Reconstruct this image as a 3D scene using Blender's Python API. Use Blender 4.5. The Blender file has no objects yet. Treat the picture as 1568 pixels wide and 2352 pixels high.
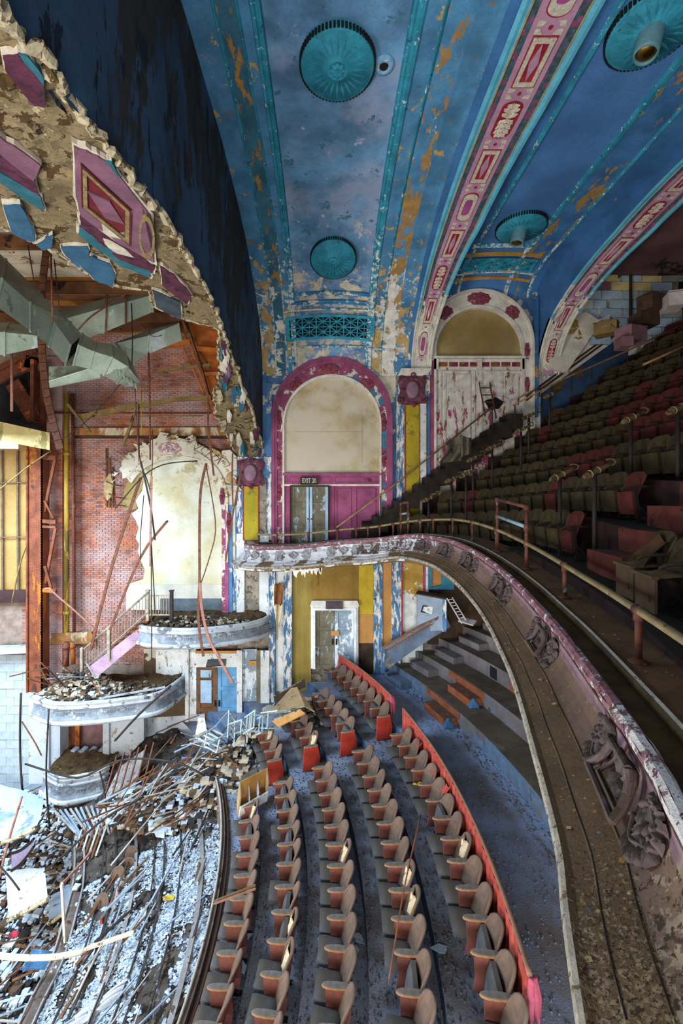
import bpy, math, random
from mathutils import Vector, Matrix, noise as mnoise
# ------------------------------------------------------------------ camera, sky, lights, exposure
SC = bpy.context.scene
COL = SC.collection
EYE = 8.0                      # eye height over the datum
F = 1000.0                     # focal length in pixels of the 1568x2352 frame
VX, VY = 750.0, 1150.0         # vanishing point of the cross-house direction
cam = bpy.data.cameras.new('camera'); camo = bpy.data.objects.new('camera', cam); COL.objects.link(camo)
cam.sensor_fit = 'VERTICAL'; cam.sensor_height = 36.0; cam.sensor_width = 24.0
cam.lens = F / 2352.0 * 36.0
cam.shift_x = (784 - VX) / 2352.0
cam.shift_y = (VY - 1176) / 2352.0
cam.clip_start = 0.05; cam.clip_end = 200
camo.location = (0, 0, EYE); camo.rotation_euler = (math.radians(90), 0, 0)
SC.camera = camo
SC.view_settings.view_transform = 'Standard'; SC.view_settings.look = 'None'
SC.view_settings.gamma = 1.0; SC.view_settings.use_curve_mapping = False
SC.view_settings.exposure = 0.95
SC.cycles.use_denoising = True
SC.cycles.max_bounces = 6; SC.cycles.diffuse_bounces = 4; SC.cycles.glossy_bounces = 2
SC.cycles.sample_clamp_indirect = 6.0
w = bpy.data.worlds.new('world'); SC.world = w; w.use_nodes = True
w.node_tree.nodes['Background'].inputs[0].default_value = (0.80, 0.88, 1.0, 1)
w.node_tree.nodes['Background'].inputs[1].default_value = 0.30

def area(name, loc, target, sx, sy, power, color):
    l = bpy.data.lights.new(name, 'AREA'); l.shape = 'RECTANGLE'; l.size = sx; l.size_y = sy
    l.energy = power; l.color = color
    o = bpy.data.objects.new(name, l); COL.objects.link(o); o.location = loc
    d = Vector(target) - Vector(loc); o.rotation_euler = d.to_track_quat('-Z', 'Y').to_euler()
    return o
# daylight through stage door and open stage roof, plus two added fills behind camera
area('stage_door_daylight', (-10.5, 1.5, 0.5), (-1, 14, 9), 5, 4, 950, (1.0, 0.95, 0.88))
area('stage_roof_daylight', (-12.5, 9.0, 10.0), (-12.4, 9.0, 0), 7, 8, 2900, (0.55, 0.76, 1.0))
area('aisle_fill_lamp', (2.6, -2.0, 3.4), (2.6, 9, 1.2), 2.2, 2.4, 330, (0.62, 0.80, 1.0))  # added unseen lamp, brightens the aisle and the near seat sides
area('ceiling_fill_lamp', (-1.5, -3.5, 5.0), (0, 14, 13), 5, 3, 620, (1.0, 0.95, 0.88))  # added unseen lamp, lifts the far wall and the ceiling

# ------------------------------------------------------------------ helpers
R = random.Random(7)
def lin(h):
    h = h.lstrip('#'); o = []
    for i in (0, 2, 4):
        c = int(h[i:i + 2], 16) / 255.0
        o.append(c / 12.92 if c <= 0.04045 else ((c + 0.055) / 1.055) ** 2.4)
    return (o[0], o[1], o[2], 1.0)
def P(px, py, y):              # the point seen at a pixel, at distance y across the house
    return Vector(((px - VX) * y / F, y, EYE + (VY - py) * y / F))
def W(px, py, out=0.0, D=16.0):   # a point on the far side wall, standing `out` in front of it
    return Vector(((px - VX) * D / F, D - out, EYE + (VY - py) * D / F))
def PZ(px, py, z):             # the point seen at a pixel, on the level z
    return P(px, py, (EYE - z) / (py - VY) * F)

class MB:
    def __init__(s): s.v = []; s.f = []; s.m = []; s.mi = 0
    def add(s, vs, fs, mi=None):
        b = len(s.v); s.v += [tuple(p) for p in vs]
        k = s.mi if mi is None else mi
        for f in fs: s.f.append(tuple(b + i for i in f)); s.m.append(k)
        return s
    def hexa(s, p, mi=None):   # 8 corners: 4 bottom then 4 top
        return s.add(p, [(0, 3, 2, 1), (4, 5, 6, 7), (0, 1, 5, 4), (1, 2, 6, 5), (2, 3, 7, 6), (3, 0, 4, 7)], mi)
    def box(s, a, b, mi=None):
        (x0, y0, z0), (x1, y1, z1) = a, b
        return s.hexa([(x0, y0, z0), (x1, y0, z0), (x1, y1, z0), (x0, y1, z0), (x0, y0, z1), (x1, y0, z1), (x1, y1, z1), (x0, y1, z1)], mi)
    def obox(s, c, ex, ey, ez, mi=None):   # centre and three half vectors
        c, ex, ey, ez = map(Vector, (c, ex, ey, ez)); p = []
        for dz in (-1, 1):
            for dx, dy in ((-1, -1), (1, -1), (1, 1), (-1, 1)): p.append(c + ex * dx + ey * dy + ez * dz)
        return s.hexa(p, mi)
    def bar(s, a, b, w, h, mi=None, up=(0, 0, 1), taper=1.0):
        a = Vector(a); b = Vector(b); d = (b - a).normalized(); u = Vector(up)
        if abs(d.dot(u)) > 0.95: u = Vector((0, 1, 0)) if abs(d.y) < 0.9 else Vector((1, 0, 0))
        x = d.cross(u).normalized(); z = x.cross(d).normalized(); p = []
        for q, k in ((a, 1.0), (b, taper)):
            p += [q - x * w * k / 2 - z * h * k / 2, q + x * w * k / 2 - z * h * k / 2, q + x * w * k / 2 + z * h * k / 2, q - x * w * k / 2 + z * h * k / 2]
        return s.hexa(p, mi)
    def tube(s, path, r, n=8, mi=None, flat=1.0, caps=True):
        path = [Vector(p) for p in path]; k = len(path); vs = []; fs = []; px = None
        for i, p in enumerate(path):
            d = (path[min(i + 1, k - 1)] - path[max(i - 1, 0)]).normalized()
            if px is None:
                u = Vector((0, 0, 1)) if abs(d.z) < 0.9 else Vector((0, 1, 0)); x = d.cross(u).normalized()
            else: x = (px - d * px.dot(d)).normalized()
            px = x; z = x.cross(d).normalized(); rr = r[i] if isinstance(r, (list, tuple)) else r
            for j in range(n):
                a = 2 * math.pi * j / n; vs.append(p + x * math.cos(a) * rr + z * math.sin(a) * rr * flat)
        for i in range(k - 1):
            for j in range(n): fs.append((i * n + j, i * n + (j + 1) % n, (i + 1) * n + (j + 1) % n, (i + 1) * n + j))
        if caps: fs += [tuple(range(n))[::-1], tuple((k - 1) * n + j for j in range(n))]
        return s.add(vs, fs, mi)
    def lathe(s, c, prof, n=24, axis='z', mi=None, mod=None):   # prof: (radius, height)
        c = Vector(c); vs = []; fs = []
        for r, h in prof:
            for j in range(n):
                a = 2 * math.pi * j / n; q = r * (mod(a) if mod else 1)
                d = Vector((q * math.cos(a), q * math.sin(a), h))
                if axis == 'y': d = Vector((d.x, -d.z, d.y))
                vs.append(c + d)
        for i in range(len(prof) - 1):
            for j in range(n): fs.append((i * n + j, i * n + (j + 1) % n, (i + 1) * n + (j + 1) % n, (i + 1) * n + j))
        fs.append(tuple((len(prof) - 1) * n + j for j in range(n)))
        return s.add(vs, fs, mi)
    def grid(s, fn, nu, nv, mi=None, closed=False, mfn=None):
        vs = [fn(i / nu, j / nv) for j in range(nv + 1) for i in range(nu + 1)]
        for j in range(nv):
            for i in range(nu):
                pass
        fs = [(j * (nu + 1) + i, j * (nu + 1) + i + 1, (j + 1) * (nu + 1) + i + 1, (j + 1) * (nu + 1) + i) for j in range(nv) for i in range(nu)]
        return s.add(vs, fs, mi)
    def slab(s, poly, d, mi=None):   # a polygon of points given thickness d (vector)
        d = Vector(d); n = len(poly); a = [Vector(p) for p in poly]; b = [p + d for p in a]
        fs = [tuple(range(n)), tuple(range(2 * n - 1, n - 1, -1))] + [(i, i + n, (i + 1) % n + n, (i + 1) % n) for i in range(n)]
        return s.add(a + b, fs, mi)
    def ring(s, outer, inner, d, mi=None):   # open strip between two matching polylines, given thickness d
        d = Vector(d); n = len(outer); o = [Vector(p) for p in outer]; i_ = [Vector(p) for p in inner]
        vs = o + i_ + [p + d for p in o] + [p + d for p in i_]; fs = []
        for k in range(n - 1):
            fs += [(k, k + 1, n + k + 1, n + k), (2 * n + k, 3 * n + k, 3 * n + k + 1, 2 * n + k + 1),
                   (k, 2 * n + k, 2 * n + k + 1, k + 1), (n + k, n + k + 1, 3 * n + k + 1, 3 * n + k)]
        fs += [(0, n, 3 * n, 2 * n), (n - 1, 3 * n - 1, 4 * n - 1, 2 * n - 1)]
        return s.add(vs, fs, mi)
    def mesh(s, name, mats, smooth=False):
        me = bpy.data.meshes.new(name); me.from_pydata(s.v, [], s.f)
        for m in (mats if isinstance(mats, (list, tuple)) else [mats]): me.materials.append(m)
        if len(me.materials) > 1: me.polygons.foreach_set('material_index', s.m)
        if smooth: me.polygons.foreach_set('use_smooth', [True] * len(s.f))
        me.update(); return me
    def build(s, name, mats, parent=None, smooth=False):
        return link(name, s.mesh(name, mats, smooth), parent)

def link(name, me, parent=None, loc=None, rz=None):
    o = bpy.data.objects.new(name, me); COL.objects.link(o)
    if loc is not None: o.location = loc
    if rz is not None: o.rotation_euler = (0, 0, rz)
    if parent is not None:
        o.parent = parent
        if loc is None: o.matrix_parent_inverse = Matrix.Translation(-Vector(parent.location))
    return o
def tag(o, label, cat, group=None):
    o['label'] = label; o['category'] = cat; o['kind'] = 'thing'
    if group: o['group'] = group
    return o
def struct(o):
    o['kind'] = 'structure'; return o
def stuff(o):
    o['kind'] = 'stuff'; return o
def root(name, loc, label=None, cat=None, group=None):
    o = bpy.data.objects.new(name, None); COL.objects.link(o); o.location = loc; o.empty_display_size = 0.1
    if label: tag(o, label, cat, group)
    return o
ORD = 'zeroth first second third fourth fifth sixth seventh eighth ninth tenth eleventh twelfth thirteenth fourteenth fifteenth sixteenth seventeenth eighteenth nineteenth twentieth'.split() + ['twenty-first', 'twenty-second', 'twenty-third', 'twenty-fourth', 'twenty-fifth', 'twenty-sixth', 'twenty-seventh', 'twenty-eighth', 'twenty-ninth', 'thirtieth']

def crom(pts, n):              # smooth resampling of a polyline by arc length
    pts = [Vector(p) for p in pts]; q = []
    for i in range(len(pts) - 1):
        p0 = pts[max(i - 1, 0)]; p1 = pts[i]; p2 = pts[i + 1]; p3 = pts[min(i + 2, len(pts) - 1)]
        for k in range(12):
            t = k / 12.0
            q.append(0.5 * ((2 * p1) + (p2 - p0) * t + (2 * p0 - 5 * p1 + 4 * p2 - p3) * t * t + (3 * p1 - p0 - 3 * p2 + p3) * t ** 3))
    q.append(pts[-1]); L = [0.0]
    for a, b in zip(q, q[1:]): L.append(L[-1] + (b - a).length)
    out = []; j = 0
    for i in range(n):
        s = L[-1] * i / (n - 1)
        while j < len(L) - 2 and L[j + 1] < s: j += 1
        t = (s - L[j]) / max(1e-9, L[j + 1] - L[j]); out.append(q[j].lerp(q[j + 1], min(1, t)))
    return out

def leaf(put, u, v, a, L, wd, h):
    c, s = math.cos(a), math.sin(a); vs = []; fs = []; NU, NV = 7, 4
    for i in range(NU + 1):
        x = i / NU; w_ = wd * .62 * max(.04, math.sin(math.pi * min(1, x * .93 + .05)) ** .7 * (1 + .22 * math.sin(13 * x)))
        for j in range(NV + 1):
            y = (2 * j / NV - 1); n = .006 + h * (1 - y * y) * math.sin(math.pi * (.15 + .75 * x)) ** .6 + .35 * h * x * x - .25 * h * (j == 2) + (.012 if j in (1, 3) else 0) * (1 - x)
            q = x * L; p = y * w_; vs.append(put(u + q * c - p * s, v + q * s + p * c, n))
    for i in range(NU):
        for j in range(NV): k = i * (NV + 1) + j; fs.append((k, k + 1, k + NV + 2, k + NV + 1))
    return vs, fs

# ------------------------------------------------------------------ materials
class NT:
    def __init__(s, name):
        s.m = bpy.data.materials.new(name); s.m.use_nodes = True; s.t = s.m.node_tree
        s.b = s.t.nodes['Principled BSDF']; s.tc = s.t.nodes.new('ShaderNodeTexCoord').outputs['Object']
    def n(s, typ, **kw):
        x = s.t.nodes.new(typ)
        for k, v in kw.items():
            if k.startswith('i_'):
                x.inputs[k[2:].replace('_', ' ')].default_value = v
            else: setattr(x, k, v)
        return x
    def l(s, a, b): s.t.links.new(a, b)
    def noise(s, scale, detail=5, rough=0.55, vec=None, dist=0.0, stretch=None, off=(0, 0, 0)):
        x = s.n('ShaderNodeTexNoise'); x.inputs['Scale'].default_value = scale; x.inputs['Detail'].default_value = detail
        x.inputs['Roughness'].default_value = rough; x.inputs['Distortion'].default_value = dist
        v = vec or s.tc
        mp = s.n('ShaderNodeMapping'); s.l(v, mp.inputs[0]); mp.inputs['Location'].default_value = off
        if stretch: mp.inputs['Scale'].default_value = stretch
        s.l(mp.outputs[0], x.inputs['Vector']); return x.outputs['Fac']
    def ramp(s, fac, a, b):
        x = s.n('ShaderNodeMapRange', interpolation_type='SMOOTHSTEP'); s.l(fac, x.inputs[0])
        x.inputs[1].default_value = a; x.inputs[2].default_value = b; return x.outputs[0]
    def math(s, op, a, b=None):
        x = s.n('ShaderNodeMath', operation=op)
        for i, q in enumerate((a, b)):
            if q is None: continue
            if isinstance(q, (int, float)): x.inputs[i].default_value = q
            else: s.l(q, x.inputs[i])
        return x.outputs[0]
    def mix(s, fac, a, b):
        x = s.n('ShaderNodeMix', data_type='RGBA')
        if isinstance(fac, (int, float)): x.inputs[0].default_value = fac
        else: s.l(fac, x.inputs[0])
        for i, q in ((6, a), (7, b)):
            if isinstance(q, tuple): x.inputs[i].default_value = q
            else: s.l(q, x.inputs[i])
        return x.outputs[2]
    def axis(s, ax):
        x = s.n('ShaderNodeSeparateXYZ'); s.l(s.tc, x.inputs[0]); return x.outputs['xyz'.index(ax)]
MATS = {}
def mat(name, col, rough=0.85, var=0.25, vscale=1.3, peels=(), dust=None, bump=0.25, bscale=25, metal=0.0, streak=0.0, spec=0.3, rand=0.0, soft=()):
    """Painted or bare surface: mottled colour, layers of peeled paint (colour, threshold, scale, gradient), dust lying on top."""
    if name in MATS: return MATS[name]
    t = NT(name); c = lin(col) if isinstance(col, str) else col
    dk = tuple(x * (1 - var) for x in c[:3]) + (1,); lt = tuple(min(1, x * (1 + var * 0.7) + 0.006) for x in c[:3]) + (1,)
    o = t.mix(t.ramp(t.noise(vscale, 6, 0.6), 0.3, 0.7), dk, lt)
    o = t.mix(t.math('MULTIPLY', t.ramp(t.noise(19, 9, 0.72, off=(9, 2, 4)), 0.47, 0.66), 0.34), o, tuple(x * 0.45 for x in c[:3]) + (1,))   # fine grime
    if rand:
        oi = t.n('ShaderNodeObjectInfo').outputs['Random']
        hs = t.n('ShaderNodeHueSaturation'); t.l(o, hs.inputs['Color'])
        t.l(t.ramp(oi, -0.0001, 1.0001), t.n('ShaderNodeMath').inputs[0])
        v = t.math('ADD', t.math('MULTIPLY', oi, rand), 1 - rand / 2); t.l(v, hs.inputs['Value']); o = hs.outputs[0]
    if streak:
        o = t.mix(t.math('MULTIPLY', t.ramp(t.noise(2.2, 4, 0.6, stretch=(2.2, 2.2, 0.12), off=(3, 1, 0)), 0.45, 0.75), streak), o, tuple(x * 0.3 for x in c[:3]) + (1,))
    for i, (sc_, a_, b_, sz, st_) in enumerate(soft):     # broad stains with soft edges: colour, from, to, scale, strength
        o = t.mix(t.math('MULTIPLY', t.ramp(t.noise(sz, 6, 0.6, off=(i * 5.1 + 2, 4, i * 2.7)), a_, b_), st_), o, lin(sc_))
    masks = []
    for i, p in enumerate(peels):
        pc, th, sc = p[0], p[1], p[2]; gr = p[3] if len(p) > 3 else None; st = p[4] if len(p) > 4 else None
        nz = t.noise(sc, 11, 0.70, dist=0.25, off=(i * 7.3, i * 3.1, 1.7 * i), stretch=st)
        if gr:
            for g in (gr if isinstance(gr[0], tuple) else (gr,)):
                nz = t.math('ADD', nz, t.math('MULTIPLY', t.ramp(t.axis(g[0]), g[1], g[2]), g[3]))
        m = t.ramp(nz, th, th + 0.018); masks.append(m)
        pcl = lin(pc) if isinstance(pc, str) else pc
        pc2 = tuple(x * 0.72 for x in pcl[:3]) + (1,)
        o = t.mix(m, o, t.mix(t.ramp(t.noise(4.5, 5), 0.35, 0.7), pc2, pcl))
    if dust:
        nr = t.n('ShaderNodeNewGeometry').outputs['Normal']; z = t.n('ShaderNodeSeparateXYZ'); t.l(nr, z.inputs[0])
        f = t.math('MULTIPLY', t.ramp(z.outputs[2], dust[2] if len(dust) > 2 else 0.15, dust[3] if len(dust) > 2 else 0.75), t.math('MULTIPLY', t.ramp(t.noise(7, 6, 0.65, off=(5, 5, 5)), 0.25, 0.6), dust[1]))
        o = t.mix(f, o, lin(dust[0]))
    t.l(o, t.b.inputs['Base Color'])
    t.b.inputs['Roughness'].default_value = rough; t.b.inputs['Metallic'].default_value = metal
    t.b.inputs['Specular IOR Level'].default_value = spec
    if bump:
        h = t.noise(bscale, 6, 0.6)
        for m in masks: h = t.math('SUBTRACT', h, t.math('MULTIPLY', m, 1.2))
        bp = t.n('ShaderNodeBump'); bp.inputs['Strength'].default_value = bump; bp.inputs['Distance'].default_value = 0.02
        t.l(h, bp.inputs['Height']); t.l(bp.outputs[0], t.b.inputs['Normal'])
    MATS[name] = t.m; return t.m
CREAM = '#d8cdb4'; OCHRE = '#b8823c'; WHITE = '#d9dad6'
# ================================================================== CEILING, RIBS, PROSCENIUM
def zr(y, c=9.07, a=6.93, b=3.52, z0=12.59):
    if y <= c: return z0 + b
    return z0 + b * math.sqrt(max(0.0, 1 - ((y - c) / a) ** 2))
def profile(c=9.07, a=6.93, b=3.52, z0=12.59, n=40):
    out = []
    for i in range(7): out.append((-1.5 + (c + 1.5) * i / 7, z0 + b, 0.0, -1.0))
    for i in range(n + 1):
        f = math.pi / 2 * i / n
        nx, nz = math.sin(f) / a, math.cos(f) / b; k = math.hypot(nx, nz)
        out.append((c + a * math.sin(f), z0 + b * math.cos(f), -nx / k, -nz / k))
    return out
def arclen(pr):
    L = [0.0]
    for p, q in zip(pr, pr[1:]): L.append(L[-1] + math.hypot(q[0] - p[0], q[1] - p[1]))
    return L
PR1 = profile(); AL1 = arclen(PR1)
PR2 = profile(c=14.3, a=1.75, b=0.75, z0=15.45, n=16); AL2 = arclen(PR2)
def prat(pr, al, s):
    s = max(0, min(al[-1] - 1e-6, s)); lo = 0; hi = len(al) - 1
    while hi - lo > 1:
        m = (lo + hi) // 2
        if al[m] <= s: lo = m
        else: hi = m
    t = (s - al[lo]) / (al[hi] - al[lo]); p, q = pr[lo], pr[hi]
    return tuple(p[i] + (q[i] - p[i]) * t for i in range(4))
def s_of_y(pr, al, y):
    for i in range(len(pr) - 1):
        if pr[i][0] <= y <= pr[i + 1][0]: return al[i] + (al[i + 1] - al[i]) * (y - pr[i][0]) / max(1e-9, pr[i + 1][0] - pr[i][0])
    return al[-1]
G1 = ('y', 11.5, 15.4, 0.165)
m_field = mat('ceiling_field_blue', '#6394bb', 0.85, 0.3, 1.1, [('#8790b0', 0.58, 0.6), ('#4a7a94', 0.60, 2.2), ('#b5b9c6', 0.64, 1.6, ('y', 10.0, 13.5, 0.08)), (CREAM, 0.74, 1.8, ('y', 12.6, 14.6, 0.24))], soft=[('#3a5a78', .45, .65, 1.0, .6), ('#9aa3bd', .48, .62, .55, .65), ('#4f7f9c', .5, .7, 2.4, .5)])
m_bord = mat('ceiling_border_blue', '#4a83aa', 0.8, 0.3, 1.6, [('#8f7048', 0.64, 3.5, ('y', 9, 15, 0.05)), ('#e2ddcf', 0.68, 2.6, G1), ('#355a70', .66, 5), ('#c2a26a', .60, 2.2, ('y', 12.5, 15.2, .10))])
m_bordp = mat('ceiling_border_peeled', '#4d8ab3', 0.8, 0.3, 1.6, [('#b08850', 0.53, 3.0, ('y', 9, 15, 0.06), (1.6, .6, .6)), ('#e6e2d6', 0.62, 2.6, G1, (1.3, .7, .7)), ('#5d5a52', .68, 7)])
m_bordl = mat('ceiling_border_ochre', '#35687f', 0.8, 0.3, 1.6, [('#b08440', 0.54, 2.8, ('y', 8, 15, -0.02), (1.8, .55, .55)), ('#e2ddcf', 0.68, 3, G1)])
m_ridge = mat('ceiling_moulding_teal', '#2b8aa3', 0.75, 0.3, 2.5, [('#dfe4e2', 0.60, 7, ('y', 11, 15, 0.12)), ('#e2d6bd', 0.70, 2.5, G1), ('#22586a', .62, 5)])
m_deep = mat('ceiling_deep_blue', '#3a6fa3', 0.85, 0.3, 0.8, [('#a98658', 0.72, 3, ('y', 13, 16, 0.05)), ('#e2ddcf', 0.74, 2.7, ('y', 14.3, 16, 0.18)), ('#c2a26a', .66, 2.2, ('y', 13.5, 15.5, .08))])
m_blue2 = mat('ceiling_field_deep', '#4678b0', 0.85, 0.25, 0.7, [('#d9d2bf', 0.80, 2.0, ('x', 6.0, 7.2, 0.04))])
m_bord2 = mat('ceiling_border_deep', '#3c73a6', 0.8, 0.3, 1.6, [('#b08a50', 0.55, 2.0, None, (1.4, .6, .6)), ('#ded7c6', 0.72, 2.6)])

def ceiling(name, pr, al, stations, mats, bow=0.0):
    mb = MB(); n = len(pr)
    for k in range(len(stations) - 1):
        x0, d0, mi = stations[k]; x1, d1, _ = stations[k + 1]
        vs = []; fs = []
        for (y, z, ny, nz) in pr:
            vs += [(x0, y + ny * d0, z + nz * d0), (x1, y + ny * d1, z + nz * d1)]
        for i in range(n - 1): fs.append((2 * i, 2 * i + 1, 2 * i + 3, 2 * i + 2))
        mb.add(vs, fs, mi)
    return struct(mb.build(name, mats))
def ridge(x, w, d, base, mi_base, mi=2):
    return [(x - w / 2, base, mi), (x - w / 2 + 0.02, base + d, mi), (x - 0.015, base + d * 1.4, mi), (x + 0.015, base + d * 0.7, mi), (x + w / 2 - 0.02, base + d, mi), (x + w / 2, base, mi_base)]
st = [(-2.36, 0.02, 1)] + ridge(-1.86, 0.07, 0.03, 0.0, 3) + ridge(-1.47, 0.06, 0.03, 0.0, 1) + \
     [(-1.27, 0.0, 2), (-1.25, 0.06, 2), (-1.19, 0.07, 2), (-1.17, 0.03, 2), (-1.13, 0.05, 2), (-1.09, 0.03, 2), (-1.07, -0.07, 0),
      (1.40, -0.07, 2), (1.42, 0.03, 2), (1.46, 0.05, 2), (1.50, 0.03, 2), (1.55, 0.07, 2), (1.62, 0.06, 2), (1.64, 0.0, 1)] + \
     ridge(1.98, 0.07, 0.03, 0.0, 4) + [(2.48, 0.0, 1), (2.50, 0.035, 1), (2.85, 0.035, 1), (2.95, 0.06, 5), (3.25, 0.06, 5)]
ceil1 = ceiling('ceiling', PR1, AL1, st, [m_field, m_bord, m_ridge, m_bordl, m_bordp, m_deep])
# the second bay stays high until it meets the taller arch
st2 = [(3.6, 0.0, 1), (4.78, 0.0, 2), (4.80, 0.05, 2), (4.86, 0.06, 2), (4.90, -0.03, 0), (6.50, -0.03, 2), (6.53, 0.06, 2), (6.62, 0.05, 2), (6.66, 0.0, 3)] + \
      ridge(7.40, 0.09, 0.04, 0.0, 1) + [(8.6, 0.0, 1)]
ceil2 = ceiling('ceiling', PR2, AL2, st2, [m_blue2, m_deep, m_ridge, m_bord2])
# the third bay, brown with darker mottling
m_ceil3 = mat('ceiling_brown_mottled', '#6a4a4a', 0.9, 0.4, 0.6, [('#2a1c20', 0.58, 0.5)])
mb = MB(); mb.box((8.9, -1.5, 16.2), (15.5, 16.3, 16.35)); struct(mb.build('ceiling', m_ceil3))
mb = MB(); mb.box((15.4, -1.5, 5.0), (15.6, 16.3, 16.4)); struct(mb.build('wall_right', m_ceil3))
mb = MB(); mb.box((-17.3, 3.0, -4.5), (-17.0, 16.5, 15.0)); struct(mb.build('wall_left', mat('stage_wall_brown', '#7a5a48', .95, .3, 1.0, [('#a08a78', .58, 1.5)])))

# mouldings and grille bands that run across the bay near the wall
def across(mb, pr, al, xa, xb, y0, w, d, bow, mi, nseg=18):
    vs = []; fs = []; xm = (xa + xb) / 2; hw = (xb - xa) / 2
    prof = [(-w / 2, -0.02), (-w / 2, d), (-w * 0.12, d * 1.3), (w * 0.12, d * 0.8), (w / 2, d), (w / 2, -0.02)]
    for i in range(nseg + 1):
        x = xa + (xb - xa) * i / nseg; s0 = s_of_y(pr, al, y0) + bow * ((x - xm) / hw) ** 2
        for ds, dd in prof:
            y, z, ny, nz = prat(pr, al, s0 + ds); vs.append((x, y + ny * dd, z + nz * dd))
    k = len(prof)
    for i in range(nseg):
        for j in range(k - 1): fs.append((i * k + j, i * k + j + 1, (i + 1) * k + j + 1, (i + 1) * k + j))
    mb.add(vs, fs, mi)
def trimset(name, pr, al, items, mats):
    mb = MB()
    for it in items: across(mb, pr, al, *it)
    return struct(mb.build(name, mats))
m_trimp = mat('trim_peeled_cream', '#2f7ca8', 0.8, 0.3, 2, [('#e0dacb', 0.54, 2.6), ('#c9a15c', 0.60, 3.2)])
trimset('trim_1', PR1, AL1, [(-1.12, 1.46, 14.35, 0.10, 0.05, 0.10, 0), (-1.30, 1.66, 14.62, 0.13, 0.06, 0.12, 0), (-2.1, 2.45, 15.72, 0.07, 0.05, 0.16, 1), (-1.45, 1.85, 14.84, 0.05, 0.03, 0.12, 1)], [m_trimp, m_ridge])
m_ochre = mat('bare_ochre_plaster', '#c08a40', 0.9, 0.3, 3)
trimset('trim_2', PR2, AL2, [(4.7, 6.62, 13.95, 0.12, 0.06, 0.06, 1), (4.6, 7.2, 14.45, 0.14, 0.03, 0.1, 0), (4.6, 7.3, 15.55, 0.10, 0.03, 0.14, 0), (4.6, 7.45, 15.3, 0.05, 0.05, 0.14, 1)], [m_ochre, m_ridge])

m_grille = mat('grille_teal', '#2b93ad', 0.7, 0.3, 3, [('#d8c690', 0.70, 2.2, ('x', 0.3, 1.7, 0.14))])
m_hole = mat('duct_hole_dark', '#1a140c', 0.95, 0.4, 4)
def grille(pr, al, xa, xb, ya, yb, cols, rows, bow, label):
    s0, s1 = s_of_y(pr, al, ya), s_of_y(pr, al, yb); xm = (xa + xb) / 2; hw = (xb - xa) / 2
    def Q(u, v, off):
        x = xa + (xb - xa) * u; s = s0 + (s1 - s0) * v + bow * ((x - xm) / hw) ** 2
        y, z, ny, nz = prat(pr, al, s); return Vector((x, y + ny * off, z + nz * off))
    r = root('ventilation_grille', Q(.5, .5, 0), label, 'grille')
    back = MB(); back.grid(lambda u, v: Q(u, v, 0.015), 12, 4); back.build('backing', m_hole, r)
    fr = MB()
    for a, b in (((-.02, -.12), (1.02, 0.02)), ((-.02, .98), (1.02, 1.12)), ((-.035, -.12), (0.01, 1.12)), ((.99, -.12), (1.035, 1.12))):
        fr.grid(lambda u, v: Q(a[0] + (b[0] - a[0]) * u, a[1] + (b[1] - a[1]) * v, 0.085), 14, 1)
        fr.grid(lambda u, v: Q(a[0] + (b[0] - a[0]) * u, b[1] if a[1] < .5 else a[1], 0.085 - 0.07 * v), 14, 1)
    fr.build('frame', m_grille, r)
    def strip(mb, u0, v0, u1, v1, wd):
        a = Q(u0, v0, .06); b = Q(u1, v1, .06); mb.bar(a, b, wd, .06, up=(Q(.5, .5, 1) - Q(.5, .5, 0)))
    for i in range(cols):
        for j in range(rows):
            cell = MB(); u0, u1 = i / cols, (i + 1) / cols; v0, v1 = j / rows, (j + 1) / rows; um, vm = (u0 + u1) / 2, (v0 + v1) / 2
            strip(cell, u0, v0, u1, v1, .028); strip(cell, u0, v1, u1, v0, .028)
            strip(cell, u0, v0, u1, v0, .03); strip(cell, u0, v0, u0, v1, .04); strip(cell, um, vm, um, v0, .02); strip(cell, um, vm, um, v1, .02)
            strip(cell, u0, vm, um, vm, .018); strip(cell, um, vm, u1, vm, .018)
            cell.lathe(Q(um, vm, .05), [(.05, -.04), (.05, .0), (.03, -.05)], 8)
            if i == cols - 1: strip(cell, u1, v0, u1, v1, .04)
            if j == rows - 1: strip(cell, u0, v1, u1, v1, .03)
            cell.build('lattice_cell', m_grille, r)
grille(PR1, AL1, -1.33, 1.56, 15.02, 15.52, 6, 2, 0.10, 'teal pierced vent grille in the curved ceiling above the pink arch')
grille(PR2, AL2, 4.75, 7.05, 14.62, 15.12, 5, 2, 0.09, 'darker pierced vent grille above the white arch, behind the pink rib')

# ------------------------------------------------------------------ painted ribs
m_lblue = mat('rib_edge_light_blue', '#5fb2cc', 0.75, 0.2, 2, [('#dfd9c8', 0.72, 1.5, ('y', 12.5, 15.6, 0.35))])
m_gold = mat('rib_gold_line', '#b39a5e', 0.7, 0.25, 4, [('#dfd9c8', 0.75, 1.5, ('y', 12.5, 15.6, 0.35))])
m_mott = mat('rib_mottled_green', '#3d5a63', 0.85, 0.4, 8, [('#9c4a78', 0.53, 7.0), ('#b9b6b0', 0.66, 9.0), ('#dfd9c8', 0.76, 1.5, ('y', 12.8, 15.6, 0.4))])
m_pink = mat('rib_pink', '#b58aa3', 0.8, 0.18, 2, [('#9d8a5a', 0.70, 4.0), ('#e3ddd0', 0.80, 1.3, ('y', 13.6, 15.4, 0.36))])
m_red = mat('rib_red', '#97202f', 0.75, 0.25, 5)
m_bead = mat('rib_bead_cream', '#c9c0ad', 0.8, 0.2, 14, [('#8d7468', 0.60, 22.0)])
m_mag = mat('rib_magenta', '#a34a86', 0.8, 0.2, 4)
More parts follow.
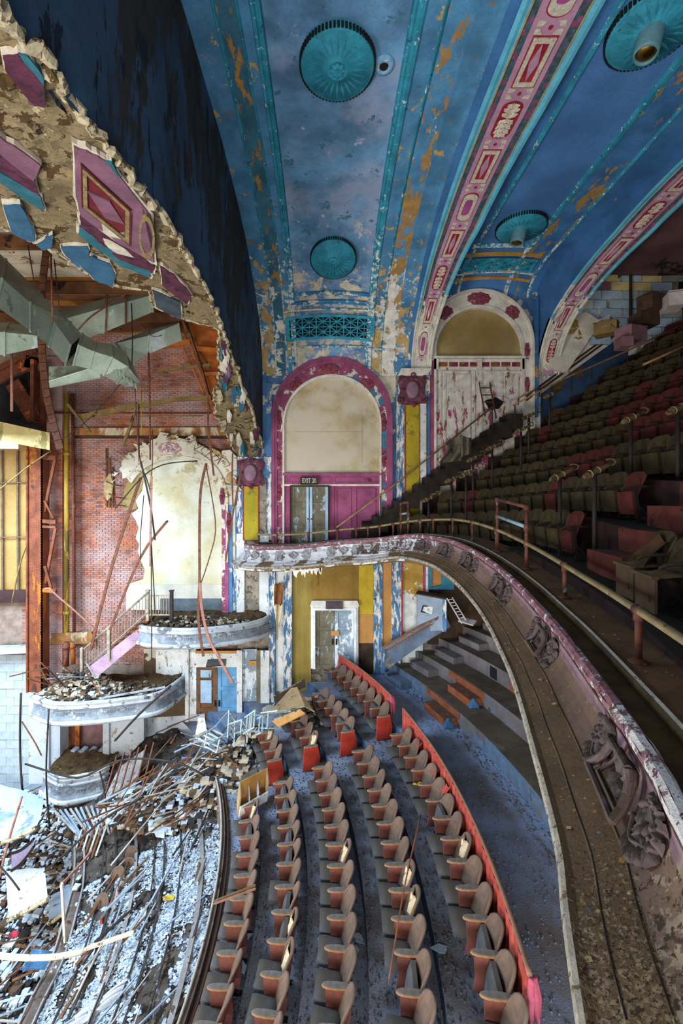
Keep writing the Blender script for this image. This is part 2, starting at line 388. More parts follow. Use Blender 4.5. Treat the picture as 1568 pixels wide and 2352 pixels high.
m_rside = mat('rib_side_blue', '#3a6ca0', 0.85, 0.25, 0.8, [('#b98d5c', 0.72, 1.5, ('z', 15, 12.5, 0.18))])
class Rib:
    def __init__(s, xl, wd, off=0.10): s.xl, s.wd, s.off = xl, wd, off
    def pt(s, sv, t, o=0.0):
        y, z, ny, nz = prat(PR1, AL1, sv); q = s.off + o
        return Vector((s.xl(y) + t * s.wd(y), y + ny * q, z + nz * q))
def clampf(y, a, b): return max(0.0, min(1.0, (y - a) / (b - a)))
rib1 = Rib(lambda y: 3.13 - 0.06 * clampf(y, 10, 15.5), lambda y: 1.34 - 0.16 * clampf(y, 9, 13) - 0.42 * clampf(y, 12.2, 15.6))
rib2 = Rib(lambda y: 8.30 - 0.20 * clampf(y, 10, 12.4) - 0.40 * clampf(y, 12.4, 15), lambda y: 1.2 - 0.1 * clampf(y, 10, 13) - 0.3 * clampf(y, 12.5, 15.6))
TS = [(0, -.12, 6), (0, 0, 0), (.015, .03, 0), (.055, .04, 0), (.11, .01, 0), (.118, .03, 1), (.143, .03, 1), (.15, -.01, 2), (.235, -.01, 2), (.24, .015, 3), (.722, .015, 3), (.727, -.01, 2),
      (.825, -.01, 2), (.83, .03, 1), (.85, .03, 1), (.858, .0, 0), (.93, .04, 0), (.985, .03, 0), (1, 0, 6), (1, -.7, 6)]
def build_rib(name, rib, side_to, label):
    mb = MB(); n = 56; ss = [AL1[-1] * i / n for i in range(n + 1)]
    for k in range(len(TS) - 1):
        t0, o0, mi = TS[k]; t1, o1, _ = TS[k + 1]; vs = []; fs = []
        for s in ss: vs += [rib.pt(s, t0, o0), rib.pt(s, t1, o1)]
        for i in range(n): fs.append((2 * i, 2 * i + 1, 2 * i + 3, 2 * i + 2))
        mb.add(vs, fs, mi)
    for t in (0, 1):           # side faces up to the high ceiling
        if not side_to[t]: continue
        vs = []; fs = []
        for s in ss:
            p = rib.pt(s, t); vs += [p, Vector((p.x, p.y, max(p.z, 16.25)))]
        for i in range(n): fs.append((2 * i, 2 * i + 1, 2 * i + 3, 2 * i + 2))
        mb.add(vs, fs, 6)
    return struct(mb.build(name, [m_lblue, m_gold, m_mott, m_pink, m_red, m_bead, m_rside]))
def rib_panels(rib, obj, s0, kinds, m_o=0.016):
    tc = 0.481; OM = [m_red, m_bead, m_pink, m_mag, m_mott]
    for k, kind in enumerate(kinds):
        sc = s0 + 1.2 * k; mb = MB()
        if sc > AL1[-1] - 0.5: break
        y = prat(PR1, AL1, sc)[0]; hw = 0.205
        def Q(a, b, o): return rib.pt(sc + b, tc + a * hw, m_o + o)
        def poly(pts, o, th, mi): mb.slab([Q(a, b, o + th) for a, b in pts], Q(0, 0, 0) - Q(0, 0, th), mi)
        def rg(out, inn, o, th, mi): mb.ring([Q(a, b, o + th) for a, b in out], [Q(a, b, o + th) for a, b in inn], Q(0, 0, 0) - Q(0, 0, th), mi)
        if kind == 'd':
            rc = lambda a, b: [(-a, -b), (a, -b), (a, b), (-a, b), (-a, -b)]
            rg(rc(.80, .47), rc(.74, .45), 0, .014, 0); rg(rc(.72, .44), rc(.44, .36), 0, .03, 1)
            poly(rc(.44, .36)[:4], 0, .006, 0); poly([(0, -.34), (.30, 0), (0, .34), (-.30, 0)], 0, .022, 2)
        else:
            def stad(a, b):
                o = []
                for i in range(25):
                    f = 2 * math.pi * i / 24; sx, cy = math.cos(f), math.sin(f)
                    o.append((a * sx, (b - .16) * (1 if cy > 1e-6 else -1 if cy < -1e-6 else 0) + .16 * (a / .8) * cy))
                return o
            rg(stad(.78, .45), stad(.72, .435), 0, .014, 0)
            if kind == 'o':
                rg(stad(.72, .43), stad(.42, .33), 0, .028, 1); poly(stad(.42, .33)[:24], 0, .008, 3)
            else:
                poly(stad(.72, .43)[:24], 0, .006, 0)
                mb.bar(Q(0, -.40, .02), Q(0, .40, .02), .03, .03, 1)
                put = lambda u, v, n: Q(u / hw, v, n + .006); mb.mi = 1
                for sg in (-1, 1):
                    for j in range(7):
                        b = -.34 + .113 * j; d = 1 if b > -.03 else -1; Lf = .15 if j not in (0, 6) else .11
                        mb.add(*leaf(put, 0, b - .02 * d, (math.pi / 2 - sg * .95) * 1 if d > 0 else -(math.pi / 2 - sg * .95), Lf, .075, .03))
                mb.mi = 0
        for e in (-1, 1):
            for sg in (-1, 1): poly([(sg * .35, e * .50), (sg * .85, e * .49), (sg * .88, e * .58), (sg * .55, e * .57)], 0, .015, 1)
        mb.lathe(Q(0, .59, .01), [(.035, 0), (.035, -.012), (.015, -.012)], 10, mi=0)
        mb.build({'d': 'diamond_panel', 'o': 'oval_panel', 'r': 'leaf_panel'}[kind], OM, obj)
r1 = build_rib('trim_3', rib1, (0, 1), 'rib'); r2 = build_rib('trim_4', rib2, (1, 1), 'rib')
s_a = s_of_y(PR1, AL1, 7.95)
rib_panels(rib1, r1, s_a - 2.4, 'ro' .replace('r', 'd') + 'drdodrdodr')
rib_panels(rib2, r2, s_of_y(PR1, AL1, 10.6) - 1.2, 'odrdodrd')

# ------------------------------------------------------------------ ceiling medallions
m_med = mat('medallion_teal', '#2c8ba3', 0.7, 0.3, 3, [('#7fb3bf', 0.68, 4), ('#1f6478', .62, 6)], bump=0.4, bscale=14)
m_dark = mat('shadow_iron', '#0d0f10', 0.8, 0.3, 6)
m_brass = mat('brass', '#8a6a2a', 0.35, 0.2, 6, metal=1.0)
m_can = mat('spotlight_can', '#5d8791', 0.5, 0.2, 3)
def medallion(x, y, rad, pr, al, label, lamp=False):
    py, pz, ny, nz = prat(pr, al, s_of_y(pr, al, y)); r = root('ceiling_medallion', (x, py, pz), label, 'medallion')
    n = Vector((0, ny, nz)).normalized(); T = Matrix.Translation((x, py, pz)) @ Vector((0, 0, 1)).rotation_difference(n).to_matrix().to_4x4()
    def place(mb): mb.v = [tuple(T @ Vector(p)) for p in mb.v]; return mb
    d = MB(); d.lathe((0, 0, 0), [(rad, -.05), (rad, .09), (rad * .97, .12), (rad * .93, .115), (rad * .91, .135), (rad * .30, .15), (rad * .28, .17), (rad * .22, .165), (rad * .20, .15), (0.02, .15)], 48)
    place(d).build('disc', m_med, r, True)
    e = MB()
    for k in range(64):
        a = 2 * math.pi * k / 64
        e.obox((rad * 1.02 * math.cos(a), rad * 1.02 * math.sin(a), .05), (.014 * math.cos(a), .014 * math.sin(a), 0), (-.02 * math.sin(a), .02 * math.cos(a), 0), (0, 0, .05))
    place(e).build('beaded_edge', m_dark, r)
    g = MB()
    for k in range(24):
        a = 2 * math.pi * k / 24; c, s = math.cos(a), math.sin(a)
        g.add([(rad * .34 * c, rad * .34 * s, .15), (rad * .6 * c - rad * .035 * s, rad * .6 * s + rad * .035 * c, .147), (rad * .86 * c, rad * .86 * s, .14), (rad * .6 * c + rad * .035 * s, rad * .6 * s - rad * .035 * c, .147), (rad * .6 * c, rad * .6 * s, .150)], [(0, 1, 4), (1, 2, 4), (2, 3, 4), (3, 0, 4)])
    place(g).build('petal_relief', m_med, r)
    b = MB(); b.lathe((0, 0, .15), [(rad * .2, 0), (rad * .2, .03), (rad * .12, .05), (rad * .06, .04)], 16, mod=lambda a: 1 + .15 * math.cos(8 * a)); place(b).build('boss', m_med, r)
    if lamp:
        q = MB(); q.lathe((0, 0, 0), [(.20, .10), (.20, .50), (.17, .56), (.155, .50), (.15, .46)], 24); 
        sh = Matrix.Rotation(math.radians(14), 4, 'X'); q.v = [tuple(T @ (sh @ Vector(p))) for p in q.v]; q.build('lamp_can', m_can, r, True)
        q = MB(); q.lathe((0, 0, 0), [(.155, .50), (.12, .53), (.05, .545), (.01, .55)], 20); q.v = [tuple(T @ (sh @ Vector(p))) for p in q.v]; q.build('lens', m_brass, r, True)
medallion(0.20, 8.05, 0.68, PR1, AL1, 'large flat teal medallion high in the peeling blue ceiling')
medallion(0.20, 13.25, 0.68, PR1, AL1, 'flat teal medallion just above the pierced vent grille')
medallion(5.62, 7.5, 0.70, PR2, AL2, 'medallion with brass spotlight at the top edge of the blue ceiling', True)
medallion(5.80, 13.0, 0.70, PR2, AL2, 'smaller medallion with brass spotlight close to the white arch', True)
# a round vent fitting beside the big medallion
vx, vy = 1.07, 8.15; r = root('round_vent', (vx, vy, 16.17), 'small pale blue round vent with dark hole beside big medallion', 'vent')
q = MB(); q.lathe((vx, vy, 16.17), [(.19, 0), (.18, -.05), (.10, -.07), (.085, -.05), (.08, .0)], 20); q.build('collar', mat('vent_collar', '#77a9cc', .7, .2, 4, [('#e0e0da', .6, 6)]), r, True)
q = MB(); q.lathe((vx, vy, 16.10), [(.085, 0.03), (.06, 0.0), (.02, .01)], 14); q.build('hole', m_hole, r)

# ------------------------------------------------------------------ proscenium wall and its broken soffit
XP = -2.33
EDGE = [(-1000, 4.6, -1.0)]
ep = [(0, 15), (50, 85), (100, 120), (130, 175), (170, 250), (220, 285), (280, 380), (320, 430), (370, 490), (415, 555), (450, 620), (480, 675), (500, 720), (520, 784), (545, 849), (570, 919), (595, 994), (611, 1054)]
ZA = [(-1.2, 9.9), (0.5, 10.6), (2.0, 11.15)]
for px, py in ep:
    y = XP / (px - VX) * F; ZA.append((y, EYE + (VY - py) * y / F))
def za(y):
    for (a, b), (c, d) in zip(ZA, ZA[1:]):
        if a <= y <= c: return b + (d - b) * (y - a) / (c - a)
    return ZA[0][1] if y < ZA[0][0] else ZA[-1][1]
def zas(y): return (za(y - .5) + za(y - .25) + za(y) + za(y + .25) + za(y + .5)) / 5
m_splay = mat('proscenium_dark_blue', '#33506a', 0.9, 0.4, 0.8, [('#3a3835', 0.52, 0.7, None, (1, .5, .22)), ('#182632', 0.57, 3.0, None, (1, .9, .35))], bump=0.6, bscale=6)
mb = MB(); N = 90
def splay(u, v):
    y = -1.2 + 17.3 * u; z0 = za(y) + 0.03 * mnoise.noise(Vector((y * 5, 0, 0))); z1 = zr(y) + 0.1
    return (XP - 0.02 + 0.012 * mnoise.noise(Vector((y * 1.5, z0 + (z1 - z0) * v, 3))), y, z0 + (z1 - z0) * v)
mb.grid(splay, N, 10)
mb.grid(lambda u, v: (XP - 0.14, splay(u, v)[1], splay(u, v)[2]), N, 10)
struct(mb.build('wall_proscenium', m_splay))

def IS(px, py, off=0.0):       # point on the soffit of the proscenium arch seen at a pixel
    a, b = 2.0, 16.0; k = (VY - py) / F
    for _ in range(40):
        m = (a + b) / 2
        if zas(m) - EYE - k * m > 0: a = m
        else: b = m
    y = a; dz = (zas(y + .2) - zas(y - .2)) / .4; n = Vector((0, dz, -1)).normalized()
    p = P(px, py, y); return p + n * off
def lerp_list(L, v, key=1, val=0):
    for a, b in zip(L, L[1:]):
        if a[key] <= v <= b[key]: return a[val] + (b[val] - a[val]) * (v - a[key]) / max(1e-9, b[key] - a[key])
    return L[0][val] if v < L[0][key] else L[-1][val]
LEFT = [(-330, -60), (-300, 470), (-110, 508), (0, 516), (30, 530), (70, 541), (90, 560), (130, 575), (165, 602), (215, 630), (262, 652), (343, 662), (350, 702), (415, 726), (462, 742), (500, 752), (506, 850), (490, 905), (495, 950), (520, 1000), (545, 1040), (570, 1078), (588, 1096)]
RIGHT = [(-20, -60)] + ep + [(600, 1085), (596, 1096)]
m_soffit = mat('broken_plaster_backing', '#7a6a4c', 0.95, 0.35, 2.5, [('#4f391c', 0.55, 2.5), ('#21160c', 0.62, 4.5), ('#b3a580', 0.60, 4)], bump=0.9, bscale=20)
mb = MB()
def sof(u, v):
    py = -60 + 1155 * v; l = lerp_list(LEFT, py); r_ = lerp_list(RIGHT, py); px = l + (r_ - l) * u
    q = mnoise.noise(Vector((px * .035, py * .035, 1))) + .6 * mnoise.noise(Vector((px * .11, py * .11, 4)))
    jag = (6 * mnoise.noise(Vector((py * .12, 7, 0))) + 3 * mnoise.noise(Vector((py * .4, 9, 0)))) * ((1 - u) ** 3)
    return IS(px + jag, py, 0.02 + .05 * q)
mb.grid(sof, 30, 110)
SOF = root('proscenium_soffit', IS(200, 400), 'ragged broken cream plaster underside of the proscenium arch', 'plaster')
mb.build('backing', m_soffit, SOF)
m_crust = mat('broken_edge_white', '#a89c80', 0.95, 0.3, 8, [('#5f4a2a', 0.55, 6.0)], bump=0.8)
mb = MB(); path = []
for i in range(150):
    py = -40 + 1130 * i / 149; px = lerp_list(RIGHT, py); path.append(IS(px, py, 0.0) + Vector((R.uniform(-.04, .04), R.uniform(-.03, .03), R.uniform(-.06, .03))))
mb.tube(path, [R.uniform(.025, .07) for _ in path], 6)
path = []
for i in range(120):
    py = 500 + 596 * i / 119; px = lerp_list(LEFT, py) + R.uniform(-4, 4); path.append(IS(px, py, R.uniform(0, .05)))
mb.tube(path, [R.uniform(.012, .05) for _ in path], 5); mb.build('broken_edge', m_crust, SOF)
m_teal = mat('fragment_teal', '#245f6c', 0.8, 0.25, 3); m_blue = mat('fragment_blue', '#295570', 0.8, 0.2, 3)
m_fp = mat('fragment_pink', '#755062', 0.8, 0.25, 2); m_fm = mat('fragment_magenta', '#4f2036', 0.8, 0.4, 6, [('#2c2024', .56, 5)]); m_slate = mat('fragment_slate', '#333f46', 0.85, 0.3, 3)
m_fr = mat('fragment_red', '#651520', 0.8, 0.25, 4); m_fc = mat('fragment_bead', '#86754c', 0.85, 0.3, 10, [('#5f4a2a', .58, 16)]); m_fw = mat('fragment_break_white', '#c0b8a6', 0.95, 0.2, 5)
def frag(name, pts, mt, off=0.09, th=0.05, label=None):
    mb = MB(); c = IS(*pts[len(pts) // 2]); n = (IS(pts[0][0], pts[0][1], 1) - IS(pts[0][0], pts[0][1], 0))
    rp = []
    for (a, b), (c_, d) in zip(pts, pts[1:] + pts[:1]):
        k = 3; rp += [(a + (c_ - a) * i / k + (R.uniform(-2, 2) if i else 0), b + (d - b) * i / k + (R.uniform(-2, 2) if i else 0)) for i in range(k)]
    mb.slab([IS(a, b, off) for a, b in rp], -n * th, 0); 
    cx = sum(a for a, b in rp) / len(rp); cy = sum(b for a, b in rp) / len(rp)
    mb.slab([IS(cx + (a - cx) * 1.06 + R.uniform(-2, 2), cy + (b - cy) * 1.06 + R.uniform(-2, 2), off - .02) for a, b in rp], -n * th, 1)
    o = mb.build(name, [mt, m_fw], SOF)
    if label: o['label'] = label
    return o
H = lambda L: [(a / 2, b / 2) for a, b in L]
frag('painted_fragment', H([(335, 632), (420, 668), (480, 700), (560, 790), (690, 960), (708, 1185), (540, 1090), (370, 960), (345, 870)]), m_fp, label='dusty pink fragment with a red diamond panel')
frag('painted_fragment', H([(366, 955), (520, 1080), (640, 1150), (712, 1205), (700, 1235), (560, 1180), (368, 1010)]), m_fm, label='dark magenta strip')
frag('painted_fragment', H([(362, 1008), (540, 1140), (690, 1225), (690, 1255), (560, 1205), (358, 1050)]), m_teal, label='teal strip')
frag('painted_fragment', H([(-30, 570), (60, 630), (182, 720), (150, 795), (0, 668), (-30, 640)]), m_fp, label='pale pink strip at the frame edge')
frag('painted_fragment', H([(-30, 640), (0, 668), (160, 795), (175, 862), (0, 748), (-30, 730)]), m_fm, label='dark red strip')
frag('painted_fragment', H([(-30, 735), (0, 755), (182, 868), (200, 935), (110, 885), (0, 805)]), m_teal, label='teal strip with white broken rim')
frag('painted_fragment', H([(5, 205), (80, 195), (190, 335), (205, 440), (150, 435), (20, 270)]), m_fm, label='dark red strip near the top')
frag('painted_fragment', H([(80, 190), (120, 200), (195, 300), (195, 340)]), m_teal)
frag('painted_fragment', H([(10, 912), (90, 910), (150, 1010), (160, 1080), (130, 1082), (50, 1040)]), m_blue, label='blue fragment on the torn edge')
frag('painted_fragment', H([(165, 1100), (242, 1052), (236, 1110), (205, 1126)]), m_blue)
frag('painted_fragment', H([(278, 1112), (400, 1108), (412, 1168), (358, 1206), (300, 1150)]), m_blue)
frag('painted_fragment', H([(364, 1192), (420, 1152), (500, 1188), (530, 1240), (516, 1302), (430, 1262)]), m_blue)
frag('painted_fragment', H([(698, 1312), (830, 1372), (832, 1452), (718, 1392)]), m_slate)
frag('painted_fragment', H([(478, 700), (510, 705), (555, 780), (520, 760)]), m_teal)
frag('painted_fragment', H([(735, 1200), (800, 1240), (880, 1340), (860, 1380), (745, 1290)]), m_fm)
# the diamond panel on the big fragment
def flat(pts, mt, off, name='panel_relief'):
    mb = MB(); n = IS(200, 400, 1) - IS(200, 400, 0); mb.slab([IS(a, b, off) for a, b in H(pts)], -n * .03); return mb.build(name, mt, SOF)
def qring(o, i, mt, off):
    mb = MB(); n = IS(200, 400, 1) - IS(200, 400, 0); mb.ring([IS(a, b, off) for a, b in H(o + o[:1])], [IS(a, b, off) for a, b in H(i + i[:1])], -n * .03); mb.build('panel_frame', mt, SOF)
q0 = [(366, 700), (600, 925), (600, 1098), (370, 905)]; cx, cy = 484, 907
sc = lambda k: [(cx + (a - cx) * k, cy + (b - cy) * k) for a, b in q0]
qring(q0, sc(.95), m_fr, .12); qring(sc(.93), sc(.76), m_fc, .13); flat(sc(.76), m_fr, .105)
flat([(398, 832), (500, 880), (570, 990), (480, 960)], m_fp, .12)
ov = [(672 + 38 * math.cos(a * .42) , 1050 + 105 * math.sin(a * .42) + 18 * math.cos(a * .42)) for a in range(15)]
qring(ov, [(672 + (a - 672) * .72, 1050 + (b - 1050) * .76) for a, b in ov], m_fc, .13)
# shards that still cling to the leg of the arch
for k in range(46):
    py = R.uniform(770, 1070); l = lerp_list(LEFT, py); r_ = lerp_list(RIGHT, py); px = R.uniform(l + 6, r_ - 6)
    mt = R.choice([m_fw, m_fw, m_blue, m_fp, m_fm, m_crust, m_teal]); s = R.uniform(4, 15)
    pts = [(px + s * .6 * math.cos(a + R.uniform(-.4, .4)), py + s * 1.3 * math.sin(a + R.uniform(-.4, .4))) for a in (0, 1.2, 2.5, 3.7, 5)]
    mb = MB(); n = IS(px, py, 1) - IS(px, py, 0); mb.slab([IS(a, b, .1 + R.uniform(0, .06)) for a, b in pts], -n * .04); mb.build('plaster_shard', mt, SOF)
# ================================================================== FAR SIDE WALL
m_wblue = mat('wall_blue_peeling', '#4a739c', 0.85, 0.3, 1.5, [('#ddd2bb', 0.58, 1.0, ('z', 10.6, 12.6, 0.10)), ('#b88c55', 0.66, 1.6)])
m_wpink = mat('wall_pink', '#93496a', 0.8, 0.3, 1.8, [('#e0d5c6', 0.66, 5.0, None, (1.6, 1, .6)), ('#5d2a3a', 0.68, 3.5), ('#c3a9a8', .66, 8)])
m_wpinkw = mat('wall_pink_mostly_bare', '#9a3f62', 0.85, 0.3, 1.8, [('#d9d2c6', 0.46, 2.2, ('z', 10.5, 13.2, 0.10), (1.6, 1, .5)), ('#8f6a3c', 0.58, 3.2, None, (1.5, 1, .5)), ('#d9d4ca', 0.60, 5.0)])
m_band = mat('arch_band_peeling', '#3d7490', 0.85, 0.3, 3, [('#964a68', 0.50, 1.2, ('x', 1.3, -1.2, 0.14)), ('#ddd4c2', 0.52, 2.4), ('#54404a', .64, 6)])
m_wmould = mat('moulding_white_peeling', '#d8d0c0', 0.85, 0.2, 3, [('#9c4468', 0.66, 2.4), ('#b79a62', 0.68, 3.0)])
m_infill = mat('infill_stained_cream', '#b3a27c', 0.9, 0.2, 0.7, [('#8f7a4a', .68, 5)], bump=0.15, soft=[('#9a8046', .45, .62, .5, .75), ('#c6bda9', .42, .58, .42, .8), ('#84693a', .56, .72, .9, .5)])
m_infill2 = mat('infill_dark_cream', '#a08a58', 0.9, 0.3, 0.6, [('#7a6234', .66, 4)], bump=0.15, soft=[('#8a6e38', .45, .65, .6, .7), ('#b0a284', .5, .7, .5, .6)])
m_rose = mat('rosette_red', '#8a4050', 0.8, 0.35, 9, [('#d9c9bb', 0.60, 7.0)], bump=0.5, bscale=30)
m_yell = mat('panel_yellow', '#a8961f', 0.8, 0.2, 1.2, [('#8f7c2a', 0.57, 2.2), ('#e6e0d0', 0.74, 2.0)])
m_line = mat('painted_red_line', '#a32a22', 0.8, 0.2, 4)
m_gry = mat('bare_grey_plaster', '#8d8170', 0.95, 0.35, 3, [('#5f5344', 0.56, 5.0), ('#b8ad9c', 0.62, 4.0)])
m_bluestrip = mat('strip_blue_white', '#4b7395', 0.85, 0.3, 2, [('#dedbd2', 0.50, 5.0, None, (1.5, 1, .35)), ('#7a6248', 0.60, 6.0, None, (1, 1, .4)), ('#33525f', .62, 4)])
m_whstrip = mat('strip_white_blue', '#d5d6d2', 0.85, 0.15, 2, [('#5a7896', 0.60, 4.0, None, (1.5, 1, .3)), ('#6f5a45', 0.62, 7), ('#a89a84', .60, 3)])
m_must = mat('panel_mustard', '#8f7030', 0.9, 0.2, 0.8, [('#7c5c1c', 0.60, 0.7, None, (1, 1, .3))], streak=0.3)
m_olive = mat('panel_olive', '#95803c', 0.9, 0.2, 0.8, [('#b39a52', 0.58, 0.9, None, (1, 1, .3))], streak=0.35)
m_yboard = mat('panel_yellow_board', '#b89c26', 0.85, 0.15, 2, streak=0.25)
m_ply = mat('plywood_orange', '#b98345', 0.75, 0.15, 1.2, streak=0.3)
m_dkwood = mat('dark_wood', '#3f2c1c', 0.85, 0.35, 3)
m_mustpeel = mat('panel_mustard_peeled', '#b08a3c', 0.9, 0.25, 2, [('#e6e4dd', 0.57, 1.5, ('z', 5.2, 3.2, 0.22))])
m_doorb = mat('door_blue_grey', '#8a9aa4', 0.75, 0.2, 2, [('#e6ebee', 0.50, 2.6, None, (1, 1, .5)), ('#5d4f38', 0.62, 3.0)])
m_doort = mat('door_taupe', '#6f6752', 0.75, 0.25, 2, [('#a9bac4', 0.58, 5, None, (1.2, 1, .5)), ('#4a4438', 0.62, 5)])
m_dooru = mat('door_pale_blue', '#9fb8cc', 0.75, 0.2, 2, [('#6b5f45', 0.62, 3.0, None, (1.5, 1, .5))])
m_casing = mat('door_casing_white', '#dfe0da', 0.8, 0.15, 3, [('#35626f', 0.60, 1.6, None, (1, 1, .5)), ('#6a543a', 0.68, 4.0)])

def wslab(name, parent, pts, out, mt, th=0.06):
    mb = MB(); mb.slab([W(a, b, out) for a, b in pts], (0, th, 0)); return mb.build(name, mt, parent)
def wrect(name, parent, x0, y0, x1, y1, out, mt, th=0.06):
    return wslab(name, parent, [(x0, y1), (x1, y1), (x1, y0), (x0, y0)], out, mt, th)
def arc(cx, cy, r, bottom, n=28, a0=0, a1=180, ry=None):
    o = [(cx - r * math.cos(math.radians(a0 + (a1 - a0) * i / n)), cy - (ry or r) * math.sin(math.radians(a0 + (a1 - a0) * i / n))) for i in range(n + 1)]
    return [(o[0][0], bottom)] + o + [(o[-1][0], bottom)]
def wring(name, parent, o, i, out, mt, th=0.1):
    mb = MB(); mb.ring([W(a, b, out) for a, b in o], [W(a, b, out) for a, b in i], (0, th, 0)); return mb.build(name, mt, parent)
def rosette(name, parent, px, py, wx, wy, out, mt, petals=7, tilt=0.0, h=0.07, n=26, rings=7):
    """carved relief: rings of overlapping petals"""
    mb = MB(); c = W(px, py, out); a_, b_ = wx * .008, wy * .008; ct, st = math.cos(tilt), math.sin(tilt); vs = [c + Vector((0, -h * .9, 0))]; fs = []
    for i in range(1, rings + 1):
        r = i / rings
        for j in range(n):
            t = 2 * math.pi * j / n; m = 1 + .08 * math.cos(petals * t) * (i == rings)
            hh = h * ((1 - r * r) * .45 + .5 * (0.5 + .5 * math.cos(petals * t + 2.4 * i)) * (i % 2) + .12) if i < rings else 0
            x, z = a_ * r * m * math.cos(t), b_ * r * m * math.sin(t); vs.append(c + Vector((x * ct - z * st, -hh, x * st + z * ct)))
    for j in range(n): fs.append((0, 1 + j, 1 + (j + 1) % n))
    for i in range(rings - 1):
        for j in range(n): fs.append((1 + i * n + j, 1 + i * n + (j + 1) % n, 1 + (i + 1) * n + (j + 1) % n, 1 + (i + 1) * n + j))
    mb.add(vs, fs); return mb.build(name, mt, parent)

mb = MB(); mb.box((-2.42, 16.12, 5.0), (16, 16.3, 16.4)); wf = struct(mb.build('wall_side', m_wblue))
# --- first arch
A_o = arc(762, 960, 138, 1262); A_1 = arc(762, 960, 131, 1262); A_2 = arc(762, 962, 125.5, 1262); A_3 = arc(762, 974, 113, 1262); A_4 = arc(762, 977, 109, 1262)
wring('arch_moulding', wf, A_o, A_1, .14, m_wpink, .3); wring('arch_moulding', wf, A_1, A_2, .10, m_wpink, .26)
wring('arch_band', wf, A_2, A_3, .05, m_band, .2); wring('arch_bead', wf, A_3, A_4, .09, m_wmould, .25)
wslab('arch_infill', wf, arc(762, 977, 110, 1090, 30), -.04, m_infill, .06)
m_crk = mat('crack_tan', '#85734c', .95, .2, 3)
wrect('crack_line', wf, 831.6, 950, 832.2, 1062, -.036, m_crk, .03)
wrect('crack_line', wf, 676, 991, 832, 991.5, -.036, m_crk, .03)
for a in ((757, 849, 54, 26, 9, 0), (678, 882, 34, 30, 7, .7), (843, 884, 34, 28, 7, -.6), (641, 966, 13, 48, 6, 0), (880, 971, 14, 46, 6, 0), (641, 1054, 11, 42, 6, 0), (881, 1054, 12, 42, 6, 0), (641, 1131, 11, 42, 6, 0)):
    rosette('rosette', wf, a[0], a[1], a[2], a[3], .05, m_rose, a[4], a[5])
wrect('lintel', wf, 650, 1087, 876, 1092, .12, m_wpink, .2)
wrect('frieze', wf, 650, 1092, 872, 1112, .02, m_wpink)
wrect('frieze_cap', wf, 650, 1112, 872, 1116, .06, m_wmould)
for x0, x1 in ((653, 660), (663, 686), (734, 756), (758, 763), (767, 836), (838, 870)):
    wring('frieze_panel', wf, [(x0, 1096), (x1, 1096), (x1, 1109), (x0, 1109), (x0, 1096)], [(x0 + 1.5, 1097.5), (x1 - 1.5, 1097.5), (x1 - 1.5, 1107.5), (x0 + 1.5, 1107.5), (x0 + 1.5, 1097.5)], .05, m_wpink, .05)
rosette('rosette', wf, 846, 1103, 14, 12, .03, m_rose, 6)
wrect('wainscot', wf, 650, 1116, 872, 1262, .0, m_wpink)
for x0, x1 in ((770, 806), (815, 862)):
    wring('wainscot_panel', wf, [(x0, 1122), (x1, 1122), (x1, 1240), (x0, 1240), (x0, 1122)], [(x0 + 3, 1125), (x1 - 3, 1125), (x1 - 3, 1237), (x0 + 3, 1237), (x0 + 3, 1125)], .04, m_wpink, .05)
wrect('wainscot_post', wf, 755, 1112, 767, 1262, .05, m_wpink)

def door(name, x0, y0, x1, y1, out, mats, rails, casing=0, cm=None, gap=1.0, sill=True, handle=True):
    d = bpy.data.objects.new(name, None); COL.objects.link(d); d.location = W((x0 + x1) / 2, y1, out); struct(d)
    if casing:
        mb = MB(); o = [(x0 - casing, y1), (x0 - casing, y0 - casing), (x1 + casing, y0 - casing), (x1 + casing, y1)]; i = [(x0, y1), (x0, y0), (x1, y0), (x1, y1)]
        mb.ring([W(a, b, out + .10) for a, b in o], [W(a, b, out + .10) for a, b in i], (0, .16, 0))
        k = casing * .55; o2 = [(x0 - k, y1), (x0 - k, y0 - k), (x1 + k, y0 - k), (x1 + k, y1)]; mb.ring([W(a, b, out + .15) for a, b in o2], [W(a, b, out + .15) for a, b in i], (0, .06, 0))
        mb.build('casing', cm, d)
    n = len(mats); wd = (x1 - x0) / n
    for k, mt in enumerate(mats):
        a, b = x0 + wd * k + gap / 2, x0 + wd * (k + 1) - gap / 2; st = wd * .17
        mb = MB(); mb.slab([W(a, y1, out), W(b, y1, out), W(b, y0, out), W(a, y0, out)], (0, .05, 0))
        for sa, sb in ((a, a + st), (b - st, b)): mb.slab([W(sa, y1, out + .035), W(sb, y1, out + .035), W(sb, y0, out + .035), W(sa, y0, out + .035)], (0, .04, 0))
        for ra, rb in rails:
            ya, yb = y0 + (y1 - y0) * ra, y0 + (y1 - y0) * rb; mb.slab([W(a + st, yb, out + .03), W(b - st, yb, out + .03), W(b - st, ya, out + .03), W(a + st, ya, out + .03)], (0, .035, 0))
        leaf = mb.build('door_leaf', mt, d)
        if handle:
            mb = MB(); hx = b - st / 2 if k == 0 else a + st / 2; hy = y0 + (y1 - y0) * .55
            mb.obox(W(hx, hy, out + .05), (.03, 0, 0), (0, .012, 0), (0, 0, .11)); mb.tube([W(hx, hy, out + .06), W(hx, hy, out + .12)], .025, 8); mb.build('door_handle', m_dark, leaf)
    return d
RL = ((0, .05), (.30, .35), (.62, .68), (.95, 1))
d1 = door('door_1', 668.5, 1118, 754, 1252, .05, [m_doort, m_doort], ((0, .04), (.27, .31), (.66, .71), (.95, 1)), 2.5, m_dkwood)
mb = MB()
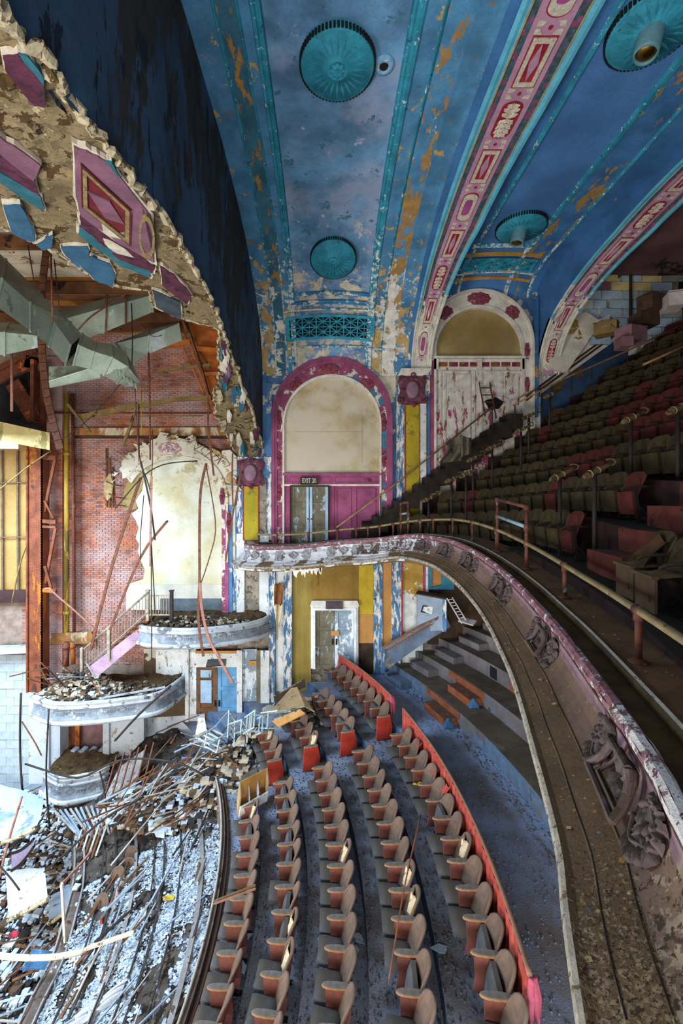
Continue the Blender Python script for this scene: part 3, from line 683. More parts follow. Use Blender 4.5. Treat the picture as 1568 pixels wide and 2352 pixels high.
for x0, x1 in ((703.5, 709), (711.5, 717), (747, 753)): mb.slab([W(x0, 1250, .12), W(x1, 1250, .12), W(x1, 1119, .12), W(x0, 1119, .12)], (0, .03, 0))
o = mb.build('stile_strip', m_dooru, d1); o['label'] = 'flaking pale blue stiles'
# exit sign
sg = root('exit_sign', W(710, 1112, .06), 'dark EXIT 20 plaque over the balcony side door', 'sign')
m_sign = mat('sign_dark', '#2a1614', 0.6, 0.3, 4); m_slet = mat('sign_letters', '#a9a498', 0.7, 0.2, 6)
mb = MB(); mb.slab([W(690.5, 1113, .12), W(729.5, 1113, .12), W(729.5, 1096.5, .12), W(690.5, 1096.5, .12)], (0, .1, 0)); mb.build('plaque', m_sign, sg)
mb = MB(); mb.ring([W(a, b, .14) for a, b in ((690, 1113.5), (730, 1113.5), (730, 1096), (690, 1096), (690, 1113.5))], [W(a, b, .14) for a, b in ((691.5, 1112), (728.5, 1112), (728.5, 1097.5), (691.5, 1097.5), (691.5, 1112))], (0, .05, 0)); mb.build('sign_frame', m_dkwood, sg)
def text(name, s, loc, size, mt, parent, sx=1.0, ext=.008, rot=(math.radians(90), 0, 0)):
    cu = bpy.data.curves.new(name, 'FONT'); cu.body = s; cu.size = size; cu.extrude = ext; cu.align_x = 'CENTER'; cu.align_y = 'CENTER'; cu.offset = 0.006; cu.resolution_u = 3
    cu.materials.append(mt); f_ = bpy.data.objects.new(name, cu); me = bpy.data.meshes.new_from_object(f_); bpy.data.objects.remove(f_); o = bpy.data.objects.new(name, me); COL.objects.link(o); o.parent = parent; o.matrix_parent_inverse = Matrix.Translation(-Vector(parent.location))
    o.location = loc; o.rotation_euler = rot; o.scale = (sx, 1, 1); return o
text('lettering', 'EXIT 20', W(710, 1104.7, .13), .235, m_slet, sg, .66)

# --- pilaster between the two arches
pil = struct(bpy.data.objects.new('trim_5', None)); COL.objects.link(pil); pil.location = W(943, 1200, 0)
wrect('pilaster_shaft', pil, 909, 862, 976, 1225, .18, m_bluestrip, .35)
wrect('pilaster_edge', pil, 926, 930, 930, 1215, .22, m_gry, .1); wrect('pilaster_edge', pil, 960, 930, 975, 1180, .22, m_whstrip, .1)
wrect('yellow_panel', pil, 928.5, 934, 958.5, 1195, .25, m_yell, .1)
wring('red_outline', pil, [(927, 932), (960, 932), (960, 1196), (927, 1196), (927, 932)], [(928.8, 934), (958.3, 934), (958.3, 1194), (928.8, 1194), (928.8, 934)], .265, m_line, .04)
wslab('capital', pil, [(910, 868), (977, 868), (986, 852), (918, 852)], .32, m_wmould, .4)
m_cart = mat('cartouche_pink', '#6b3a49', 0.8, 0.3, 6, [('#94727f', 0.58, 6.0), ('#d9cfc4', .72, 5)], bump=0.5)
def cartouche(parent, cx, cy, w_, h_, out):
    ol = [(-.50, -.30), (-.42, -.46), (-.22, -.50), (0, -.56), (.22, -.50), (.42, -.46), (.50, -.30), (.42, -.08), (.44, .10), (.52, .26), (.40, .42), (.20, .44), (0, .54), (-.20, .44), (-.40, .42), (-.52, .26), (-.44, .10), (-.42, -.08)]
    ol = [(p.x, p.y) for p in crom([(a, b, 0) for a, b in ol + ol[:1]], 49)[:-1]]
    for k, (q, d) in enumerate(((1.0, .0), (.90, .05), (.74, .08))):
        mb = MB(); mb.slab([W(cx + w_ * a * q, cy + h_ * b * q, out + d) for a, b in ol], (0, .10, 0)); mb.build('cartouche_plate', m_cart, parent)
    for k, (a, b, r_) in enumerate(((-.40, -.36, .10), (.40, -.36, .10), (-.42, .32, .11), (.42, .32, .11), (0, -.46, .12), (0, .46, .09), (-.36, 0, .06), (.36, 0, .06))):
        c = W(cx + w_ * a, cy + h_ * b, out + .08); mb = MB(); mb.tube([c + Vector((r_ * (1 - q / 15) * math.cos(q * .75 + k), -.05 - .004 * q, r_ * (1 - q / 15) * math.sin(q * .75 + k))) for q in range(13)], [.035 - .0015 * q for q in range(13)], 6); mb.build('scroll', m_cart, parent, True)
    mb = MB(); c = W(cx, cy - 1, out + .1); vs = []; 
    mb.grid(lambda u, v: c + Vector((.23 * (1 - v * v) ** .5 * math.cos(2 * math.pi * u), -.12 * v ** .5 * 1.1, .31 * (1 - v * v) ** .5 * math.sin(2 * math.pi * u))), 20, 6)
    mb.build('shield', mat('shield_mauve', '#8a6878', .75, .2, 4, [('#a58c98', .6, 6)]), parent, True)
cartouche(pil, 943.5, 901, 66, 72, .2)
# --- second arch
B_o = arc(1098, 792, 125, 1130); B_1 = arc(1098, 793, 121, 1130); B_2 = arc(1098, 806, 103, 1130); B_3 = arc(1098, 808, 98, 1130)
wring('arch_moulding', wf, B_o, B_1, .16, m_wmould, .3); wring('arch_band', wf, B_1, B_2, .08, m_wmould, .2); wring('arch_bead', wf, B_2, B_3, .12, m_wmould, .25)
wslab('arch_infill', wf, arc(1098, 808, 99, 824, 30), -.04, m_infill2, .06)
for a in ((1098, 688, 54, 30, 9, 0), (1174, 720, 34, 34, 8, -.7), (1023, 722, 34, 34, 8, .7), (1208, 808, 13, 40, 6, 0), (1208, 884, 12, 36, 6, 0)): rosette('rosette', wf, a[0], a[1], a[2], a[3], .08, m_rose, a[4], a[5])
wrect('lintel', wf, 985, 820, 1204, 825, .14, m_wmould, .2)
wrect('wainscot', wf, 985, 824, 1204, 1150, .0, m_wpinkw)
wrect('frieze', wf, 1000, 826, 1200, 844, .04, m_wmould)
m_fz = mat('frieze_brown', '#8a5a2a', .85, .3, 4, [('#7c2f4c', .52, 1.5), ('#e0d6c2', .60, 3)])
for k in range(8): wrect('frieze_panel', wf, 1006 + k * 24, 833, 1026 + k * 24, 843, .06, m_fz, .04)
for x in (998, 1097, 1196): wrect('frieze_bracket', wf, x - 3, 826, x + 7, 850, .12, m_wmould, .1)
for x0, x1, y0, y1 in ((1010, 1090, 852, 1060), (1020, 1080, 860, 1050), (1104, 1150, 852, 1000), (1150, 1196, 852, 960), (1156, 1190, 860, 920)):
    wring('wainscot_panel', wf, [(x0, y0), (x1, y0), (x1, y1), (x0, y1), (x0, y0)], [(x0 + 3, y0 + 3), (x1 - 3, y0 + 3), (x1 - 3, y1 - 3), (x0 + 3, y1 - 3), (x0 + 3, y0 + 3)], .04, m_wpinkw, .05)
wrect('arch_jamb', wf, 976, 850, 985, 1110, .14, m_wblue, .3); wrect('arch_jamb', wf, 985, 830, 996, 1100, .10, m_wpink, .3)
# the hole broken through the wainscot
hole = [(1133 + 20 * math.cos(a) * (1 + .18 * math.sin(3.1 * a)), 928 - 13 * math.sin(a) * (1 + .2 * math.cos(4.7 * a))) for a in [k * .45 for k in range(14)]]
wslab('hole_rim', wf, [(1146 + 24 * math.cos(k * .5), 928 - 17 * math.sin(k * .5)) for k in range(13)], .05, m_wpinkw, .05)
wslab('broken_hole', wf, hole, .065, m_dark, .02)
# metal ladder leaning by the hole
lad = root('ladder', W(1115, 960, .1), 'small rusty metal ladder frame leaning by the broken hole', 'ladder'); m_rust = mat('rust_dark', '#5a2f1c', 0.8, 0.4, 6)
for a, b in (((1098, 880), (1107, 960)), ((1122, 880), (1132, 965))):
    mb = MB(); mb.bar(W(a[0], a[1], .1), W(b[0], b[1], .3), .035, .035); mb.build('ladder_rail', m_rust, lad)
for k in range(4):
    y = 893 + k * 17; t = (y - 880) / 80; mb = MB(); mb.bar(W(1098 + 9 * t, y, .1 + .2 * t), W(1122 + 10 * t, y, .1 + .2 * t), .03, .03); mb.build('rung', m_rust, lad)
# --- pier below the second rib and the block wall at the back
m_pier = mat('pier_peeled', '#cfc9bf', 0.9, 0.2, 2, [('#8a7c6a', 0.58, 1.2), ('#4f5f78', 0.68, 1.5)])
wslab('pier', wf, [(1224, 1000), (1500, 800), (1500, 640), (1360, 640), (1292, 718), (1224, 800)], .03, m_pier, .1)
mb = MB(); mb.slab([W(1224, 960, .0), W(1224, 690, .0), W(1224, 690, .3), W(1224, 960, .3)], (.06, 0, 0)); mb.build('arch_corner', m_rside, wf)
mb = MB()
for a, b in ((1252, 822), (1270, 826), (1250, 846), (1268, 852), (1248, 868)): mb.lathe(W(a, b, .03), [(.07, 0), (.06, .05), (.02, .07)], 10, 'y')
mb.build('knob', m_pier, wf)
mb = MB(); mb.slab([W(1292, 860, .25), W(1340, 790, .25), W(1372, 745, .25), W(1335, 722, .25), W(1298, 745, .25), W(1262, 800, .25), W(1252, 850, .25)], (0, .3, 0)); mb.build('rib_foot', mat('rib_foot_peeled', '#d8cfbf', .9, .2, 2, [('#8a6a2f', .60, 2.0), ('#5b5148', .68, 2)]), wf)
rosette('rosette', wf, 1296, 755, 44, 40, .28, mat('rosette_ochre', '#b08a3e', .85, .3, 5, [('#d8cfbf', .58, 4)]), 8, .5)
BW = struct(bpy.data.objects.new('wall_rear', None)); COL.objects.link(BW); BW.location = W(1450, 760, 0)
mb = MB(); mb.slab([W(1330, 800, .0), W(1640, 800, .0), W(1640, 540, .0), W(1330, 540, .0)], (0, .1, 0)); mb.build('mortar_bed', m_gry, BW)
m_blk = [mat('block_pale_blue', '#9fb4c4', .9, .2, 2, [('#7d8d94', .6, 1.5)]), mat('block_mauve', '#7d5a60', .9, .25, 2), mat('block_cream', '#c9b87e', .9, .25, 2), mat('block_grey', '#8a8c86', .9, .25, 2)]
blk = [MB().box((-.36, -.06, -.155), (.36, .06, .155)).mesh('block', m) for m in m_blk]
for j in range(13):
    for i in range(8):
        px = 1350 + i * 47 + (23 if j % 2 else 0); py = 560 + j * 20.4
        if px > 1600 or py > 800 or (px > 1552 and 590 < py < 740): continue
        k = R.choice((1, 1, 2, 3, 0)) if py < 670 else R.choice((0, 0, 0, 3))
        if py > 560 + 11 * 20.4 and px < 1380: k = 3
        o = link('block', blk[k], BW); o.location = W(px, py, R.uniform(.05, .14)); o.scale = (R.uniform(.96, 1.0) if R.random() < .7 else .6, 1, .97)
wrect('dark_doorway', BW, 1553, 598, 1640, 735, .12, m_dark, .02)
mb = MB(); mb.tube([W(1439, 600, .2), W(1439, 760, .2)], .05, 10); mb.build('drain_pipe', mat('pipe_dark_brown', '#2a1d16', .8, .3, 4), BW)
# stepped dado and mouldings that climb the wall beside the upper stair
m_dado = mat('dado_blue_dark', '#24405e', .9, .35, 1.2, [('#5b4a34', .55, 1.0)])
def climb(px): return 1210 - .764 * (px - 770)    # the line of the lower handrail on the wall
mb = MB(); mb.slab([W(1240, 905, .05), W(1440, 762, .05), W(1440, 850, .05), W(1240, 1000, .05)], (0, .05, 0)); mb.build('dado', m_dado, wf)
mb = MB()
for k in (0, 9): mb.bar(W(1205, 912 + k, .1), W(1430, 746 + k, .1), .06, .07)
mb.build('dado_rail', m_dkwood, wf)

# ================================================================== WALL UNDER THE BALCONY
mb = MB(); mb.box((-3.3, 16.14, -4.5), (9.5, 16.32, 6.05)); wl = struct(mb.build('wall_side', m_gry))
for x0, y0, x1, y1, o_, mt in ((545, 1225, 563, 1420, .16, m_whstrip), (563, 1235, 597, 1420, .10, m_gry), (597, 1225, 618, 1420, .16, m_whstrip), (618, 1280, 633, 1640, .14, m_bluestrip), (633, 1280, 652, 1640, .02, m_whstrip),
        (652, 1285, 671, 1660, .18, m_bluestrip), (671, 1285, 714, 1620, .03, m_olive), (714, 1285, 824, 1400, .04, m_must), (824, 1285, 857, 1410, .05, m_yboard), (824, 1410, 857, 1476, .06, m_ply), (824, 1476, 857, 1560, .05, m_dkwood),
        (857, 1285, 877, 1560, .14, m_bluestrip), (877, 1285, 898, 1500, .08, m_ply), (898, 1285, 920, 1560, .12, m_bluestrip), (920, 1285, 923, 1480, .16, m_line), (923, 1285, 970, 1560, .05, m_mustpeel), (970, 1285, 976, 1400, .1, m_wpink), (976, 1285, 982, 1380, .12, m_whstrip), (982, 1285, 1200, 1480, .02, m_dkwood)):
    wrect('wall_strip', wl, x0, y0, x1, y1, o_, mt)
win = struct(bpy.data.objects.new('window_1', None)); COL.objects.link(win); win.location = W(1005, 1350, .1)
mb = MB(); mb.ring([W(a, b, .14) for a, b in ((981, 1290), (1040, 1290), (1040, 1352), (981, 1352), (981, 1290))], [W(a, b, .14) for a, b in ((989, 1296), (1012, 1296), (1012, 1342), (989, 1347), (989, 1296))], (0, .1, 0)); mb.build('window_frame', mat('window_teal', '#33809a', .7, .25, 3, [('#d8d8d0', .7, 4)]), win)
wrect('window_board', win, 988, 1290, 1013, 1346, .06, m_ply)
d2 = door('door_2', 724, 1399, 812, 1532, .05, [m_doort, m_doorb], RL, 10, m_casing)
wslab('header', d2, [(712, 1390), (824, 1390), (820, 1377), (716, 1377)], .2, m_wmould, .12)
wrect('header_plaque', d2, 748, 1377.5, 786.5, 1395, .26, mat('plaque_mauve', '#4c3c44', .7, .3, 3), .06)
wrect('kick_board', d2, 760, 1447, 778, 1458, .12, m_ply, .03)
# torn cloth hanging between the strips
cl = root('hanging_cloth', W(640, 1330, .25), 'torn brown and beige cloth hanging on the wall below the balcony arm', 'cloth')
def cloth(pts, mt, nm):
    mb = MB(); n = len(pts)
    def fn(u, v):
        i = min(int(v * (n - 1)), n - 2); t = v * (n - 1) - i; l = pts[i][0] + (pts[i + 1][0] - pts[i][0]) * t; r_ = pts[i][1] + (pts[i + 1][1] - pts[i][1]) * t; y = pts[i][2] + (pts[i + 1][2] - pts[i][2]) * t
        return W(l + (r_ - l) * u, y + 2 * math.sin(u * 9), .28 + .05 * math.sin(u * 8 + v * 2))
    mb.grid(fn, 10, 12); mb.build(nm, mt, cl, True)
cloth([(632, 652, 1338), (631, 651, 1362), (632, 650, 1386)], mat('cloth_brown', '#7a4a22', .95, .3, 3), 'upper_rag'); cloth([(633, 650, 1382), (634, 648, 1410), (637, 640, 1440), (636, 640, 1462)], mat('cloth_beige', '#c4b089', .95, .2, 3), 'lower_rag')

# lower left: door pair below the upper box, white trim
for x0, y0, x1, y1, o_, mt in ((360, 1490, 430, 1560, .08, m_whstrip), (428, 1485, 436, 1660, .16, m_whstrip), (436, 1496, 560, 1532, .06, m_whstrip), (546, 1490, 558, 1680, .2, m_whstrip), (558, 1490, 590, 1680, .05, m_doorb), (590, 1490, 600, 1680, .14, m_doort), (600, 1490, 620, 1680, .2, m_whstrip), (436, 1532, 452, 1700, .08, m_whstrip)):
    wrect('wall_strip', wl, x0, y0, x1, y1, o_, mt)
wrect('wall_strip', wl, 450, 1493, 545, 1499, .1, m_ply)
m_dbrown = mat('door_brown', '#6b4a2c', .75, .3, 3); m_dblue = mat('door_sky_blue', '#5f93b8', .75, .25, 2, [('#c9dbe6', .62, 2.5)])
d3 = door('door_3', 453, 1531, 547, 1680, .04, [m_dbrown, m_dblue], RL, 0)
wrect('glass_panel', d3, 462, 1537, 487, 1554, .09, m_dooru, .02); wrect('glass_panel', d3, 462, 1560, 487, 1612, .09, m_dooru, .02)
sg2 = root('wall_plaque', W(498, 1526, .1), 'small dark slate plaque above the brown and blue doors', 'plaque'); mb = MB(); mb.slab([W(475, 1527, .16), W(519, 1525, .12), W(520, 1512, .12), W(479, 1513, .16)], (0, .06, 0)); mb.build('board', mat('plaque_slate', '#3d474c', .6, .3, 4), sg2)
mb = MB(); mb.slab([W(476, 1528.5, .17), W(519, 1526.5, .13), W(519, 1525.5, .13), W(476, 1527.5, .17)], (0, .06, 0)); mb.build('ledge', m_dkwood, sg2)
sg3 = root('wall_plate', W(582, 1520, .1), 'small tan plate on flaking wall right of blue door', 'plate'); mb = MB(); mb.slab([W(572, 1527, .12), W(592, 1526, .12), W(590, 1515, .12), W(574, 1515, .12)], (0, .04, 0)); mb.build('board', m_ply, sg3); mb = MB(); mb.lathe(W(582, 1521, .13), [(.015, 0), (.012, .012)], 8, 'y'); mb.build('screw', m_dark, sg3)

# --- proscenium pilaster at the left with its smashed cartouche
pil2 = struct(bpy.data.objects.new('trim_6', None)); COL.objects.link(pil2); pil2.location = W(580, 1245, 0)
wrect('pilaster_shaft', pil2, 545, 1050, 624, 1240, .10, m_bluestrip, .3); wrect('pilaster_edge', pil2, 596, 1100, 612, 1240, .15, m_gry, .1)
wrect('yellow_panel', pil2, 562, 1118, 594, 1240, .19, m_yell, .1); wring('red_outline', pil2, [(560, 1116), (596, 1116), (596, 1240), (560, 1240), (560, 1116)], [(562, 1118), (594, 1118), (594, 1239), (562, 1239), (562, 1118)], .2, m_line, .05)
cartouche(pil2, 578, 1088, 62, 66, .14)
wrect('wall_strip', wf, 598, 830, 612, 1240, .02, m_wblue); wrect('wall_strip', wf, 612, 880, 624, 1240, .04, m_wblue)
# ================================================================== BRICK WALL BEHIND THE COLLAPSED PLASTER
mb = MB(); mb.box((-13.5, 16.30, 1.0), (-2.36, 16.45, 14.6)); wb = struct(mb.build('wall_back', mat('mortar', '#8a7566', .95, .3, 3)))
wh = lambda a: [('#b9704e', 0.66, 2.5)]
wsoft = [('#b5a09e', .36, .66, .45, .75), ('#8a4a34', .5, .75, .7, .5)]
m_br = [mat('brick_red', '#9a5a44', .95, .3, 2, wh(0), soft=wsoft), mat('brick_orange', '#ab6440', .95, .3, 2, wh(.03), soft=wsoft), mat('brick_brown', '#7f4a3a', .95, .3, 2, wh(.0), soft=wsoft), mat('brick_mauve', '#977068', .95, .3, 2, wh(-.03), soft=wsoft)]
mb = MB(); ch = .076; z = 1.9; j = 0
while z < 14.3:
    x = -13.2 + (.12 if j % 2 else 0)
    while x < -2.5:
        px = VX + x * F / 16.2; py = VY - (z - EYE) * F / 16.2
        l = R.uniform(.20, .225)
        if px > 40 and not (292 < px < 500 and 1060 < py < 1395 and px > 335) and py < 1560 and not (px < 60 and py < 1385):
            d = 16.285 + R.uniform(-.016, .008); a = R.choice((0, 0, 1, 1, 2, 3))
            x1, z1 = x + l - .012, z + ch - .012
            mb.add([(x, d, z), (x1, d, z), (x1, d, z1), (x, d, z1), (x, 16.32, z), (x1, 16.32, z), (x1, 16.32, z1), (x, 16.32, z1)], [(0, 1, 2, 3), (3, 2, 6, 7), (0, 4, 5, 1), (0, 3, 7, 4), (1, 5, 6, 2)], a)
        x += .225
    z += ch; j += 1
stuff(mb.build('brick', m_br, wb))
def B(px, py, out=0.0): return P(px, py, 16.28 - out)
def bslab(name, parent, pts, out, mt, th=.06):
    mb = MB(); mb.slab([B(a, b, out) for a, b in pts], (0, th, 0)); return mb.build(name, mt, parent)
m_stone = mat('stone_ledge', '#9a6a3a', .9, .3, 2, [('#c9b89a', .55, 1.4, None, (1, 1, .4)), ('#6a3a1c', .62, 1.2)]); m_steelr = mat('steel_rust', '#8a4a20', .8, .35, 3, [('#b5661c', .55, 1.5, None, (1, 1, .3)), ('#4a3328', .62, 1.8)])
bslab('ledge_beam', wb, [(165, 1003), (560, 1004), (560, 981), (165, 983)], .14, m_stone, .2); bslab('ledge_edge', wb, [(165, 1005), (560, 1006), (560, 1002), (165, 1001)], .2, m_dkwood, .2)
bslab('ledge_beam', wb, [(112, 1480), (218, 1478), (210, 1452), (118, 1455)], .2, m_stone, .3)
# shallow brick pier at the left, pale yellow plaster beyond the column
bslab('brick_pier', wb, [(103, 1580), (143, 1580), (143, 820), (103, 820)], .16, m_br[1], .2)
for k in range(150):
    py = 825 + k * 5; 
mb = MB()
for k in range(152):
    for i in range(3):
        x0 = 104 + i * 13.4 + (0 if k % 2 else -4); x0 = max(103, x0); x1 = min(143, x0 + 12.6)
        d = R.uniform(.16, .18); mb.mi = R.choice((0, 1, 2)); mb.slab([B(x0, 1579 - k * 5, d), B(x1, 1579 - k * 5, d), B(x1, 1579 - k * 5 - 4.2, d), B(x0, 1579 - k * 5 - 4.2, d)], (0, .03, 0))
stuff(mb.build('brick', m_br, wb))
m_yw = mat('plaster_yellow', '#b08a50', .9, .2, .8, soft=[('#8a6a34', .45, .65, .9, .6)])
bslab('yellow_plaster', wb, [(-60, 1362), (62, 1362), (62, 1000), (-60, 1000)], .05, m_yw); bslab('dark_beam', wb, [(-60, 1386), (62, 1384), (62, 1356), (-60, 1358)], .25, mat('beam_maroon', '#3c2422', .85, .3, 2), .3)
wg = root('window_grid', B(30, 1360, .2), 'rusty steel bar grid over the yellow plaster left of the column', 'grid'); m_bar = mat('bar_grey_brown', '#6b5a44', .8, .3, 5)
for x in (6, 42): mb = MB(); mb.bar(B(x, 1358, .15), B(x - 2, 1035, .15), .07, .05); mb.build('upright', m_bar, wg)
for y in (1110, 1235): mb = MB(); mb.bar(B(-40, y, .2), B(60, y - 2, .2), .05, .04); mb.build('cross_bar', m_bar, wg)
# --- plaster arch of the boxes, partly fallen
AP = root('plaster_arch', W(400, 1400, .0), 'tall cream plaster arch panel breaking away from the brick wall', 'arch')
m_ap = mat('arch_panel_cream', '#c3b892', .9, .12, .5, [('#b8ac84', .64, 1.6, ('z', 7, 9.5, .10))], bump=.15, soft=[('#d5d8cc', .4, .6, .5, .7), ('#a8986a', .5, .8, .9, .5)]); m_apw = mat('arch_surround_white', '#c9c1ae', .9, .15, 2, [('#a8905c', .56, 3.5), ('#6f5a4a', .62, 6)])
pan = [(291, 1398), (291, 1343), (329, 1330), (333, 1309), (325, 1290), (317, 1266), (320, 1250), (312, 1236), (319, 1212), (312, 1195), (303, 1180), (318, 1168), (311, 1150), (326, 1128), (330, 1105)] + arc(400, 1165, 110, 1398, 18, 42, 180)[1:]
wslab('infill', AP, pan, .02, m_ap, .12)
lp = [(282, 1170), (281, 1150), (286, 1125), (296, 1098), (312, 1075), (326, 1078), (330, 1100), (326, 1125), (312, 1150), (316, 1168), (302, 1172)]; wslab('infill_fragment', AP, lp, .03, m_infill2, .1)
so = arc(400, 1150, 142, 1290, 24, 30, 180)[1:]; si = arc(400, 1165, 110, 1290, 24, 30, 180)[1:]
wring('surround', AP, so, si, .12, m_apw, .2); so2 = arc(400, 1152, 126, 1290, 24, 60, 180)[1:]; si2 = arc(400, 1154, 121, 1290, 24, 60, 180)[1:]; wring('surround_bead', AP, so2, si2, .18, m_apw, .1)
wslab('surround_crown', AP, [(340, 1052), (352, 1018), (372, 1008), (400, 1004), (425, 1010), (450, 1022), (448, 1040), (400, 1036)], .2, m_apw, .2); rosette('rosette', AP, 393, 1030, 52, 28, .2, mat('rosette_faded', '#a8838a', .85, .3, 6, [('#ddd3c0', .52, 5)]), 8)
wslab('shoulder', AP, [(285, 1100), (283, 1060), (300, 1040), (330, 1036), (345, 1050), (318, 1072), (300, 1095)], .14, m_apw, .2)
wslab('shoulder', AP, [(505, 1060), (512, 1036), (530, 1034), (545, 1050), (546, 1110), (540, 1160), (530, 1110)], .14, m_apw, .2)
for x0, x1, o_, mt in ((511, 519, .135, m_band), (519, 527, .165, m_wpink), (527, 535, .145, m_wblue), (535, 546, .105, m_bluestrip)): wrect('jamb_strip', AP, x0, 1160, x1, 1420, o_, mt, .2)
wrect('base_panel', AP, 291, 1342, 510, 1400, .05, mat('base_panel_grey', '#c4bfae', .9, .15, 1.5, [('#6b6152', .66, 2)]), .1); wrect('base_rail', AP, 370, 1374, 510, 1402, .1, mat('base_slate', '#5b6468', .9, .3, 2), .1)
for a in ((500, 1140, 12, 40), (515, 1200, 12, 60)): rosette('rosette', AP, a[0] + 12, a[1], a[2], a[3], .16, m_rose, 6)
# torn lath and broken plaster ends around the arch
m_lath = mat('lath_brown', '#6a4526', .9, .35, 5); m_rubble = mat('rubble_tan', '#a58c5e', .95, .35, 6)
for k in range(34):
    a = math.radians(R.uniform(20, 165)); r_ = R.uniform(138, 156); cx, cy = 400 - r_ * math.cos(a), 1150 - r_ * math.sin(a) + R.uniform(-6, 6); t = a + math.pi / 2 + R.uniform(-.5, .5); L = R.uniform(8, 34)
    mb = MB(); mb.bar(W(cx, cy, R.uniform(.1, .35)), W(cx + L * math.cos(t), cy - L * math.sin(t) * .6, R.uniform(.1, .4)), R.uniform(.02, .05), .02, taper=.6); mb.build('lath_strip', m_lath, AP)
for k in range(30):
    a = math.radians(R.uniform(15, 170)); r_ = R.uniform(136, 150); c = W(400 - r_ * math.cos(a), 1150 - r_ * math.sin(a), .15)
    mb = MB(); s = R.uniform(.06, .16); mb.obox(c, (s, R.uniform(-.05, .05), R.uniform(-.1, .1)), (0, .06, .02), (R.uniform(-.08, .08), 0, s * .7)); mb.build('plaster_chunk', R.choice((m_rubble, m_apw)), AP)
for k, (px, py) in enumerate(((262, 1112), (268, 1140), (270, 1158), (255, 1085))):
    mb = MB(); mb.tube([W(px - 12, py - 6, .2), W(px + 6, py + 2, .25), W(px + 22, py + 4, .1)], .025, 6); mb.build('broken_rod', m_rust, AP)
bslab('plaster_patch', wb, [(240, 1105), (252, 1085), (260, 1110), (256, 1140), (246, 1150), (238, 1130)], .14, m_rubble, .15)
for x in (243, 250, 257): bslab('lath_upright', wb, [(x, 1165), (x + 3, 1165), (x + 2, 1030 + (x - 243) * 3), (x - 1, 1030 + (x - 243) * 3)], .12, m_lath, .05)
# ================================================================== BALCONY
RIM0 = [(0.75, -0.8, 6.5), (0.95, 0.2, 6.5), (1.3, 1.2, 6.52), (1.6, 1.96, 6.55), (1.83, 2.49, 6.55), (2.15, 3.47, 6.56), (2.56, 4.8, 6.57), (2.78, 5.7, 6.60), (3.04, 7.0, 6.68), (3.18, 8.3, 6.80), (3.2, 9.6, 6.93), (3.1, 11.0, 7.02), (2.85, 12.2, 7.02), (2.5, 13.1, 6.98), (2.0, 13.65, 6.88), (1.39, 14.02, 6.76), (.49, 14.4, 6.67), (-.72, 14.5, 6.53), (-1.45, 14.5, 6.49), (-2.3, 14.55, 6.48), (-2.75, 14.85, 6.5), (-2.93, 15.5, 6.52)]
NR = 240; RIM = crom(RIM0, NR)
def rimf(t):
    f = max(0, min(NR - 1.0001, t * (NR - 1))); i = int(f); return RIM[i].lerp(RIM[i + 1], f - i)
def rimn(t, e=.012):
    d = rimf(min(1, t + e)) - rimf(max(0, t - e)); d.z = 0; d.normalize(); return Vector((-d.y, d.x, 0))
RL_ = [0.0]
for a_, b_ in zip(RIM, RIM[1:]): RL_.append(RL_[-1] + (b_ - a_).length)
RTOT = RL_[-1]
def BP(t, s, z):               # a point at outward distance s (towards the stage) and height z from the rim
    p = rimf(t); return p + rimn(t) * s + Vector((0, 0, z))
def t_at_px(px, s=0.06, z=-.3, lo=0.12, hi=.96):
    best = None
    for k in range(600):
        t = lo + (hi - lo) * k / 599; p = BP(t, s, z); q = VX + p.x / p.y * F; d = abs(q - px)
        if best is None or d < best[0] - 1e-6: best = (d, t)
    return best[1]
NEARB = ('y', 9.5, 14.0, 0.30)
m_shelf = mat('ledge_dusty_brown', '#66492c', .95, .3, 3, [('#80623e', .62, 14.0), ('#3d2f18', .62, 16.0)])
m_wedge = mat('ledge_edge_white', '#a39b8e', .9, .2, 6, [('#5b5142', .60, 6)])
m_trough = mat('trough_dark', '#523f22', .95, .4, 3, [('#6e5733', .62, 14.0)])
m_crustp = mat('rim_pink_crust', '#8a5d64', .95, .3, 9, [('#d9d2cc', .55, 6.0, ('y', 3.6, 1.8, .12)), ('#7c3550', .60, 8.0), ('#6b4a34', .63, 12.0)], bump=.9, bscale=45)
m_cove = mat('cove_pink', '#806269', .9, .2, 1.5, [('#9a8670', .60, 4.0, ('y', 3.0, 1.6, .2)), ('#d0cfd2', .72, 2.0, NEARB), ('#86786c', .68, 2.5, ('y', 10, 14.5, .14))], dust=('#3a2f20', 1.0, .0, .5))
m_cove2 = mat('cove_dusty', '#66503f', .95, .2, 1.5, [('#94826a', .62, 12.0, ('y', 2.8, 1.5, .14)), ('#44362a', .64, 22.0, ('y', 2.8, 1.6, .12)), ('#c9c7c8', .70, 2.2, NEARB)], soft=[('#8a6a70', .48, .75, 1.2, .6), ('#4a3826', .5, .8, 3, .5)], bump=.4)
m_bshelf = mat('fascia_dusty', '#70573a', .95, .25, 1.2, [('#a38c68', .66, 40.0, ('y', 3.6, 1.4, .16)), ('#463626', .67, 52.0, ('y', 3.4, 1.8, .12)), ('#cfc9c6', .78, 1.6, NEARB)], bump=.6, soft=[('#8a6d48', .5, .75, 2.5, .5), ('#4a3a22', .5, .8, 1.0, .5)], bscale=40)
m_ridgew = mat('fascia_ridge_white', '#a09684', .95, .25, 8, [('#6a5a40', .56, 12.0)], bump=.5, bscale=60)
m_under = mat('balcony_soffit', '#6f5a45', .95, .3, 1)
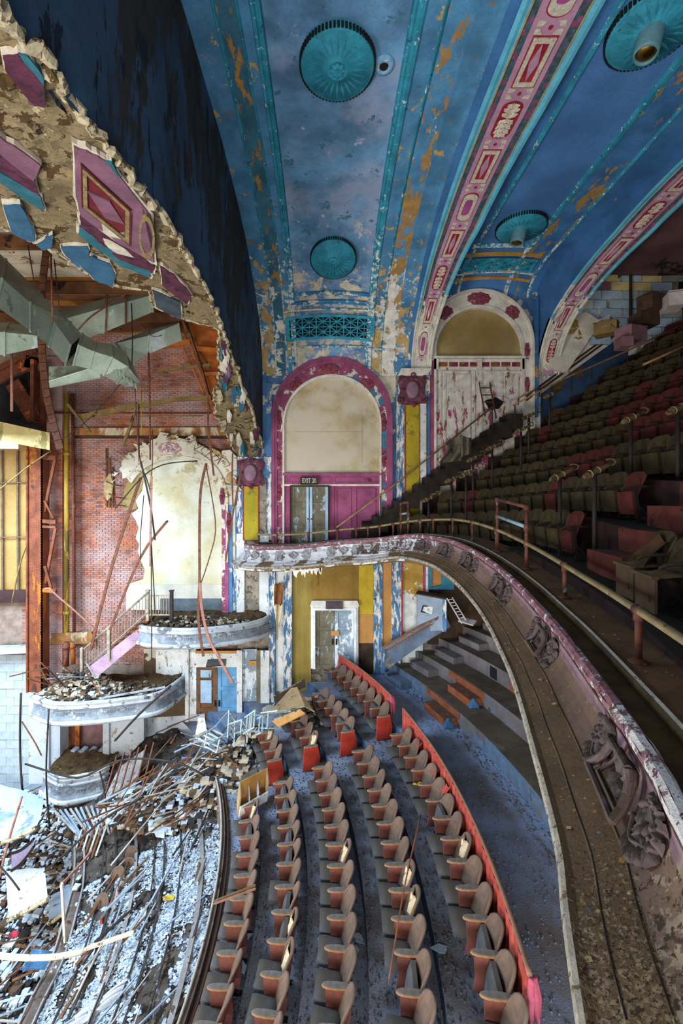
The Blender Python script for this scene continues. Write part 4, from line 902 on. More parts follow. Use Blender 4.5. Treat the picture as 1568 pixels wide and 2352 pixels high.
PROF = [(-.98, -.02, 0), (-.98, 0, 0), (-.36, 0, 0), (-.33, .015, 1), (-.31, .0, 2), (-.29, -.085, 2), (-.085, -.095, 2), (-.075, -.01, 3), (-.05, .012, 3), (-.01, .0, 3), (.015, -.035, 3), (.01, -.085, 3), (-.015, -.11, 4), (.0, -.125, 4), (-.02, -.15, 4),
        (-.02, -.21, 4), (-.005, -.27, 8), (.03, -.36, 8), (.08, -.43, 8), (.135, -.485, 5), (.15, -.49, 5), (.15, -.51, 5), (.24, -.545, 5), (.30, -.57, 5), (.305, -.59, 5), (.40, -.622, 5), (.442, -.615, 6), (.465, -.635, 6), (.475, -.665, 6), (.455, -.69, 5), (.41, -.70, 5), (.41, -.76, 7), (.30, -.80, 7), (-.4, -.80, 7)]
def sweep_rim(name, prof, mats, parent=None, t0=0.0, t1=1.0, n=200, smooth=False, jit=0):
    mb = MB()
    for k in range(len(prof) - 1):
        (s0, z0, mi), (s1, z1, _) = prof[k], prof[k + 1]; vs = []; fs = []
        for i in range(n + 1):
            t = t0 + (t1 - t0) * i / n; j = jit * mnoise.noise(Vector((t * 90, k, 0)))
            a = BP(t, s0 + (j if mi == 3 else 0), z0); b = BP(t, s1 + (j if mi == 3 else 0), z1)
            a.y = min(a.y, 15.95); b.y = min(b.y, 15.95); vs += [a, b]
        for i in range(n): fs.append((2 * i, 2 * i + 1, 2 * i + 3, 2 * i + 2))
        mb.add(vs, fs, mi)
    return mb.build(name, mats, parent, smooth)
BF = root('balcony_parapet', BP(.4, 0, -.7), 'sweeping pink balcony front with dusty brown ledge and plaster ornaments', 'balcony')
sweep_rim('fascia', PROF, [m_shelf, m_wedge, m_trough, m_crustp, m_cove, m_bshelf, m_ridgew, m_under, m_cove2], BF, n=230, jit=.012)
sweep_rim('soffit', [(-.4, -.80, 0), (-3.6, -.95, 0)], [m_under], BF, t0=.05, t1=.80, n=80)
mb = MB()
for s, z, t0, t1 in ((.15, -.488, .12, .66), (.30, -.568, .12, .60)):     # long cracks in the ledge
    mb.tube([BP(t0 + (t1 - t0) * i / 60, s + .006 * math.sin(i), z) for i in range(61)], .0035, 4)
mb.build('crack', m_dark, BF)
# ornaments: lozenge frame, flower and acanthus leaves moulded on the cove
CV = [(-.02, -.15), (-.02, -.21), (-.005, -.28), (.03, -.36), (.08, -.43), (.135, -.487)]
def cove(v):
    f = max(0, min(1, v)) * (len(CV) - 1.0001); i = int(f); k = f - i
    s, z = CV[i][0] + (CV[i + 1][0] - CV[i][0]) * k, CV[i][1] + (CV[i + 1][1] - CV[i][1]) * k
    ds, dz = CV[i + 1][0] - CV[i][0], CV[i + 1][1] - CV[i][1]; l = math.hypot(ds, dz); return s, z, -dz / l, ds / l
m_orn = mat('ornament_mauve', '#5a4b49', .95, .25, 8, [('#bdb8b7', .78, 3.0, NEARB)], dust=('#332818', 1.0), bump=.5, bscale=60)
m_ornw = mat('ornament_grey', '#8f8c8c', .95, .3, 8, [('#5d5750', .56, 5.0)], bump=.5, bscale=60)
def ornament(t0, width, mt, flatness=1.0, kind='acanthus'):
    dt = 1.0 / RTOT; H_ = .40
    def put(u, v, n):     # u along the rim in metres, v down the cove 0..H_, n outward
        q = v / H_ + .5; s, z, ns, nz = cove(q); return BP(t0 + u * dt, s + ns * (n * flatness - .004), z + nz * (n * flatness - .004))
    o = link('ornament', None, BF); hw = width / 2
    fr = MB(); fx, fy = .23 * width / .9, .19
    cs = [(-fx * .55, -fy), (fx * .55, -fy), (fx, fy * .9), (-fx, fy * .9)] if kind == 'acanthus' else [(0, -.13), (.15, 0), (0, .13), (-.15, 0)]
    for (a, b), (c, d) in zip(cs, cs[1:] + cs[:1]):
        k = 4; 
        for i in range(k):
            u0, v0, u1, v1 = a + (c - a) * i / k, b + (d - b) * i / k, a + (c - a) * (i + 1) / k, b + (d - b) * (i + 1) / k
            fr.tube([put(u0, v0, .06), put(u1, v1, .06)], .026, 8); fr.tube([put(u0 * .8, v0 * .8, .03), put(u1 * .8, v1 * .8, .03)], .012, 6)
    fr.build('frame', mt, o)
    fl = MB()
    for i in range(4):
        a = math.pi / 4 + i * math.pi / 2; fl.add(*leaf(put, -.0 + .012 * math.cos(a), .012 * math.sin(a), a, .125, .115, .05))
    fl.lathe(put(0, 0, .02), [(.025, 0), (.03, .01), (.018, .03)], 8, 'y'); fl.build('flower', mt, o, True)
    lf = MB(); rr = random.Random(int(t0 * 9999))
    for sg in (-1, 1):
        for row in (-1, 1):
            path = []
            for i in range(15):          # an S-shaped stem that ends in a spiral
                f = i / 14
                if f < .6: u = fx * 1.0 + (hw - fx) * f * 1.15; v = row * (.03 + .09 * math.sin(f * 4.2))
                else: q = (f - .6) / .4 * 5.2; rad = .075 * (1 - .72 * (f - .6) / .4); u = fx + (hw - fx) * .69 + rad * math.sin(q); v = row * (.085 - .075 + rad * math.cos(q))
                path.append((sg * u, v))
            lf.tube([put(u, v, .030) for u, v in path], [.020 - .0008 * i for i in range(15)], 6)
            for i in range(2, 12):
                u, v = path[i]; q = 1 if i % 2 else -1; a = (0 if sg > 0 else math.pi) + sg * row * q * rr.uniform(.7, 1.2)
                if abs(v) > .15: continue
                lf.add(*leaf(put, u, v, a, rr.uniform(.10, .15), rr.uniform(.07, .10), rr.uniform(.025, .04)))
        for i in range(5): a = i * 2 * math.pi / 5; lf.add(*leaf(put, sg * hw * .93 + .012 * math.cos(a), .012 * math.sin(a), a, .075, .075, .04))
        lf.lathe(put(sg * hw * .93, .0, .035), [(.02, 0), (.022, .01), (.01, .02)], 8, 'y')
    lf.build('leaves', mt, o, True); return o
for px, wd, mt, fl, kd in ((1425, 1.15, m_orn, 1.5, 'acanthus'), (1242, .95, m_orn, 1.4, 'acanthus'), (1146, .9, m_orn, 1.3, 'acanthus'), (1073, .85, m_orn, 1.2, 'acanthus'), (1019, .75, m_orn, 1.1, 'acanthus'), (968, .65, m_orn, 1.0, 'acanthus'), (923, .6, m_orn, .9, 'acanthus'), (881, .6, m_orn, .9, 'acanthus'), (843, .62, m_orn, .8, 'acanthus'), (788, 1.0, m_ornw, .5, 'l'), (672, 1.1, m_ornw, .5, 'l'), (583, .8, m_ornw, .5, 'l')):
    ornament(t_at_px(px), wd, mt, fl, kd)
# torn plaster fringe hanging under the far arm
mb_r = m_wmould
for k in range(26):
    px = 655 + k * 3.4 + R.uniform(-2, 2); t = t_at_px(px, .42, -.75, .70, .96); p = BP(t, .40, -.73); L = R.uniform(.05, .32) if 672 < px < 735 else R.uniform(.03, .12)
    mb = MB(); a = R.uniform(.03, .08); mb.slab([p + Vector((-a, 0, 0)), p + Vector((a, 0, 0)), p + Vector((a * .4, 0, -L)), p + Vector((-a * .5, 0, -L * .8))], (0, .02, 0)); mb.build('torn_fringe', mb_r, BF)

# ------------------------------------------------------------------ stepped floor of the balcony
def f_top(y):
    L = [(0, 7.3), (3, 7.4), (5, 7.55), (8.3, 7.8), (9.7, 7.8), (12.5, 7.64), (13.4, 7.54), (14.2, 7.4), (16, 7.3)]
    for (a, b), (c, d) in zip(L, L[1:]):
        if a <= y <= c: return b + (d - b) * (y - a) / (c - a)
    return L[-1][1]
NROW = 10
def row_pt(t, d, k):
    """a point at distance d behind the rim; height of the floor of row k (1 = front)"""
    p = rimf(t) - rimn(t, .03) * d; return Vector((p.x, p.y, f_top(rimf(t).y) - .85 + .72 * (k - 1)))
m_tier = mat('tier_red_brown', '#2b140f', .9, .35, 2, [('#1a100b', .58, 1.5)], dust=('#262015', .9))
TT0, TT1, NT_ = .10, .80, 110
mb = MB()
def clampw(p): 
    p = p.copy()
    p.y = min(p.y, 15.9); return p
def tier_strip(d0, k0, z0, d1, k1, z1, mi=0):
    vs = []; fs = []
    for i in range(NT_ + 1):
        t = TT0 + (TT1 - TT0) * i / NT_; vs += [clampw(row_pt(t, d0, k0) + Vector((0, 0, z0))), clampw(row_pt(t, d1, k1) + Vector((0, 0, z1)))]
    for i in range(NT_):
        q = (2 * i, 2 * i + 1, 2 * i + 3, 2 * i + 2)
        if min(vs[j].y for j in q) < 15.86 and (z0 == z1 or max(vs[j].y for j in q) < 15.88): fs.append(q)
    mb.add(vs, fs, mi)
tier_strip(.96, 1, -.4, .78 + .02, 1, -.4); tier_strip(.78, 1, -.4, .78, 1, 0)
for k in range(1, NROW + 1):
    d0 = .78 + .9 * (k - 1); tier_strip(d0, k, 0, d0 + .9, k, 0); tier_strip(d0 + .9, k, 0, d0 + .9, k + 1, 0)
tier_strip(.78 + .9 * NROW, NROW + 1, 0, .78 + .9 * NROW + 3, NROW + 1, 0)
struct(mb.build('floor', m_tier))
mb = MB(); vs = []; fs = []
for i in range(81):
    t = .80 + .20 * i / 80; a = BP(t, -.3, -.25); b = BP(t, -2.2, -.25); a.y = min(a.y, 16); b.y = min(b.y, 16.05); vs += [a, b]
for i in range(80): fs.append((2 * i, 2 * i + 1, 2 * i + 3, 2 * i + 2))
mb.add(vs, fs); struct(mb.build('floor', m_tier))
# stair along the side wall
ST = struct(bpy.data.objects.new('floor_stair', None)); COL.objects.link(ST); ST.location = (1.0, 15.4, 6.4)
step = MB().box((-.25, -.42, -.55), (.25, .42, 0)).mesh('step', mat('stair_dusty', '#2b231a', .95, .35, 3, dust=('#3b3020', .9)))
for k in range(18):
    x = .45 + .36 * k; o = link('step', step, ST); o.location = (x, 15.55, 6.35 + .275 * k); o.parent = None; o.parent = ST; o.matrix_parent_inverse = Matrix.Translation(-Vector(ST.location))
# steps of the near aisle
T_A = [k / 600 for k in range(600) if abs(rimf(k / 600).y - 6.85) < .03][:1][0]
for k in range(7):
    for half in (0, 1):
        p = row_pt(T_A, .78 + .9 * (k - 1) + .45 * half + .22 + .45, k) + Vector((0, 0, .36 * half + .36 if k else .36 * half)); n = rimn(T_A, .03); tg = Vector((-n.y, n.x, 0))
        mb = MB(); mb.obox(p - Vector((0, 0, .18)), n * .23, tg * .58, (0, 0, .18)); o = mb.build('step', mat('aisle_step_red', '#5a261a', .9, .3, 3, [('#3a1c12', .6, 3)], dust=('#4a3a28', .8)), ST)

# ------------------------------------------------------------------ pipe railing along the balcony edge
m_pipe = mat('pipe_worn_cream', '#84724d', .6, .25, 4, [('#5a3420', .60, 5.0), ('#a89d82', .64, 7.0)], dust=('#6a5d42', .5), bump=.3); m_pipr = mat('pipe_rusty', '#5d3424', .7, .35, 6, [('#7d868f', .58, 5.0), ('#a8946c', .64, 6)], bump=.4)
RA = root('pipe_railing', BP(.5, -.45, 0), 'worn cream pipe railing that follows the whole balcony edge', 'railing')
def rz(t):
    y = rimf(t).y; return .46 if t < .62 else max(.34, .46 - (t - .62) * .6)
ts = [.06 + (.975 - .06) * i / 150 for i in range(151)]
mb = MB(); mb.tube([BP(t, -.47, rz(t)) for t in ts], .036, 10); mb.build('rail', m_pipe, RA, True)
posts = [t_at_px(q, -.47, 0, .12, .70) for q in (1465, 1297, 1140, 1085, 1040, 995, 965)] + [t_at_px(q, -.47, .2, .70, .97) for q in (903, 872, 845, 818, 775, 707, 634, 583)]
for i, t in enumerate(posts):
    mb = MB(); a = BP(t, -.47, 0); b = BP(t, -.47, rz(t) - .02); mb.tube([a, b], .030, 10); mb.build('post', m_pipr, RA, True)
    mb = MB(); mb.lathe(a, [(.085, 0), (.085, .012), (.05, .03), (.034, .04)], 14); mb.build('base_flange', m_pipr, RA, True)
    d = (BP(t + .004, -.47, rz(t)) - BP(t - .004, -.47, rz(t))).normalized() * .06; mb = MB(); c = BP(t, -.47, rz(t)); mb.tube([c - d, c + d], .046, 10); mb.tube([c, c - Vector((0, 0, .09))], .042, 10); mb.build('tee_fitting', m_pipr, RA, True)
def gate(pa, pb, top, label_px, yhint):
    ta, tb = t_at_px(pa, -.47, .3, .12, .72), t_at_px(pb, -.47, .3, .12, .72); g = root('pipe_gate', BP(ta, -.47, 0), label_px, 'gate frame')
    for t in (ta, tb): mb = MB(); mb.tube([BP(t, -.47, 0), BP(t, -.47, top)], .034, 10); mb.lathe(BP(t, -.47, 0), [(.095, 0), (.095, .014), (.05, .035)], 14); mb.build('upright', m_pipr, g, True)
    for z, mt in ((top, m_pipr), (rz(ta) + (top - rz(ta)) * .45, mat('pipe_blue_grey', '#7d93a0', .6, .3, 4, [('#6a4a3a', .66, 5)]))): mb = MB(); mb.tube([BP(ta, -.47, z), BP(tb, -.47, z)], .034, 10); mb.build('crossbar', mt, g, True)
    for t in (ta, tb):
        for z in (top, rz(t), rz(t) + (top - rz(t)) * .45): mb = MB(); mb.tube([BP(t, -.47, z - .06), BP(t, -.47, z + (.06 if z < top else .036))], .05, 10); mb.build('fitting', m_pipr, g, True)
gate(1142, 1209, 1.12, 'tall rusty pipe gate frame on the railing in front of the first seats', 0); gate(902, 937, 1.02, 'small distant pipe gate frame on the railing near the side stair', 0)

# ------------------------------------------------------------------ handrails of the side stair
m_hr = mat('handrail_brown', '#8a6a44', .6, .3, 5); m_iron = mat('iron_dark', '#241c14', .7, .3, 6)
def handrail(name, pts, label, posts, r_=.03):
    h = root(name, pts[0], label, 'handrail'); mb = MB(); mb.tube(pts, r_, 8); mb.build('rail', m_hr, h, True)
    for a, b in posts: mb = MB(); mb.tube([a, b], .022, 8); mb.build('post', m_iron, h)
y_ = 15.08
handrail('handrail', [P(772, 1212, y_), P(900, 1118, y_), P(1134, 932, y_)], 'long sloping handrail climbing in front of the pink wainscot', [(P(x, 1212 - (x - 772) * .773, y_), P(x, 1212 - (x - 772) * .773 + 58, y_)) for x in (774, 874, 1130)])
handrail('handrail', [P(1178, 931, 14.5), P(1290, 872, 14.5), P(1440, 806, 14.5), P(1580, 738, 14.5)], 'upper sloping handrail with posts beside the dark blue dado', [(P(x, y, 14.5), P(x, y + 34, 14.5)) for x, y in ((1182, 930), (1267, 884), (1312, 862), (1358, 842), (1440, 806), (1505, 775))])
handrail('handrail', [P(1188, 915, 15.3), P(1240, 890, 15.3)], 'short handrail length below the knobbed pier', [(P(1190, 914, 15.3), P(1190, 930, 15.3)), (P(1238, 891, 15.3), P(1238, 912, 15.3))])
handrail('handrail', [P(1476, 838, 11.5), P(1600, 782, 11.5)], 'sloping handrail above the topmost red seats', [(P(x, y, 11.5), P(x, y + 40, 11.5)) for x, y in ((1495, 829), (1560, 800))])

# ------------------------------------------------------------------ balcony seats
m_bs = {'o': mat('seat_olive', '#3d3118', .95, .3, 5, [('#2a210f', .60, 4)], bump=.5, bscale=90, rand=.5), 'r': mat('seat_dark_red', '#521f16', .95, .3, 5, [('#36160f', .62, 4)], bump=.5, bscale=90, rand=.45)}
m_bsb = mat('seat_underside', '#1c170e', .9, .3, 5); m_arm = mat('armrest_dark_wood', '#2a1e13', .6, .3, 6, dust=('#3d3222', .7)); m_std = mat('seat_standard_iron', '#17120d', .7, .3, 6, [('#4a3a28', .66, 6)])
def bs_back():
    mb = MB()
    def fn(u, v):
        x = (u - .5); wv = .46 + .05 * v; top = .50 * v * (1 - .14 * (abs(x) * 2) ** 4 * v); return (x * wv, .05 - .16 * v + .10 * (x * 2) ** 2 * .5, .36 + top)
    mb.grid(fn, 10, 8); mb.grid(lambda u, v: tuple(Vector(fn(u, v)) + Vector((0, -.045 * math.sin(math.pi * min(1, .12 + v * .85)) - .01, 0))), 10, 8)
    # rim
    e = [fn(0, i / 8) for i in range(9)] + [fn(i / 10, 1) for i in range(1, 11)] + [fn(1, 1 - i / 8) for i in range(1, 9)]; mb.tube([Vector(p) + Vector((0, -.015, 0)) for p in e], .018, 6)
    return mb
def bs_seat():
    mb = MB()
    def fn(u, v): return ((u - .5) * (.42 + .02 * v), .10 + .05 * v + .045 * math.sin(math.pi * u) * math.sin(math.pi * v), .12 + .40 * v)
    mb.grid(fn, 8, 6); mb.grid(lambda u, v: tuple(Vector(fn(u, v)) * 1 - Vector((0, .07, 0)) - Vector((0, .09 * math.sin(math.pi * u) * math.sin(math.pi * v), 0))), 8, 6)
    for u in (0, 1): mb.grid(lambda a, v: tuple(Vector(fn(u, v)) - Vector((0, .07 * a, 0))), 1, 6)
    mb.grid(lambda u, a: tuple(Vector(fn(u, 1)) - Vector((0, .07 * a, 0))), 8, 1); return mb
def bs_arm():
    mb = MB(); pts = [(-.255, -.16, .60), (-.255, .0, .605), (-.255, .16, .60), (-.255, .26, .585), (-.255, .32, .555), (-.255, .33, .53)]
    mb.tube(pts, [.024, .028, .032, .034, .03, .018], 8, flat=.7); return mb
def bs_std():
    mb = MB(); mb.bar((-.255, .04, 0), (-.255, .10, .59), .022, .05); mb.bar((-.255, -.18, .0), (-.255, .10, .32), .02, .035); mb.box((-.285, -.2, 0), (-.225, .12, .015)); return mb
me_back = {k: bs_back().mesh('backrest', m, True) for k, m in m_bs.items()}; me_seat = {k: bs_seat().mesh('seat_cushion', m, True) for k, m in m_bs.items()}; me_bbk = bs_back().mesh('backrest', m_bsb, True)
me_arm = bs_arm().mesh('armrest', m_arm, True); me_std = bs_std().mesh('standard', m_std)
NUMW = ORD
rowname = {k: ('%s balcony row' % ORD[k] if k > 1 else 'front balcony row') for k in range(1, NROW + 1)}
m_fbd = mat('front_board_brown', '#4a3822', .9, .3, 3, [('#2f2214', .6, 5)], dust=('#6b5636', .8))
mb = MB(); mb.box((-.24, .34, .04), (.24, .37, .44)); mb.box((-.25, .33, .42), (.25, .40, .455)); me_fb = mb.mesh('front_board', m_fbd)
mb = MB(); mb.grid(lambda u, v: ((u - .5) * .44, -.04 + .40 * v, .44 + .05 * (math.sin(math.pi * u) * math.sin(math.pi * v)) ** .4 + .012 * math.sin(9 * u + 5 * v)), 10, 10); me_ls = mb.mesh('seat_cushion', m_fbd, True)
mb = MB(); mb.grid(lambda u, v: ((u - .5) * .44 + .05 * math.sin(5 * v), (.14 - .18 * v + .12 * (1 - v) * abs(math.sin(6 * u + 2))), .44 + .40 * v * (1 - .25 * math.sin(4 * u) ** 2)), 12, 12); me_tc = mb.mesh('torn_cover', m_clothd := mat('cover_torn_brown', '#4a3014', .95, .35, 5, [('#6e5330', .6, 6)], bump=.8), True)
def bseat(p, rz_, colr, label, parts=True, lowered=0):
    r = root('theatre_chair', p, label, 'seat', 'theatre seats on the balcony'); r.rotation_euler = (0, 0, rz_)
    L = [('backrest', me_back[colr]), ('seat_cushion', me_ls if lowered else me_seat[colr]), ('armrest', me_arm), ('standard', me_std)]
    if lowered: L.append(('front_board', me_fb))
    if lowered == 2: L.append(('torn_cover', me_tc))
    for nm, me in L:
        o = link(nm, me); o.parent = r
    return r
T_B = [k / 600 for k in range(600) if abs(rimf(k / 600).y - 12.6) < .05 and k < 480]; T_B = 2.0
rr = random.Random(11); nbs = 0
for k in range(1, NROW + 1):
    d = 1.36 + .9 * (k - 1); acc = 0; last = None; cnt = {'near': 0, 'mid': 0, 'far': 0}; cand = []
    for i in range(2000):
        t = .16 + .64 * i / 2000; p = row_pt(t, d, k)
        if p.y > (15.02 if p.x < 6.6 else 15.3) or p.x < 1.6: continue
        if last is not None: acc += math.hypot(p.x - last.x, p.y - last.y)
        last = p
        if acc >= .525:
            acc = 0; px = VX + p.x / p.y * F
            if p.y < .8 or px > 1610: continue
            if abs(t - T_A) * RTOT * (1 + d * .05) < .98 and k < 8: continue
            if abs(t - T_B) * RTOT < .36: continue
            cand.append((t, p, 'near' if t < T_A else 'mid' if t < T_B else 'far'))
    for t, p, blk_ in cand:
        cnt[blk_] += 1
    c2 = {'near': 0, 'mid': 0, 'far': 0}
    for t, p, blk_ in cand:
        c2[blk_] += 1; idx = cnt[blk_] - c2[blk_] + 1
        cr = 'r' if (0.5 + .5 * mnoise.noise(Vector((p.x * .55, p.y * .42, k * .37)))) + rr.uniform(-.12, .12) + (.07 if k > 4 else 0) > .655 else 'o'
        n = rimn(t, .03); ang = math.atan2(-n.x, n.y)
        where = {'near': 'near block, %s from the aisle', 'mid': 'middle block, %s from the far end', 'far': 'far block, %s from the far end'}[blk_] % ORD[min(idx, 30)]
        bseat(p, ang, cr, '%s folding seat, %s, %s' % ({'r': 'dusty red', 'o': 'dusty olive'}[cr], rowname[k], where), lowered=(2 if idx == 1 else 1) if (blk_ == 'near' and k == 1) else 0); nbs += 1
# torn upholstery and side boards of the nearest seats
m_clothw = mat('cloth_tan', '#5d4c2e', .95, .3, 5, [('#3a2d18', .54, 5)])
def head(px, py, y, zf, label, L=.46, r_=.055):
    g = root('rail_post', (P(px, py, y).x, y, zf), label, 'rail post'); c = P(px, py, y)
    mb = MB(); mb.tube([Vector((c.x, y, zf)), c], .036, 10); mb.build('post', m_iron, g, True)
    a = c + Vector((-.20, -.02, -.03)); b = c + Vector((.30, .05, .20)); mb = MB(); n = 10
    rad = [.03, .058, .066, .06, .052, .056, .05, .044, .04, .036, .03]; mb.tube([a.lerp(b, i / n) for i in range(n + 1)], rad, 10); mb.build('cloth_wrap', m_clothw, g, True)
    mb = MB(); e = b; mb.tube([e + Vector((.09 * math.sin(q), 0, .055 * (1 - math.cos(q)) - .02)) for q in [i * .5 for i in range(9)]], .018, 6); mb.build('curl', m_clothw, g, True)
    for f in (.25, .55): mb = MB(); q = a.lerp(b, f); d = (b - a).normalized() * .012; mb.tube([q - d, q + d], .070 if f < .5 else .060, 10); mb.build('band', mat('band_cream', '#8f7d5a', .8, .2, 5), g, True)
for i, (px, py, y, zf, lb) in enumerate(((1285, 1100, 8.35, 6.9, 'cloth-wrapped rail post before the front balcony row, left of a matching pair'), (1365, 1092, 7.4, 6.85, 'cloth-wrapped rail post before the front balcony row, right of a matching pair'),
        (1448, 968, 8.7, 7.9, 'cloth-wrapped rail post among red seats of the third balcony row'), (1556, 946, 7.4, 8.0, 'cloth-wrapped rail post at the right frame edge above the steps'),
        (984, 1150, 13.3, 6.6, 'tiny far rail post, lowest of the wrapped posts by the side stair'), (1036, 1106, 13.2, 7.3, 'far wrapped rail post, second lowest up the side stair'), (1070, 1094, 12.3, 7.4, 'far wrapped rail post below the olive seats, third up the side stair'),
        (1086, 1058, 13.2, 7.9, 'far wrapped rail post, fourth up the side stair'), (1130, 1032, 13.0, 8.4, 'far wrapped rail post, fifth up the side stair'), (1196, 992, 12.8, 8.9, 'far wrapped rail post, sixth up the side stair'), (1214, 960, 13.3, 9.4, 'far wrapped rail post, seventh up the side stair'), (1262, 912, 13.2, 10.1, 'far wrapped rail post, highest up the side stair'))):
    head(px, py, y, zf, lb)
sh = root('torn_sheet', P(1035, 1060, 14.1), 'torn grey tarpaulin heap hanging on the long sloping handrail', 'tarpaulin')
mb = MB(); m_tarp = mat('tarp_grey', '#6b6250', .9, .3, 3, [('#3f382b', .58, 4)])
mb.grid(lambda u, v: P(1018 + 42 * u + 8 * math.sin(v * 4) + 10 * v * (u - .5), 1018 + 46 * v - 20 * u + 14 * u * v, 14.5 - .35 * v - .15 * math.sin(u * 9 + v * 3)), 14, 10); mb.build('fold', m_tarp, sh, True)
mb = MB(); mb.grid(lambda u, v: P(1058 + 24 * u, 1000 + 50 * v * (1 - .3 * u) + 6 * u, 14.4 - .2 * v - .1 * math.sin(u * 11)), 8, 8); mb.build('hanging_flap', m_tarp, sh, True)
# ================================================================== LOWER TIER: curved rows of seats
CX, CY = -14.6, 7.55
def pol(r, th, z): return Vector((CX + r * math.cos(th), CY + r * math.sin(th), z))
def th_of(r, y): return math.asin((y - CY) / r)
RR = {1: 13.2, 2: 14.05, 3: 15.0, 4: 16.0, 5: 17.0}
ZF = {1: -0.05, 2: 0.30, 3: 0.65, 4: 1.00, 5: 1.35}
m_flo = mat('tier_floor_skylit_blue', '#858d9e', .95, .3, 2.5, [('#aebfd2', .62, 22.0), ('#2a2c32', .62, 16.0)], bump=.7, bscale=30, soft=[('#54473a', .46, .68, .6, .7)])  # blue cast of the stage skylight put into the floor colour
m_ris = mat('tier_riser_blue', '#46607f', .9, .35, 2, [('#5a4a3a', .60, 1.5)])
m_aisle = mat('aisle_concrete_skylit', '#8b9fc0', .95, .2, 1.2, [('#c3d2e2', .66, 24.0), ('#3a3a3c', .67, 20.0)], bump=.5, bscale=40, soft=[('#6a5a48', .46, .68, .30, .85)])  # bluish light along the aisle painted into its base colour
m_rtop = mat('rear_tier_top', '#54483a', .95, .3, 1.5, [('#665c4e', .58, 1.0), ('#8d8878', .72, 16)])
m_rrs = mat('rear_tier_riser', '#6a625f', .9, .3, 1.0, [('#5f7286', .58, .6, ('z', 2.4, 1.8, .12)), ('#8a4a3a', .72, 1.0), ('#4f463a', .62, 2.0, None, (1, 1, .4))], streak=.3)
def sector(mb, r0, z0, r1, z1, ya, yb, mi=0, n=48, yref=None):
    vs = []; fs = []
    ta, tb = th_of(yref or max(r0, r1), ya), th_of(yref or max(r0, r1), yb)
    for i in range(n + 1):
        t = ta + (tb - ta) * i / n
        a, b = pol(r0, t, z0), pol(r1, t, z1); a.y = min(a.y, 16.0); b.y = min(b.y, 16.0); vs += [a, b]
    for i in range(n): fs.append((2 * i, 2 * i + 1, 2 * i + 3, 2 * i + 2))
    mb.add(vs, fs, mi)
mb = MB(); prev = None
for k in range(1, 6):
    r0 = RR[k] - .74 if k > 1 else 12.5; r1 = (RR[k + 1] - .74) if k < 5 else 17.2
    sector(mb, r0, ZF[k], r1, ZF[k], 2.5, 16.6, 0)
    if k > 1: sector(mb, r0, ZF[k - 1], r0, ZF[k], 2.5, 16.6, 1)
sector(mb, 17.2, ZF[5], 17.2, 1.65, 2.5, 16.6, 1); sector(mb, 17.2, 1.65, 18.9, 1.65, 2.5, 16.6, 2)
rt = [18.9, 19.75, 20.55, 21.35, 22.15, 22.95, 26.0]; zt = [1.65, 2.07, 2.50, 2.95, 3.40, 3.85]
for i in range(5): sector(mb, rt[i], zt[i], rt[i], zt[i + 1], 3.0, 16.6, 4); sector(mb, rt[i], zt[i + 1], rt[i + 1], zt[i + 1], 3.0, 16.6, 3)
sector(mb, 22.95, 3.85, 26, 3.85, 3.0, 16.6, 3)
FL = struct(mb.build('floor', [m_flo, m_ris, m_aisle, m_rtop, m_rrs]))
mb = MB(); mb.box((9.3, 2.0, 1.0), (9.5, 16.2, 6.2)); struct(mb.build('wall_rear', m_dkwood))
def arcbox(name, r0, r1, y0, y1, z0, z1, mt, parent, yref=None):
    mb = MB(); ta, tb = th_of(yref or r1, y0), th_of(yref or r1, y1)
    mb.hexa([pol(r0, ta, z0), pol(r1, ta, z0), pol(r1, tb, z0), pol(r0, tb, z0), pol(r0, ta, z1), pol(r1, ta, z1), pol(r1, tb, z1), pol(r0, tb, z1)]); return mb.build(name, mt, parent)
m_ostep = mat('step_orange_brown', '#8a4a2a', .9, .3, 3, dust=('#4a3f33', 1.0)); m_bstep = mat('step_dark_brown', '#3f3024', .95, .3, 3, dust=('#4d4030', .8))
for k in range(2, 6): arcbox('half_step', RR[k] - 1.06, RR[k] - .74, 11.35, 12.1, ZF[k - 1], ZF[k - 1] + .18, m_bstep, FL)
for i in range(5):
    arcbox('half_step', rt[i] - .42, rt[i], 14.75, 15.75, zt[i], zt[i] + .22, m_rrs, FL)
for i, (ya, yb) in enumerate(((12.3, 13.4), (12.6, 13.7))): arcbox('half_step', rt[i] - .42, rt[i], ya, yb, zt[i], zt[i] + .22, m_ostep, FL); arcbox('riser_board', rt[i] - .02, rt[i], ya - .1, yb + .5, zt[i] + .22, zt[i + 1] - .01, m_ostep, FL)
arcbox('riser_board', rt[2] - .02, rt[2], 11.2, 12.6, zt[2], zt[3] - .01, m_ostep, FL)
for i, ya, yb in ((3, 12.6, 12.95), (2, 13.2, 13.5)): arcbox('dark_recess', rt[i] - .015, rt[i], ya, yb, zt[i] + .04, zt[i + 1] - .06, m_dark, FL)

